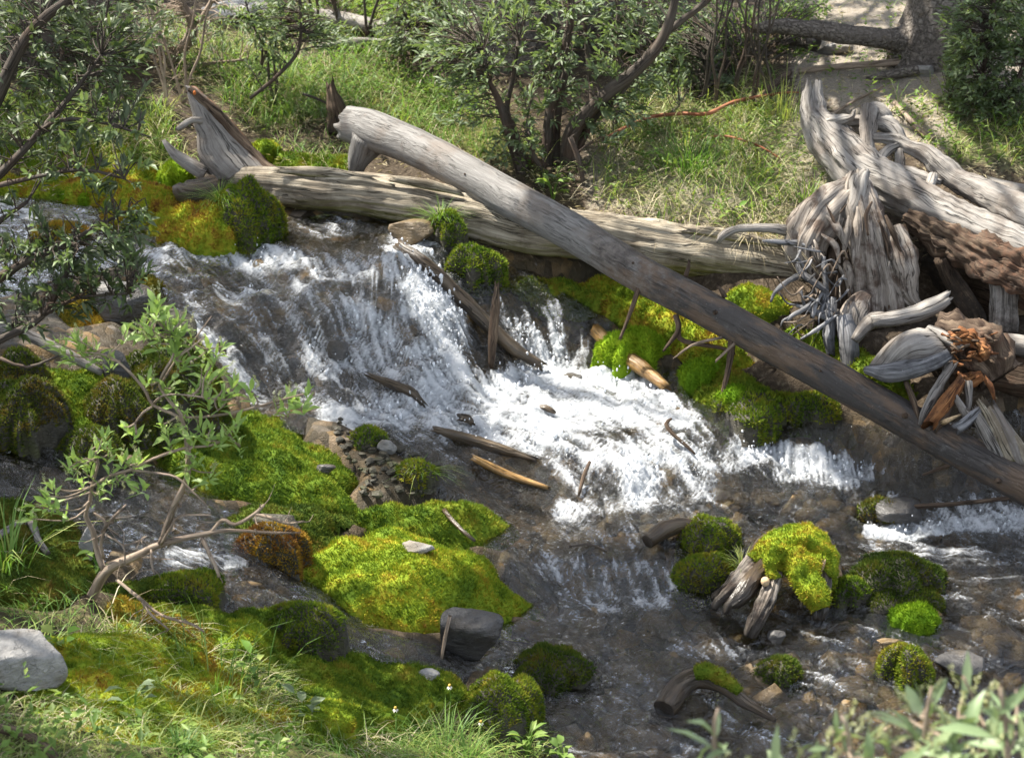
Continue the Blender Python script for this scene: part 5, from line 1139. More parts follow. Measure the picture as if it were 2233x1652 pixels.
def build_stones():
    rock('boulder', 30, 1492, 210, 118, 'rockgrey', 'pale grey flat topped boulder in the near grass', .7, 3, .4, yaw=.1)
    rock('boulder', 1015, 1440, 175, 108, 'rockdark', 'dark wet boulder under the tip of the yellow moss mat', .6, 5, .3)
    rock('stone', 908, 1216, 66, 36, 'rockgrey', 'small grey stone in the middle of the yellow moss mat', .7, 8, .3)
    rock('boulder', 895, 535, 96, 56, 'rockbrown', 'grey brown boulder beside the grass topped moss, under the weathered log', .7, 10, .3)
    rock('boulder', 270, 700, 150, 90, 'rockdark', 'dark grey boulder behind the top of the sunlit willow', .7, 12, .3)
    rock('boulder', 395, 770, 90, 110, 'rockmossy', 'dark brown slab at the left edge of the waterfall', .5, 14, .3)
    rock('boulder', 260, 850, 90, 110, 'rockdark', 'grey upright boulder behind the willow leaves', .5, 16, .35)
    rock('boulder', 740, 782, 46, 46, 'rockdark', 'round black boulder poking through the left of the waterfall', .8, 18, .2)
    rock('stone', 706, 1036, 48, 24, 'rockdark', 'dark stone at the edge of the wide green moss mat', .7, 20, .3)
    rock('stone', 843, 985, 36, 26, 'rockgrey', 'small grey stone on the dark gravel', .7, 22, .3)
    rock('stone', 1690, 1398, 40, 34, 'rockdark', 'small dark pointed stone below the mossy stump', .6, 24, .2)
    rock('stone', 940, 1484, 56, 20, 'rockgrey', 'flat pale stone in the olive moss mat', .7, 26, .4)
    rock('boulder', 1240, 832, 46, 20, 'rockdark', 'low wet rock in the white pool near the slanting log', .7, 28, .3)
    rock('boulder', 2110, 1475, 110, 34, 'rockdark', 'dark wet rock low in the stream near the foreground leaves', .8, 32, .3)
    rock('boulder', 1970, 1138, 100, 40, 'rockdark', 'brown mossy lip of the small falls under the diagonal log', .8, 34, .3)
    rock('boulder', 500, 40, 190, 36, 'rockgrey', 'flat grey rock on the upper bank behind the bare bushes', .8, 36, .5)
    rock('stone', 2020, 105 + 60, 60, 26, 'rockgrey', 'small grey stone in the dirt under the big tree', .8, 38, .3)
    rock('stone', 1830, 118, 90, 30, 'rockgrey', 'grey stone in the dirt beside the tree root', .7, 40, .4)
    rock('stone', 2230, 690, 90, 40, 'rockbrown', 'brown stone at the picture edge under the hollow log', .8, 42, .3)
    rock('stone', 190, 1200, 40, 60, 'rockgrey', 'grey upright stone in the dark moss left of the willow', .6, 44, .2)
    rock('boulder', 600, 1175, 110, 42, 'rockmossy', 'brown rounded rock under reddish moss beside the brook', .8, 46, .3)
    # loose gravel and the bed stones: nobody could count them
    mb = MB(); V, F = ico(1)
    def scatter(poly, n, s0, s1, sink):
        p = np.array(poly, float); k = 0; us = []; vs = []
        while k < n:
            u = RNG.uniform(p[:, 0].min(), p[:, 0].max(), 600); v = RNG.uniform(p[:, 1].min(), p[:, 1].max(), 600)
            ok = poly_sd(u, v, p) > 0; us.append(u[ok]); vs.append(v[ok]); k += ok.sum()
        u = np.concatenate(us)[:n]; v = np.concatenate(vs)[:n]; P = on_land(u, v)
        for q in P:
            s = RNG.uniform(s0, s1) * np.array([1, RNG.uniform(.6, 1), RNG.uniform(.35, .7)])
            a = RNG.uniform(0, 6.28); ca, sa = math.cos(a), math.sin(a)
            W = V * (1 + RNG.normal(0, .27, (len(V), 1))) * s
            W = np.stack([W[:, 0] * ca - W[:, 1] * sa, W[:, 0] * sa + W[:, 1] * ca, W[:, 2]], -1)
            mb.add(q + W + [0, 0, -sink + s[2] * .3], None, F)
    scatter([(720,925),(860,955),(960,1010),(960,1070),(800,1080),(760,1000)], 80, .006, .03, .012)
    scatter([(740,905),(840,955),(800,980),(730,960)], 20, .006, .022, .008)
    solo(mb, 'gravel', M['rockmossy'], 'dark slate gravel between the green moss and the brown log end', 'gravel', kind='stuff', smooth=False)
    mb = MB()
    scatter([(1120,1320),(2232,1330),(2232,1652),(1250,1652),(1180,1500)], 330, .03, .095, .085)
    scatter([(1500,1030),(1900,1040),(1880,1130),(1300,1180),(1100,1160)], 90, .03, .08, .095)
    scatter([(420,1240),(600,1270),(780,1370),(620,1310)], 50, .02, .05, .05)
    solo(mb, 'stream_pebbles', M['rockbrown'], 'brown stones seen through the shallow lower stream', 'pebbles', kind='stuff')

def build_cushions():
    C = cushion
    C('mossyellow', 432, 522, 190, 84, 'big rust and green moss cushion with a grass tuft, under the raised root end', .62, seed=1)
    C('mossgreen', 522, 520, 150, 118, 'green side of the moss cushion under the grass tuft', .55, seed=2)
    C('mossbright', 372, 400, 84, 50, 'bright lime moss cushion beside the grey root end', .5, seed=3)
    C('mossyellow', 210, 428, 140, 42, 'rusty moss cushion beyond the upper stream', .65, seed=4)
    C('mossyellow', 300, 470, 190, 60, 'orange green moss cushion left of the dark wet root end', .65, seed=5)
    C('mossbright', 175, 432, 70, 22, 'flat lime moss tuft at the upper stream edge', .3, seed=6)
    C('mossrust', 130, 520, 110, 26, 'orange moss cushion half hidden by the overhanging shrub', .45, seed=7)
    C('mossyellow', 578, 335, 66, 32, 'small yellow moss cushion right of the raised root slab', .35, seed=8)
    C('mossgreen', 975, 530, 90, 60, 'mossy cushion with grass on top beside the grey brown boulder', .5, seed=9)
    C('mossgreen', 1030, 600, 110, 70, 'green moss cushion under the weathered log, below the grass topped one', .45, seed=10)
    C('mossyellow', 1385, 640, 110, 36, 'yellow moss swelling in the shadow of the diagonal log', .4, seed=33)
    C('mossbright', 1390, 790, 150, 82, 'bright lime moss cushion beside the amber log', .5, seed=11)
    C('mossbright', 1535, 830, 90, 46, 'lime green moss cushion behind the drooping branch stub', .2, seed=12)
    C('mossgreen', 1640, 902, 150, 42, 'dark green moss cushion at the water under the drooping stub', .5, seed=13)
    C('mossgreen', 1765, 905, 110, 38, 'olive moss cushion under the low side of the diagonal log', .45, seed=14)
    C('mossyellow', 1650, 690, 130, 56, 'yellow moss cushion between the log and the wispy roots', .45, seed=15)
    C('mossbright', 1600, 880, 70, 40, 'small lime moss knob at the pool edge', .3, seed=16)
    C('mossdark', 50, 960, 190, 125, 'large dark green moss cushion by the shaded brook', .6, seed=17)
    C('mossdark', 36, 868, 130, 100, 'dark moss boulder above the large moss cushion, under the dead branch', .62, seed=18)
    C('mossdark', 350, 890, 250, 160, 'tall dark moss boulder behind the sunlit willow leaves', .55, seed=19, lump=.3)
    C('mossdark', 245, 925, 160, 80, 'dark green moss cushion left of the tall moss boulder', .65, seed=20)
    C('mossdark', 190, 1012, 120, 72, 'low moss cushion in front of the brook, left of the willow', .62, seed=21)
    C('mossgreen', 665, 1405, 180, 70, 'shaggy dark green moss cushion below the brook', .5, seed=22)
    C('mossgreen', 1080, 1588, 172, 96, 'round green moss cushion at the lower tip of the near bank', .55, seed=23, depth=1.0)
    C('mossdark', 1195, 1480, 170, 42, 'sunken olive moss cushion awash beside the near bank', .5, seed=24)
    C('mossgreen', 1552, 1195, 118, 60, 'square green moss tuft standing in the stream above the mossy stump', .5, seed=25)
    C('mossgreen', 1545, 1268, 110, 46, 'green moss clump at the left foot of the mossy stump', .55, seed=26)
    C('mossgreen', 1852, 1310, 80, 42, 'small dark green moss tuft right of the mossy stump', .5, seed=27, tuft=1.4)
    C('mossdark', 1965, 1282, 180, 58, 'flattened dark moss streaming in the current right of the mossy stump', .45, seed=28)
    C('mossdark', 1945, 1314, 210, 24, 'low dark moss patch at the waterline right of the mossy stump', .5, seed=29)
    C('mossbright', 2000, 1358, 96, 32, 'single lime moss tuft in the open lower stream', .15, seed=30, lump=.3)
    C('mossgreen', 1975, 1478, 112, 66, 'round olive moss cushion under a wood chip in the lower stream', .6, seed=31)
    C('mossdark', 1705, 1478, 80, 34, 'dark mossy knob where water pours past below the mossy stump', .4, seed=32)
    C('mossgreen', 905, 1052, 74, 48, 'small green moss tuft with grass on the gravel', .55, seed=34)
    C('mossgreen', 800, 965, 80, 26, 'flat moss patch at the gravel edge below the foam', .5, seed=35)
    C('mossyellow', 500, 1420, 160, 34, 'yellow green moss cushion behind the tall grass', .3, seed=36)
    C('mossyellow', 690, 1575, 130, 30, 'small bright yellow moss cushion on the near bank', .35, seed=37)
    C('mossrust', 590, 1215, 130, 62, 'reddish brown moss cushion behind the dead willow twigs', .8, seed=38)
    C('mossgreen', 395, 1300, 150, 30, 'green moss cushion in front of the brook fall', .5, seed=39)
    C('mossdark', 1925, 1128, 90, 34, 'brown wet moss on the lip of the falls under the diagonal log', .7, seed=40)
    rock('stone', 1945, 1412, 70, 18, 'rockbrown', 'brown chip of wood and stone on top of the round olive moss', .6, 48, .4)
# ------------------------------------------------------------------ plants
UP = np.array([0, 0, 1.0])
def stem_rows(rows):
    a = np.array(rows, float); P = at_y(a[:, 0], a[:, 1], a[:, 2]); r = a[:, 3] * ((P - CAM) @ FW) / FPX
    return P, r

def leaf_mesh(name, mat, L, Wd, fold=.22, droop=.1):
    mb = MB(); leaf_batch(mb, [(0, 0, 0)], np.array([[0, 1.0, 0]]), np.array([[0, 0, 1.0]]), L, Wd, .5, fold, False, droop)
    return mb.mesh(name, mat, (0, 0, 0))

def frame(P, D, Nn, s=1.0):
    D = D / np.linalg.norm(D); X = np.cross(D, Nn); X /= np.linalg.norm(X) + 1e-9; Z = np.cross(X, D)
    return Matrix(((X[0] * s, D[0] * s, Z[0] * s, P[0]), (X[1] * s, D[1] * s, Z[1] * s, P[1]), (X[2] * s, D[2] * s, Z[2] * s, P[2]), (0, 0, 0, 1)))

def leaves_along(P0, P1, n, L, spread=1.0, tip=True):
    """Spiral leaves along a twig: positions, directions, normals."""
    ax = P1 - P0; ln = np.linalg.norm(ax); ax = ax / (ln + 1e-9)
    t = np.linspace(.35, 1.0, n); ph = np.arange(n) * 2.4 + RNG.uniform(0, 6)
    s = np.cross(ax, UP); s = s / (np.linalg.norm(s) + 1e-6); b = np.cross(ax, s)
    rad = np.cos(ph)[:, None] * s + np.sin(ph)[:, None] * b
    ang = RNG.uniform(.55, 1.05, n)[:, None] * spread * (1 - .45 * t[:, None])
    D = norm(ax * np.cos(ang) + rad * np.sin(ang) + RNG.normal(0, .12, (n, 3)) + UP * .12)
    Nn = norm(UP * .9 + RNG.normal(0, .5, (n, 3)))
    return P0 + (P1 - P0) * t[:, None], D, Nn

def shrub(name, label, stems, fills, L, W, leafm, barkm, group='willow shrubs', perk=8, singles=0, singlem=None, twig=.0016, y_base=None, seed=0, drop=.12, reach=.30, cat='shrub', dead=0, upness=.35, thin=1.0):
    """stems: rows (u,v,y,halfwidth); fills: (u,v,ru,rv,y,ry,twigs). Each twig starts on the nearest stem and carries leaves."""
    rng = np.random.default_rng(seed)
    sp = [stem_rows(s) for s in stems]
    low = min((p[np.argmin(p[:, 2])] for p, r in sp), key=lambda q: q[2])
    o = thing(name, label, cat, low, group)
    allp = []; allr = []
    for k, (P, r) in enumerate(sp):
        mb = MB(); tube(mb, P, r, 9 if r.max() < .012 else 14, .05, rough=.0015, rfreq=30, lump=.12, flute=.05, seed=seed + k); part(mb, 'stem', barkm, o)
        q = smooth_path(np.hstack([P, r[:, None]]), .06); allp.append(q[:, :3]); allr.append(q[:, 3])
    allp = np.vstack(allp)
    tw = MB(); lp = []; ld = []; ln = []
    for (u, v, ru, rv, y, ry, n) in fills:
        n = max(3, int(n * thin))
        a = rng.uniform(0, 6.283, n); rr = np.sqrt(rng.random(n)); yy = y + rng.uniform(-1, 1, n) * ry
        C = at_y(u + ru * rr * np.cos(a), v + rv * rr * np.sin(a), yy)
        for c in C:
            d2 = np.sum((allp - c) ** 2, 1) + np.maximum(0, allp[:, 2] - c[2]) ** 2 * 2
            k = np.argmin(d2); s = allp[k]; dist = math.sqrt(d2[k])
            if dist > reach:                       # hang it on an earlier twig instead of stretching a long one
                s = c + (s - c) / dist * reach * rng.uniform(.7, 1.1)
            mid = (s + c) / 2 + rng.normal(0, .025, 3) + UP * .03 * (1 if drop < .2 else -.5)
            tube(tw, [s, mid, c], [twig * 1.8, twig * 1.3, twig * .7], 4, .09, cap=False)
            q0 = s + (c - s) * .45
            p, d, nn = leaves_along(q0 - (c - s) * .05, c, perk + int(rng.integers(-2, 3)), L)
            d = norm(d + UP * (upness * .3 - drop)); lp.append(p); ld.append(d); ln.append(nn)
    if dead:
        for k in range(dead):
            s = allp[rng.integers(len(allp))]; d = norm(rng.normal(0, 1, 3) + [0, 0, .3]); l = rng.uniform(.12, .4)
            tube(tw, [s, s + d * l * .5 + rng.normal(0, .02, 3), s + d * l + rng.normal(0, .05, 3)], [.002, .0015, .0008], 4, .06, cap=False)
    if tw.n: part(tw, 'twigs', barkm, o, kind='stuff')
    if not lp: return o
    lp = np.vstack(lp); ld = np.vstack(ld); ln = np.vstack(ln); m = len(lp)
    if singles:
        vis = np.argsort(np.linalg.norm(lp - CAM, axis=1))
        uu, vv, ww = proj(lp); infr = (uu > -20) & (uu < 2250) & (vv > -20) & (vv < 1670)
        order = [i for i in vis if infr[i]][:singles]
        add_leaves(o, lp[order], ld[order], ln[order], L, W, singlem, low)
        keep = np.ones(m, bool); keep[order] = False; lp, ld, ln = lp[keep], ld[keep], ln[keep]; m = len(lp)
    mb = MB(); leaf_batch(mb, lp, ld, ln, L * RNG.uniform(.6, 1.15, m), W * RNG.uniform(.7, 1.1, m), np.clip(RNG.normal(.5, .2, m), 0, 1), .22, simple=(L < .05))
    part(mb, 'foliage', leafm, o, kind='stuff')
    return o

_lm = {}
def add_leaves(o, lp, ld, ln, L, W, mat, base):
    key = (mat.name, L, W)
    if key not in _lm:
        _lm[key] = [leaf_mesh('leaf', mat, L * a, W * b, f, dr) for a, b, f, dr in ((1, 1, .2, .08), (.9, 1.1, .3, .18), (1.05, .85, .15, .02), (.8, 1, .28, .2))]
    for i in range(len(lp)):
        ob = link('leaf', _lm[key][i % 4], o); ob.matrix_parent_inverse = Matrix.Identity(4)
        ob.matrix_local = frame(lp[i] - base, ld[i], ln[i], float(RNG.uniform(.45, 1.2)))

def rosette_shrub(name, label, stems, tips, L, W, mat, barkm, group, y, n=7, catkins=0, seed=0, cat='shrub', spread=.42, deadtw=()):
    """A shrub whose leaves can be told apart: each leaf is an object, set in loose whorls at the shoot tips."""
    rng = np.random.default_rng(seed)
    sp = [stem_rows(s) for s in stems]
    low = min((p[np.argmin(p[:, 2])] for p, r in sp), key=lambda q: q[2])
    o = thing(name, label, cat, low, group); allp = []
    for k, (P, r) in enumerate(sp):
        mb = MB(); tube(mb, P, r, 12, .03, rough=.0015, rfreq=40, lump=.15, flute=.05, seed=seed + k, jag=(0, .004)); part(mb, 'stem', barkm, o)
        allp.append(smooth_path(P, .04))
    allp = np.vstack(allp); tw = MB(); lp = []; ld = []; ln = []; ck = MB()
    for (u, v, s, dy) in tips:
        c = at_y(np.array([u]), np.array([v]), np.array([y + dy]))[0]
        d2 = np.sum((allp - c) ** 2, 1) + np.maximum(0, allp[:, 2] - c[2]) ** 2 * 3
        a = allp[np.argmin(d2)]
        mid = (a + c) / 2 - UP * .01 + rng.normal(0, .012, 3)
        if np.linalg.norm(a - c) > .01: tube(tw, [a, mid, c], [.0032, .0026, .0018], 6, .03, cap=False)
        ax = norm((c - mid) + UP * .06 + rng.normal(0, .03, 3))
        s0 = norm(np.cross(ax, UP + rng.normal(0, .1, 3))); b0 = np.cross(ax, s0); cnt = max(4, int(n * s))
        for j in range(cnt):
            ph = j * 2.4 + rng.uniform(0, .8); t = j / cnt
            ang = (1.25 - .85 * t) + rng.normal(0, .15)
            rd = math.cos(ph) * s0 + math.sin(ph) * b0
            D = norm(ax * math.cos(ang) + rd * math.sin(ang) + UP * .15)
            lp.append(c - ax * (1 - t) * .05 * s * 1.2 + rng.normal(0, .003, 3)); ld.append(D); ln.append(norm(UP * .8 + ax * .3 + rng.normal(0, .45, 3)))
        for j in range(catkins if rng.random() < .7 else 0):
            q = c + rng.normal(0, .015, 3); d = norm(ax + rng.normal(0, .5, 3) + UP * .3)
            m = 26; tt = rng.random(m) * .035; ph = rng.uniform(0, 6.28, m); ss = norm(np.cross(d, UP + .01)); bb = np.cross(d, ss)
            dd = norm(d * .7 + np.cos(ph)[:, None] * ss + np.sin(ph)[:, None] * bb)
            leaf_batch(ck, q + d * tt[:, None], dd, norm(rng.normal(0, 1, (m, 3))), .007, .003, rng.random(m), .2, True)
    if tw.n: part(tw, 'shoots', barkm, o, kind='stuff')
    add_leaves(o, np.array(lp), np.array(ld), np.array(ln), L, W, mat, low)
    if ck.n: part(ck, 'catkins', M['catkin'], o, kind='stuff')
    for k, rw in enumerate(deadtw):
        P, r = stem_rows([(a, b, y + dy, w) for a, b, dy, w in rw]); mb = MB(); tube(mb, P, r, 7, .02, rough=.001, rfreq=60, seed=k)
        for j in range(5):
            i = rng.integers(1, len(P)); q = P[i - 1] + (P[i] - P[i - 1]) * rng.random(); d = norm(rng.normal(0, 1, 3) + [0, 0, .1]); l = rng.uniform(.03, .1)
            tube(mb, [q, q + d * l * .5 + rng.normal(0, .008, 3), q + d * l], [.0018, .0013, .0006], 4, .03, cap=False)
        part(mb, 'dead_twig', barkm, o)
    return o

def build_shrubs():
    # sunlit willow on the near bank
    y = 4.42
    R = lambda pts: [(a, b, y + dy, w * .82) for a, b, dy, w in pts]
    stems = [R([(196,1306,.1,15),(234,1243,.08,14),(301,1210,.05,11),(351,1186,.03,9),(435,1166,0,7),(502,1156,0,4.5),(602,1161,-.02,3.5),(655,1160,-.02,2)]),
             R([(351,1186,.03,9),(381,1099,0,8.5),(408,1040,-.02,8),(409,970,-.03,7.5),(402,938,-.03,6),(395,903,-.03,5),(378,884,-.02,4.5),(348,843,0,4),(356,814,0,4),(378,773,.02,3.5),(368,726,.03,3)]),
             R([(402,930,-.03,4.5),(388,907,-.03,4),(334,883,-.04,4),(311,843,-.05,4),(254,786,-.06,3.5),(214,770,-.07,2.5)]), R([(334,880,-.04,3.5),(354,863,-.06,3),(395,860,-.07,3),(468,870,-.1,2)]),
             R([(331,887,-.04,3.5),(311,900,-.06,3),(294,923,-.08,2.5)]), R([(228,1245,.08,9),(212,1200,.1,8),(202,1156,.1,7),(187,1125,.1,6),(196,1090,.08,5),(202,1054,.06,4.5),(214,1010,.05,3.5),(207,984,.05,2.5)]),
             R([(200,1060,.06,5),(241,1037,.03,4.5),(284,1024,0,4.5),(334,1000,-.03,4),(401,977,-.06,4),(461,970,-.08,3),(502,950,-.1,2)]), R([(284,1024,0,3.5),(334,1030,-.02,3),(384,1040,-.04,3),(418,1070,-.05,2.5),(451,1101,-.06,1.5)]),
             R([(402,910,-.03,3.5),(461,907,-.06,3.2),(535,893,-.1,3),(619,870,-.14,2.6),(685,853,-.18,1.6)]), R([(348,843,0,3.5),(380,790,.04,3),(420,745,.06,2.5),(460,690,.08,1.8)]), R([(385,780,.02,3),(420,755,.02,2.6),(445,735,.02,2)])]
    tips = [(345,650,1.2,.03),(325,680,1.0,.05),(300,705,1.1,.0),(275,720,.8,-.03),(355,700,1.2,.02),(375,715,1.1,.04),(330,720,.9,-.04),(395,700,1.0,.05),(160,735,1.1,-.08),(135,770,1.0,-.1),(185,760,.8,-.06),(210,765,.9,-.06),(120,745,.7,-.12),(240,785,.7,-.05),(380,770,.8,.02),(455,760,.9,.1),(490,755,.8,.12),(405,790,1.0,.0),(440,800,1.0,-.04),(465,790,.7,-.05),
            (370,840,.7,.0),(330,830,.6,-.02),(425,855,1.0,-.06),(455,860,1.1,-.08),(485,850,.8,-.1),(510,835,.8,-.12),(545,850,.8,-.12),(640,868,1.0,-.15),(675,850,.9,-.18),(610,880,.7,-.13),(385,935,1.0,-.04),(355,920,1.0,-.06),(430,925,1.0,-.05),(460,935,1.0,-.08),(405,905,.7,-.02),(270,930,1.0,-.08),(295,945,.8,-.09),(225,950,.9,.04),(245,985,.9,.03),(215,970,.7,.05),(500,945,1.1,-.11),(515,925,.9,-.12),(520,965,.8,-.1),
            (350,675,.9,.06),(310,730,.9,.02),(385,735,.9,.06),(420,735,.8,.06),(345,745,.7,.0),(365,865,.8,.01),(440,835,.9,-.04),(480,815,.7,.0),(500,870,.8,-.1),(415,950,.9,-.06),(370,955,.8,-.05),(480,960,.8,-.09),(265,1000,.7,.0),(175,1050,.8,.04),(110,1060,.8,-.01),(655,880,.7,-.15),(165,1005,1.0,.02),(150,1020,.8,.0),(180,1025,.8,.03),(300,1010,.8,-.02),(275,1050,.9,.0),(240,1050,1.0,.02),(300,1065,.9,-.02),(420,1000,.9,-.06),(405,1030,.7,-.05),(470,1030,.9,-.08),(440,1050,.6,-.06),(100,1080,1.1,-.02),(75,1105,1.0,-.04),(120,1110,.9,-.02),(60,1130,.7,-.05),(220,1080,.7,.05)]
    dead = [[(458,1163,0,4),(485,1133,0,4),(512,1143,-.02,4),(555,1120,-.03,4.5),(575,1100,-.03,3)], [(555,1120,-.03,4),(590,1128,-.05,3.5),(625,1140,-.06,3),(662,1136,-.08,2)], [(440,1172,0,5),(458,1210,-.04,4.5),(470,1235,-.06,4),(478,1257,-.07,3)], [(254,1263,.02,4),(308,1307,-.03,4),(351,1340,-.06,3.5),(418,1360,-.1,3),(445,1377,-.12,2)],
            [(308,1307,-.03,3.5),(330,1340,-.07,3),(368,1372,-.1,2)], [(205,1120,.09,4),(230,1140,.06,3.5),(220,1180,.06,3.5),(226,1215,.07,4)], [(222,1160,.06,3.5),(250,1125,.04,3),(275,1100,.04,2)], [(351,1186,.02,3.5),(372,1150,.0,3),(392,1125,0,2.5),(460,1122,-.02,1.5)], [(330,1196,.03,3),(330,1228,.0,2.5),(336,1250,-.02,1.5)], [(230,1165,.05,2.2),(268,1190,.02,2.2),(272,1232,.0,1.6)], [(268,1190,.02,2),(300,1180,.02,1.8),(320,1168,.02,1.2)]]
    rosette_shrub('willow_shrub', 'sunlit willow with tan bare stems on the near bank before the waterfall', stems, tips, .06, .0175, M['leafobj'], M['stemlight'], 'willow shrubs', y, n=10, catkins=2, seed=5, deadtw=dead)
    # blurred willow close to the lens
    y = 2.05
    st = [[(1600,1900,2.1,9),(1570,1740,2.08,7),(1556,1600,2.05,5),(1565,1545,2.05,3)], [(1900,1900,2.1,12),(1860,1700,2.06,9),(1850,1600,2.05,6),(1835,1560,2.05,4)], [(2000,1900,2.15,12),(2010,1700,2.12,8),(2020,1560,2.1,5),(2030,1500,2.1,3)], [(2130,1900,2.15,12),(2140,1700,2.1,8),(2130,1550,2.1,5),(2100,1475,2.1,3)], [(2220,1900,2.0,12),(2200,1700,2.0,8),(2190,1560,2.0,5),(2180,1500,2.0,3)], [(1720,1900,2.1,8),(1740,1750,2.1,6),(1730,1660,2.1,4)]]
    tips = [(1562,1560,.55,0),(1540,1625,.6,0),(1600,1635,.8,.05),(1690,1640,.7,.0),(1740,1625,.6,.05),(1830,1560,.8,.0),(1860,1600,1,.0),(1830,1630,.9,.05),(1900,1620,.9,-.05),(1940,1590,.9,.05),(1960,1540,.8,.1),(2000,1520,.9,.1),(2035,1490,.8,.1),(2060,1545,1,.05),(2030,1590,1.,.0),(2100,1480,.9,.1),(2150,1500,.8,.05),(2125,1560,1,.0),(2180,1510,1,-.05),(2215,1470,.8,.0),(2215,1560,1,-.05),(2170,1610,1,.0),(2095,1620,1,.05),(2005,1640,.9,.05),(2232,1620,1,.0),(1950,1650,.9,.0),(2060,1655,.9,0),(2150,1660,.9,0),(1780,1665,.8,0),(1880,1670,.8,0)]
    rosette_shrub('willow_shrub', 'blurred pale willow leaves with catkins close to the camera', st, [(a, b + 34, c, d) for a, b, c, d in tips], .082, .022, M['leaffront'], M['stemlight'], 'willow shrubs', y, n=5, catkins=3, seed=6)

    # dark shrub overhanging the left side
    y = 5.3
    st = [[(-420,900,5.4,30),(-200,560,5.3,24),(-40,280,5.25,17),(60,80,5.2,12),(170,-20,5.2,9),(260,-140,5.2,6)], [(-300,800,5.2,22),(-120,500,5.15,15),(20,360,5.1,9),(90,285,5.1,7),(170,190,5.15,5),(220,120,5.2,3)], [(-300,900,5.0,22),(-130,700,5.0,15),(40,580,5.0,9),(120,545,5.0,6),(200,500,5.0,4),(280,460,5.05,2.5)], [(-330,900,5.0,22),(-150,800,4.95,15),(0,740,4.95,10),(90,690,4.95,8),(140,600,5.0,6),(170,530,5.05,4)], [(30,350,5.1,5),(110,270,5.08,4.5),(210,265,5.05,4),(330,300,5.05,2)], [(-60,420,5.1,6),(60,390,5.05,5),(180,370,5.0,4),(270,390,5.0,2.5)], [(-150,640,5.2,8),(-20,500,5.2,6),(60,440,5.2,4)], [(-60,300,5.3,9),(40,120,5.4,7),(100,30,5.5,5),(140,-60,5.5,4)], [(0,780,4.9,4),(60,800,4.9,3.5),(140,770,4.9,2)], [(90,690,4.95,5),(170,650,4.95,4),(280,640,4.98,2)]]
    fills = [(100,110,190,110,5.4,.35,170),(240,150,110,110,5.3,.25,100),(260,250,90,60,5.2,.2,34),(110,280,140,60,5.15,.2,80),(60,350,110,50,5.05,.2,34),(250,370,90,45,5.02,.15,40),(20,230,60,80,5.3,.2,14),(150,540,150,70,5.05,.2,110),(270,500,60,60,5.0,.15,48),(60,600,110,70,5.0,.2,90),(220,590,110,60,5.0,.15,76),(40,680,90,50,4.95,.15,40),(180,660,110,40,4.97,.12,44),(30,460,70,40,5.1,.15,14),(60,20,120,60,5.5,.3,80),(300,60,70,80,5.4,.25,40)]
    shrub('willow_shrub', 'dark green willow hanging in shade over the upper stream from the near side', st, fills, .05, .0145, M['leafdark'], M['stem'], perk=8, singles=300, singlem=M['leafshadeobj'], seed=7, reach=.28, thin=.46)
    # many stemmed willow in the middle of the far bank
    y = 8.55
    st = [[(1245,430,8.6,20),(1240,350,8.55,19),(1248,290,8.5,18),(1290,235,8.45,16),(1340,190,8.4,15),(1390,150,8.4,14),(1428,110,8.4,12),(1455,60,8.4,11),(1472,0,8.4,9),(1490,-80,8.4,7)], [(1255,330,8.55,10),(1300,250,8.55,9),(1345,210,8.5,9),(1400,135,8.5,9),(1450,75,8.5,8),(1520,20,8.5,7),(1580,-30,8.5,6)], [(1195,425,8.6,13),(1192,340,8.6,12),(1197,260,8.6,11),(1208,180,8.6,10),(1230,110,8.55,10),(1244,40,8.5,9),(1242,-60,8.5,7)], [(1215,420,8.65,10),(1212,300,8.65,9),(1220,220,8.65,8),(1235,150,8.65,7)], [(1140,390,8.5,11),(1118,320,8.5,10),(1100,260,8.5,9),(1085,215,8.5,7),(1062,165,8.5,5),(1055,110,8.5,4)], [(1150,380,8.55,7),(1125,290,8.6,6),(1105,240,8.6,6),(1118,170,8.6,5),(1130,90,8.6,4)],
          [(1225,420,8.7,8),(1205,260,8.8,7),(1202,120,8.85,6),(1195,0,8.9,5)], [(1280,430,8.75,7),(1330,310,8.85,6),(1350,200,8.9,6),(1345,90,8.95,5),(1350,-40,9,4)], [(1300,420,8.8,6),(1380,330,8.9,5),(1440,270,8.95,4),(1480,230,9,3)], [(1243,300,8.35,6),(1262,350,8.3,6),(1270,400,8.3,5.5),(1272,458,8.25,4)], [(1210,430,8.5,6),(1160,330,8.4,5),(1150,260,8.4,4)], [(1260,400,8.9,7),(1290,250,9.0,6),(1280,110,9.1,5),(1270,-20,9.1,4)]]
    fills = [(1000,75,110,75,8.7,.35,85),(1060,180,110,60,8.55,.25,70),(960,130,70,60,8.7,.25,34),(1170,60,120,75,8.7,.4,85),(1290,80,110,80,8.6,.4,85),(1280,200,110,60,8.5,.3,70),(1400,90,90,80,8.8,.3,66),(1390,215,70,50,8.7,.3,42),(1330,280,90,40,8.5,.25,40),(1150,290,70,45,8.4,.2,30),(1200,405,60,26,8.35,.12,22),(1090,320,50,40,8.4,.15,16),(1180,180,70,60,8.7,.3,40),(1340,0,150,40,8.9,.4,60),(1050,10,150,40,8.9,.4,60),(1450,190,60,60,8.9,.3,30),(1240,440,40,16,8.3,.1,10),(1010,255,60,26,8.5,.12,14)]
    shrub('willow_shrub', 'many stemmed grey green willow growing behind the crossing logs', st, fills, .066, .019, M['leafmid'], M['stem'], perk=8, singles=0, seed=8, reach=.42, twig=.002, thin=.62)
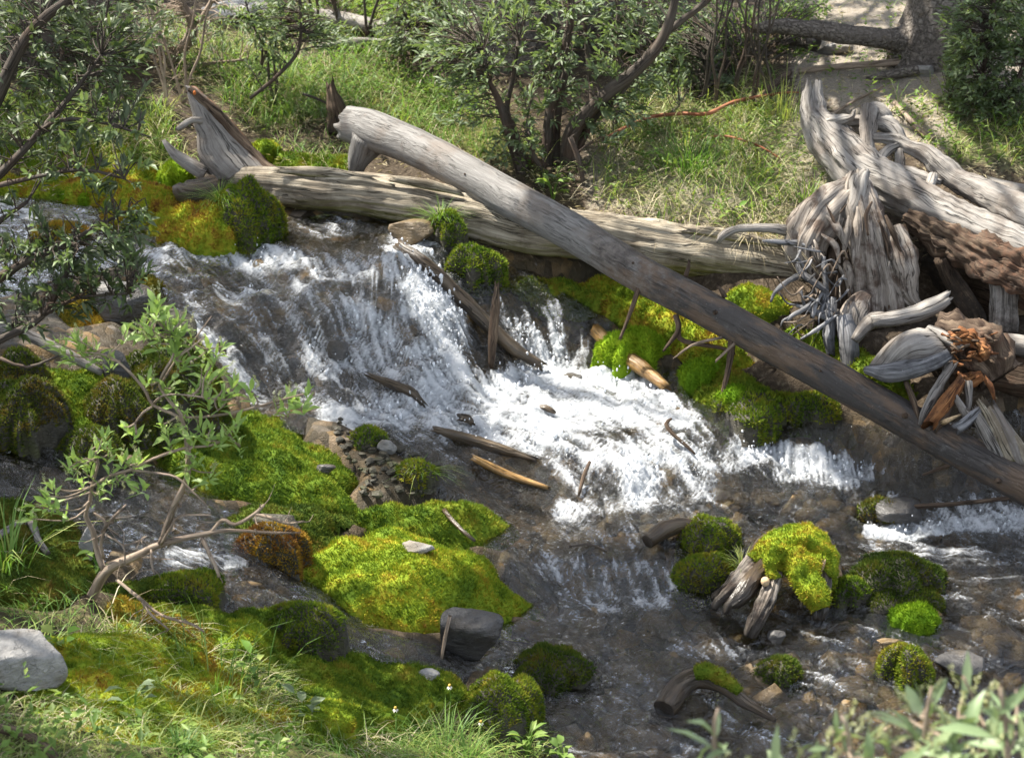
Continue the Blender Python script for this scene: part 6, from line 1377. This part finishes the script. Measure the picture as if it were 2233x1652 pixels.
    # upper bushes
    B = [('thin stemmed leafy bush beside the pale slope, above the red branch', 10.4, [(1640, 232), (1600, 210), (1680, 225)], [(1640, 110, 120, 90, .5, 90), (1420, 30, 90, 50, .4, 40), (1560, 50, 80, 60, .5, 60), (1720, 70, 60, 60, .5, 40), (1600, 160, 70, 40, .3, 34), (1740, 20, 70, 40, .5, 34)], .055, .016, 'leafbright', 9),
         ('small dense bush between the tall willow and the pale slope', 9.6, [(1530,220),(1560,230)], [(1530,130,60,70,.3,56),(1560,190,50,30,.2,26),(1490,60,60,60,.3,40)], .058, .017, 'leafmid', 10),
         ('bright leafy bush behind the pale fallen log on the upper bank', 11.4, [(690,70),(740,60),(800,80)], [(700,20,70,50,.4,46),(790,40,70,50,.4,46),(860,50,60,60,.4,40)], .06, .02, 'leafbright', 11),
         ('bare twisted bush with few leaves on the upper bank', 9.9, [(365,235),(400,225)], [(320,60,80,60,.4,40),(240,120,60,60,.4,30),(420,90,70,60,.4,16),(500,60,60,50,.4,12)], .05, .015, 'leafmid', 12),
         ('thin bush with dark drooping twigs above the raised root slab', 9.4, [(560,190),(600,230)], [(640,60,80,60,.35,40),(590,120,60,50,.3,14),(720,75,50,30,.3,16),(560,30,60,40,.3,16)], .052, .017, 'leafmid', 13),
         ('low leafy bush between the dead stump and the many stemmed willow', 10.2, [(900,120),(950,130),(860,110)], [(900,60,80,60,.4,50),(970,40,60,50,.4,36),(850,90,50,30,.3,20)], .054, .016, 'leafmid', 15),
         ('shady bush directly behind the many stemmed willow', 10.6, [(1300,170),(1400,190),(1210,160)], [(1330,60,110,70,.4,60),(1430,110,70,60,.4,40),(1230,90,60,60,.4,30)], .054, .016, 'leafmid', 16),
         ('leafy shrub hiding the upper far corner above the overhanging willow', 9.6, [(120,200),(60,210),(200,220)], [(60,60,120,80,.5,70),(200,50,90,70,.5,60),(130,150,110,50,.4,40)], .056, .018, 'leafmid', 14)]
    for lb, y, roots, fills, L, W, lm, sd in B:
        r = np.random.default_rng(sd); st = []
        for (u, v) in roots:
            g = G(u, v); y0 = g[1]
            for j in range(2 if sd != 12 else 3):
                du = r.uniform(-50, 50); st.append([(u, v + 4, y0, 3.8), (u + du * .3, v - 50, y0 - .02, 3.2), (u + du * .7 + r.uniform(-12, 12), v - 110, y0 - .03, 2.6), (u + du * 1.2, v - 180, y0 - .05, 2.2), (u + du * 1.7, v - 250, y0 - .05, 2)])
        if sd == 12: st += [[(362,240,y,9),(358,180,y,11),(372,130,y,12),(408,95,y,13),(420,50,y,12),(400,15,y,9),(380,-30,y,7)], [(372,150,y,5),(450,140,y,4),(540,130,y,2.5)], [(408,95,y,6),(440,40,y,6),(480,-30,y,5)]]
        if sd == 13: st += [[(545,215,9.2,4),(600,170,9.2,4.5),(650,110,9.2,4),(655,30,9.2,3.5),(650,-40,9.2,3)], [(660,205,9.3,3),(690,215,9.3,3),(730,235,9.3,2)]]
        shrub('bush', lb, st, [(a, b, c, d, y + (g0 * 0), e, n) for a, b, c, d, e, n in fills for g0 in (1,)], L, W, M[lm], M['stem'] if sd not in (12,) else M['stemlight'], group='bushes on the far bank', perk=8, seed=sd, reach=.5, twig=.002, dead=30 if sd in (12, 13, 9) else 6, thin=2.1)
    y = 8.6
    st = [[(2110,400,8.7,8),(2120,300,8.65,7),(2140,200,8.6,5),(2150,90,8.6,4),(2170,0,8.6,3)], [(2130,400,8.6,8),(2170,300,8.5,7),(2200,220,8.5,5),(2240,120,8.5,4)], [(2100,395,8.7,6),(2080,300,8.7,5),(2070,210,8.7,3)], [(2190,400,8.4,8),(2220,330,8.4,6),(2270,240,8.4,4)]]
    fills = [(2150,140,90,90,8.6,.3,110),(2210,60,60,70,8.6,.3,60),(2110,230,60,70,8.6,.2,56),(2190,260,70,70,8.5,.25,80),(2140,330,60,40,8.6,.2,34),(2220,350,50,40,8.4,.2,34),(2300,200,80,140,8.5,.3,60),(2090,110,40,50,8.7,.2,26),(2170,10,90,60,8.7,.3,60),(2085,40,40,40,8.7,.2,16)]
    shrub('willow_shrub', 'dense small leaved willow at the upper picture edge beside the root tangle', st, fills, .05, .0155, M['leafmid'], M['stem'], perk=9, seed=20, reach=.4, thin=1.9)
    # little leafy plants that can be picked out
    for k, (u, v, yoff, n, L, W, lm, lb) in enumerate(((2110,720,.0,18,.03,.018,'leafbright','small bright leafy sprig growing from the broken stump'), (1205,432,.0,16,.07,.022,'leafbright','low leafy shoot at the foot of the many stemmed willow'), (560,1490,.0,9,.06,.03,'grass','broad leafed seedling in the near grass'), (660,1560,.0,9,.05,.03,'leafmid','three leafed plant on the olive moss'), (290,1545,.0,7,.05,.03,'leafmid','small two leafed plant in the shaded near grass'), (135,1420,0,10,.045,.028,'grass','leafy plant beside the pale boulder'), (215,1240,0,10,.05,.02,'leafbright','leafy plant between stone and willow stem'), (1150,1640,0,18,.05,.02,'leafbright','ferny plant at the lower edge of the near bank'), (1225,1660,0,14,.04,.03,'leafbright','bright leafed plant at the tip of the near grass'), (1595,528-18,0,10,.09,.025,'grass','single green rosette on the bank behind the weathered log'), (470,290-20,0,14,.05,.02,'leafbright','bright sprig right of the shaded bush beside the root slab'), (1080,1150,0,1,.01,.01,'grass',None))):
        if lb is None: continue
        b = G(u, v); r = np.random.default_rng(40 + k); o = thing('leafy_plant', lb, 'plant', b, 'small leafy plants')
        mb = MB(); st = MB(); P = []; D = []
        for j in range(n):
            a = r.uniform(0, 6.28); h = r.uniform(.2, 1) * L * 1.6; q = b + np.array([math.cos(a) * L * .5, math.sin(a) * L * .5, h]); P.append(q); D.append([math.cos(a), math.sin(a), r.uniform(0, .7)])
            tube(st, [b - UP * .03, b + (q - b) * .5 + UP * h * .2, q], [.0016, .0013, .001], 4, .05, cap=False)
        leaf_batch(mb, np.array(P), np.array(D), norm(UP + r.normal(0, .3, (n, 3))), L * r.uniform(.7, 1.2, n), W * r.uniform(.8, 1.1, n), r.uniform(.3, .8, n))
        part(mb, 'leaves', M[lm], o, kind='stuff'); part(st, 'stems', M['grass'], o, kind='stuff')

def clump(name, label, u, v, n, L, mat, spread=.5, base=None, lift=0.0, w=.004, bend=.5, seed=0, var=(.5, .2), group='grass tufts', rad=.03):
    b = G(u, v) if base is None else np.asarray(base); b = b + UP * lift
    r = np.random.default_rng(seed); mb = MB(); a = r.uniform(0, 6.28, n)
    P = b + np.stack([np.cos(a) * rad * r.random(n), np.sin(a) * rad * r.random(n), r.uniform(-.02, .0, n)], -1)
    D = np.stack([np.cos(a) * spread * r.random(n), np.sin(a) * spread * r.random(n), np.ones(n)], -1)
    blade_batch(mb, P, D, L * r.uniform(.5, 1.15, n), np.full(n, w), bend * r.uniform(.4, 1.6, n), np.clip(r.normal(*var, n), 0, 1))
    return solo(mb, name, mat, label, 'grass', b, group)

def build_grass():
    clump('grass_tuft', 'grass tuft on the big rust and green moss cushion', 480, 448, 170, .17, M['grass'], .8, at_y(np.array([480]), np.array([440]), np.array([G(478, 520)[1] + .1]))[0], seed=1, bend=.7)
    clump('grass_tuft', 'grass tuft on the moss cushion beside the grey brown boulder', 960, 475, 130, .16, M['grass'], .8, at_y(np.array([958]), np.array([482]), np.array([G(975, 530)[1] + .06]))[0], seed=2, bend=.6)
    clump('grass_tuft', 'yellow green grass tuft on the left shoulder of the mossy stump', 1612, 1222, 60, .09, M['grass'], .9, at_y(np.array([1618]), np.array([1228]), np.array([G(1700, 1330)[1] + .12]))[0], seed=3, var=(.75, .2), w=.003)
    clump('grass_tuft', 'thin grass growing from the moss tuft on the gravel', 915, 1040, 30, .12, M['grass'], 1.0, seed=4, w=.003, bend=.9, lift=.03)
    clump('grass_tuft', 'dense dark grass tuft in the shaded near bank', 395, 1632, 160, .07, M['grass'], 1.0, seed=5, var=(.2, .1), rad=.05)
    clump('grass_tuft', 'tall thin grass blades standing before the yellow moss', 470, 1500, 46, .26, M['grass'], .35, seed=6, w=.005, bend=.35, rad=.22)
    clump('grass_tuft', 'tall green grass at the picture edge beside the willow foot', 12, 1230, 50, .30, M['grass'], .5, seed=7, w=.007, rad=.10)
    clump('grass_tuft', 'seeding grass with a white flower at the lower bank edge', 970, 1640, 90, .17, M['grass'], .6, seed=8, w=.004, rad=.12)
    clump('grass_tuft', 'fan of fresh grass blades near the picture bottom on the bank tip', 1020, 1655, 70, .15, M['grass'], .9, seed=9, w=.005, rad=.06)
    clump('grass_tuft', 'straw coloured dry grass hanging over the bank behind the weathered log', 1640, 505, 150, .26, M['drygrass'], 1.0, seed=10, w=.005, bend=1.1, rad=.18)
    clump('grass_tuft', 'lush dark grass clump beside the foot of the long red branch', 1500, 372, 170, .30, M['grass'], .6, seed=11, w=.006, var=(.25, .12), rad=.18)
    clump('grass_tuft', 'tall grass stems on the sunny slope beside the root tip', 1700, 262, 60, .42, M['grass'], .3, seed=12, w=.005, rad=.16, var=(.8, .15))
    clump('grass_tuft', 'green grass clump under the far side of the root stump', 1755, 440, 120, .22, M['grass'], .8, seed=13, w=.006, rad=.15)
    for k, (u, v, vt) in enumerate(((980, 1600, 1496), (1048, 1640, 1575), (862, 1600, 1545))):
        b = G(u, v); t = at_y(np.array([u]), np.array([vt]), np.array([b[1]]))[0]
        o = thing('flower', ('tall small white flower on a thin stem before the round moss cushion', 'low white flower in the grass fan', 'tiny drooping white flower left of the tall one')[k], 'flower', b, 'small white flowers')
        mb = MB(); tube(mb, [b - UP * .02, (b + t) / 2 + [.004, 0, 0], t], [.0016, .0013, .001], 5, .03); part(mb, 'stem', M['grass'], o)
        mb = MB(); a = np.arange(6) * 1.05; D = np.stack([np.cos(a), np.sin(a), a * 0 - .6], -1); leaf_batch(mb, np.repeat(t[None], 6, 0), D, np.repeat(UP[None], 6, 0), .012, .007, .5); part(mb, 'petals', M['petalwhite'], o)
        mb = MB(); V, F = ico(2); mb.add(t + V * [.005, .005, .006] + UP * .005, None, F); part(mb, 'flower_head', M['petalyellow'], o)
    # grass nobody could count, over the banks
    fields = [  # outline, per m2, length, width, dry share, tone, moss-short
     (GRASSY[0][0], 3000, .22, .006, .15, .66), (GRASSY[1][0], 2600, .27, .006, .2, .4), (GRASSY[2][0], 2900, .23, .006, .47, .64), (GRASSY[3][0], 1700, .22, .006, .25, .55), (GRASSY[4][0], 1900, .22, .007, .12, .7), (GRASSY[5][0], 1500, .22, .006, .3, .6), (GRASSY[6][0], 1500, .2, .006, .3, .58), (GRASSY[7][0], 260, .12, .005, .5, .6),
     (GRASSY[8][0], 3200, .09, .004, .2, .45), (GRASSY[9][0], 7500, .06, .0038, .33, .58), (GRASSY[10][0], 5200, .085, .0038, .22, .55), ([(90,1400),(330,1350),(520,1440),(640,1530),(560,1600),(250,1540)], 3200, .10, .004, .12, .7), ([(1250,440),(1760,470),(1740,540),(1560,520)], 900, .2, .005, .75, .6), ([(-260,1240),(-260,1060),(100,1200),(200,1290)], 900, .14, .005, .3, .4), ([(560,225),(790,225),(790,335),(600,340)], 2200, .17, .005, .3, .4), ([(230,1300),(470,1400),(520,1480),(300,1420)], 700, .13, .004, .5, .4)]
    gm = MB(); dm = MB()
    for poly, dens, L, w, dry, tone in fields:
        p = np.array(poly, float)
        Q = on_land(np.clip(p[:, 0], -330, 2600), np.clip(p[:, 1], -60, 1900)); x0, y0 = Q[:, :2].min(0) - .1; x1, y1 = Q[:, :2].max(0) + .1
        n = int((x1 - x0) * (y1 - y0) * dens)
        x = RNG.uniform(x0, x1, n); yv = RNG.uniform(y0, y1, n); P = np.stack([x, yv, hS(x, yv)], -1)
        u, v, wd = proj(P); ok = poly_sd(u, v, p) + fbm(P * 3, 2, 60) * 40 > 0
        ok &= (RNG.random(n) < np.clip(.62 + .9 * fbm(P * 2.6, 3, 61), .08, 1))
        P, u, v = P[ok], u[ok], v[ok]
        ok = water_sd(P) < -.01; P = P[ok]; n = len(P)
        if not n: continue
        a = RNG.uniform(0, 6.28, n); cl = fbm(P * 5, 2, 62)
        D = np.stack([np.cos(a) * .55 + cl, np.sin(a) * .55 - .2, np.ones(n)], -1)
        isd = RNG.random(n) < dry + .5 * fbm(P * 4, 2, 63)
        Lh = L * RNG.uniform(.45, 1.3, n) * (1 + .35 * cl); Wd = w * RNG.uniform(.6, 1.2, n); bd = RNG.uniform(.15, 1.1, n); var = np.clip(RNG.normal(tone, .17, n) + .25 * cl, 0, 1)
        g = ~isd; P[:, 2] -= .02
        blade_batch(gm, P[g], D[g], Lh[g], Wd[g], bd[g], var[g]); D[:, 2] *= .55
        blade_batch(dm, P[isd], D[isd], Lh[isd] * .9, Wd[isd] * .8, bd[isd] * 1.3, var[isd])
    solo(gm, 'grass', M['grass'], 'green grass growing over both banks of the stream', 'grass', kind='stuff')
    solo(dm, 'dry_grass', M['drygrass'], 'straw coloured dry grass blades among the green on both banks', 'dry grass', kind='stuff')
    # leaf litter and needles on the forest floor, and low herbs
    n = 9000; u = RNG.uniform(-100, 2330, n); v = RNG.uniform(-40, 560, n); P = on_land(u, v); ok = (water_sd(P) < -.02) & (P[:, 1] > 6.5); P = P[ok]; n = len(P)
    mb = MB(); D = norm(RNG.normal(0, 1, (n, 3)) * [1, 1, .25]); leaf_batch(mb, P + UP * .012, D, norm(UP + RNG.normal(0, .4, (n, 3))), RNG.uniform(.015, .06, n), RNG.uniform(.003, .010, n), RNG.random(n), simple=True)
    solo(mb, 'leaf_litter', M['drygrass'], 'dry leaves and needles scattered over the far bank', 'leaf litter', kind='stuff', smooth=False)
    mb = MB()
    for poly, dens in ((GRASSY[4][0], 300), (GRASSY[0][0], 260), (GRASSY[5][0], 330), (GRASSY[2][0], 240), (GRASSY[9][0], 260), (GRASSY[7][0], 90), (GRASSY[1][0], 200)):
        p = np.array(poly, float); Q = on_land(np.clip(p[:, 0], -200, 2450), np.clip(p[:, 1], -60, 1800)); x0, y0 = Q[:, :2].min(0); x1, y1 = Q[:, :2].max(0)
        n = int((x1 - x0) * (y1 - y0) * dens); x = RNG.uniform(x0, x1, n); yv = RNG.uniform(y0, y1, n); P = np.stack([x, yv, hS(x, yv)], -1); uu, vv, _ = proj(P)
        P = P[(poly_sd(uu, vv, p) > 0) & (RNG.random(n) < np.clip(.5 + 1.2 * fbm(P * 2, 2, 70), 0, 1))]; n = len(P)
        for j in range(4):
            a = RNG.uniform(0, 6.28, n); D = np.stack([np.cos(a), np.sin(a), RNG.uniform(.1, .8, n)], -1)
            leaf_batch(mb, P + UP * RNG.uniform(.01, .09, n)[:, None], D, norm(UP + RNG.normal(0, .3, (n, 3))), RNG.uniform(.02, .05, n), RNG.uniform(.01, .022, n), np.clip(RNG.normal(.5, .2, n), 0, 1), simple=True)
    solo(mb, 'herbs', M['leafbright'], 'low broad leafed herbs among the grass on the banks', 'herbs', kind='stuff')

# ------------------------------------------------------------------ the wood around: trees, mostly unseen, crowns shaped so chosen patches get sun
LIT = [
 ([(1120,840),(1320,815),(1500,840),(1570,930),(1620,1010),(1560,1085),(1400,1120),(1250,1110),(1180,1010),(1040,960)],1), ([(740,235),(850,235),(1010,330),(1330,500),(1310,545),(1120,440),(900,330),(780,330)],1), ([(1270,300),(1700,215),(1760,170),(1960,180),(2060,330),(2232,420),(2300,500),(2060,470),(1900,560),(1730,520),(1500,470),(1330,430)],1), ([(1240,590),(1470,640),(1700,640),(1660,700),(1500,760),(1420,790),(1340,700)],1),
 ([(1250,465),(1500,480),(1740,530),(1740,600),(1500,570),(1280,500)],1), ([(610,1190),(780,1130),(900,1120),(1080,1170),(1080,1230),(1000,1290),(850,1310),(730,1290),(650,1240)],1), ([(80,1350),(330,1330),(520,1440),(680,1540),(600,1590),(330,1550),(60,1490),(-60,1420)],1), ([(-100,210),(340,260),(430,400),(250,400),(-100,400)],1), ([(640,-20),(920,-20),(900,90),(690,110)],1), ([(330,110),(580,150),(560,215),(350,200)],1), ([(1560,1170),(1700,1150),(1830,1180),(1820,1320),(1700,1300)],1),
 ([(640,1590),(1050,1590),(1260,1660),(600,1680)],1), ([(370,350),(600,350),(620,480),(480,520),(360,460)],.7), ([(1870,680),(2080,640),(2200,740),(2160,870),(1960,830)],1), ([(1150,880),(1500,880),(1600,1000),(1250,1110)],1), ([(760,1080),(980,1070),(1120,1130),(960,1150)],.8), ([(1830,20),(2100,130),(2050,200),(1700,180),(1740,90)],.85), ([(150,640),(480,640),(520,900),(480,1050),(360,1250),(200,1250),(80,1100),(90,760)],.9), ([(500,850),(700,830),(700,900),(520,910)],.9), ([(1860,1080),(2232,1080),(2232,1200),(1880,1180)],.6), ([(1700,1180),(2050,1230),(2080,1380),(1880,1380)],.55), ([(1000,60),(1250,40),(1450,120),(1450,300),(1100,330),(960,220)],.5), ([(1950,1380),(2060,1380),(2060,1480),(1920,1480)],.6), ([(1480,1440),(1640,1440),(1680,1580),(1500,1560)],.5), ([(540,900),(720,940),(760,1040),(620,1040)],.35), ([(1780,1560),(2232,1460),(2232,1652),(1800,1652)],.5), ([(-60,330),(420,330),(600,430),(600,530),(330,530),(-60,490)],.8), ([(380,-60),(1000,-60),(1000,120),(660,200),(380,120)],.75), ([(1440,-60),(1770,-60),(1770,240),(1440,240)],.65), ([(2030,20),(2350,20),(2350,410),(2060,410)],.65), ([(0,860),(130,860),(130,960),(0,960)],.5)]
def build_trees():
    trunks = [  # base point, radius, height, label
     (G(1120, 118), .24, 11.5, 'thick grey conifer trunk seen behind the many stemmed willow', 'seen'), (G(2050, 120), .17, 12.0, 'big tree with rough flaring root foot at the upper picture edge', 'seen2'),
     (np.array([-5.2, 9.6, hS(-5.2, 9.6)]), .2, 10.5, 'tall conifer standing beyond the upper stream outside the view', ''), (np.array([-5.6, 5.6, hS(-5.6, 5.6)]), .2, 10.0, 'tall conifer on the near bank shading the brook', ''), (np.array([-3.2, 13.0, hS(-3.2, 13.0)]), .2, 11.0, 'tall conifer high on the far bank behind the bushes', ''), (np.array([4.6, 12.5, hS(4.6, 12.5)]), .2, 11.0, 'tall conifer on the slope above the root stump', ''), (np.array([-4.4, 2.6, hS(-4.4, 2.6)]), .2, 10.0, 'tall conifer behind the near boulder', '')]
    n = 15000
    hgt = RNG.uniform(5.4, 9.0, n)
    gxp = RNG.uniform(-4.0, 4.2, n); gyp = RNG.uniform(2.6, 13.5, n)
    gz = hS(gxp, gyp)
    t = (hgt - gz) / SUN[2]; C = np.stack([gxp, gyp, gz], -1) + SUN * t[:, None]
    keep = np.ones(n, bool)
    for off in (.0, .35, .7, 1.05):          # leave the gaps open for what stands a little above the ground too
        Q = np.stack([gxp, gyp, gz], -1) + SUN * (off / SUN[2])
        u, v, w = proj(Q)
        for poly, p in LIT:
            if off > 0 and poly[0] not in ((1270,300),(150,640),(740,235),(1250,465),(500,850),(1560,1170),(1870,680),(1000,60),(380,-60),(1440,-60),(2030,20)): continue
            sd = poly_sd(u, v, np.array(poly, float)) * w / FPX
            keep &= ~((sd > -.16) & (RNG.random(n) < p))
    u, v, w = proj(np.stack([gxp, gyp, gz], -1))
    dap = fbm(np.stack([gxp, gyp, gz * 0], -1) * 2.3, 2, 90)
    keep &= dap < .34
    C = C[keep]; Sz = np.ones(len(C))
    # unseen leaf clumps added along the sun's path to shade the diagonal log
    if LOGLINE:
        Lg = LOGLINE[0]; uu = proj(Lg)[0]; Lg = Lg[uu > 1210]
        Lg = np.repeat(Lg, 7, 0) + RNG.normal(0, .03, (len(Lg) * 7, 3)); Lg = Lg[fbm(Lg * 4.5, 2, 95) < .30]
        hh = RNG.uniform(5.0, 6.6, len(Lg)); Sz = np.concatenate([Sz, np.full(len(Lg), .55)]); C = np.vstack([C, Lg + SUN * ((hh - Lg[:, 2]) / SUN[2])[:, None]])
    own = np.argmin(np.stack([np.hypot(C[:, 0] - b[0][0], C[:, 1] - b[0][1]) for b in trunks], 1), 1)
    for k, (b, r, h, lb, kind) in enumerate(trunks):
        o = thing('conifer_tree', lb, 'tree', b, 'conifers around the stream')
        mb = MB()
        fl = 1.6 if kind == 'seen2' else 1.25
        tube(mb, [b - UP * .1, b + UP * .12, b + UP * .45, b + UP * 1.2, b + UP * 3, b + UP * 6, b + UP * h], [r * fl * 1.2, r * fl, r * 1.12, r, r * .92, r * .7, r * .1], 40, .08, flute=.10, nfl=8, rough=.02, rfreq=11, seed=400 + k)
        part(mb, 'trunk', M['bark'], o)
        if kind == 'seen2':
            limb('root', M['bark'], o, [(1985,90,b[1]-.05,34),(1930,84,b[1]-.1,22),(1850,76,b[1]-.12,20),(1780,66,b[1]-.1,19),(1700,58,b[1]-.05,16),(1640,62,b[1],10)], seg=22, flute=.12, rough=.012, rfreq=14, seed=410)
            limb('root', M['bark'], o, [(2060,125,b[1]-.1,30),(2020,150,b[1]-.25,16),(1960,160,b[1]-.3,11),(1890,172,b[1]-.35,7)], seg=16, flute=.12, rough=.01, seed=411)
        mine = C[own == k]
        if not len(mine): continue
        lm = MB()
        for c in mine[:: max(1, len(mine) // 60)]:
            z0 = max(b[2] + 3.2, c[2] - np.hypot(c[0] - b[0], c[1] - b[1]) * .35); z0 = min(z0, b[2] + h * .9)
            s = np.array([b[0], b[1], z0]); tube(lm, [s, (s + c) / 2 + UP * .15, c], [.035, .02, .006], 5, .4, cap=False)
        part(lm, 'limbs', M['bark'], o, kind='stuff')
        m = len(mine); q = 17
        sz = np.repeat(Sz[own == k], q); cc = np.repeat(mine, q, 0) + RNG.normal(0, 1, (m * q, 3)) * [.09, .09, .07] * sz[:, None]
        dd = norm(RNG.normal(0, 1, (m * q, 3)) * [1, 1, .5])
        cr = MB(); leaf_batch(cr, cc, dd, norm(UP + RNG.normal(0, .6, (m * q, 3))), sz * RNG.uniform(.09, .15, m * q), sz * RNG.uniform(.045, .075, m * q), RNG.random(m * q), simple=True)
        part(cr, 'crown', M['canopy'], o, kind='stuff')

build_ground()
build_water()
build_mats()
build_cushions()
build_logs()
build_stones()
build_shrubs()
build_grass()
build_trees()
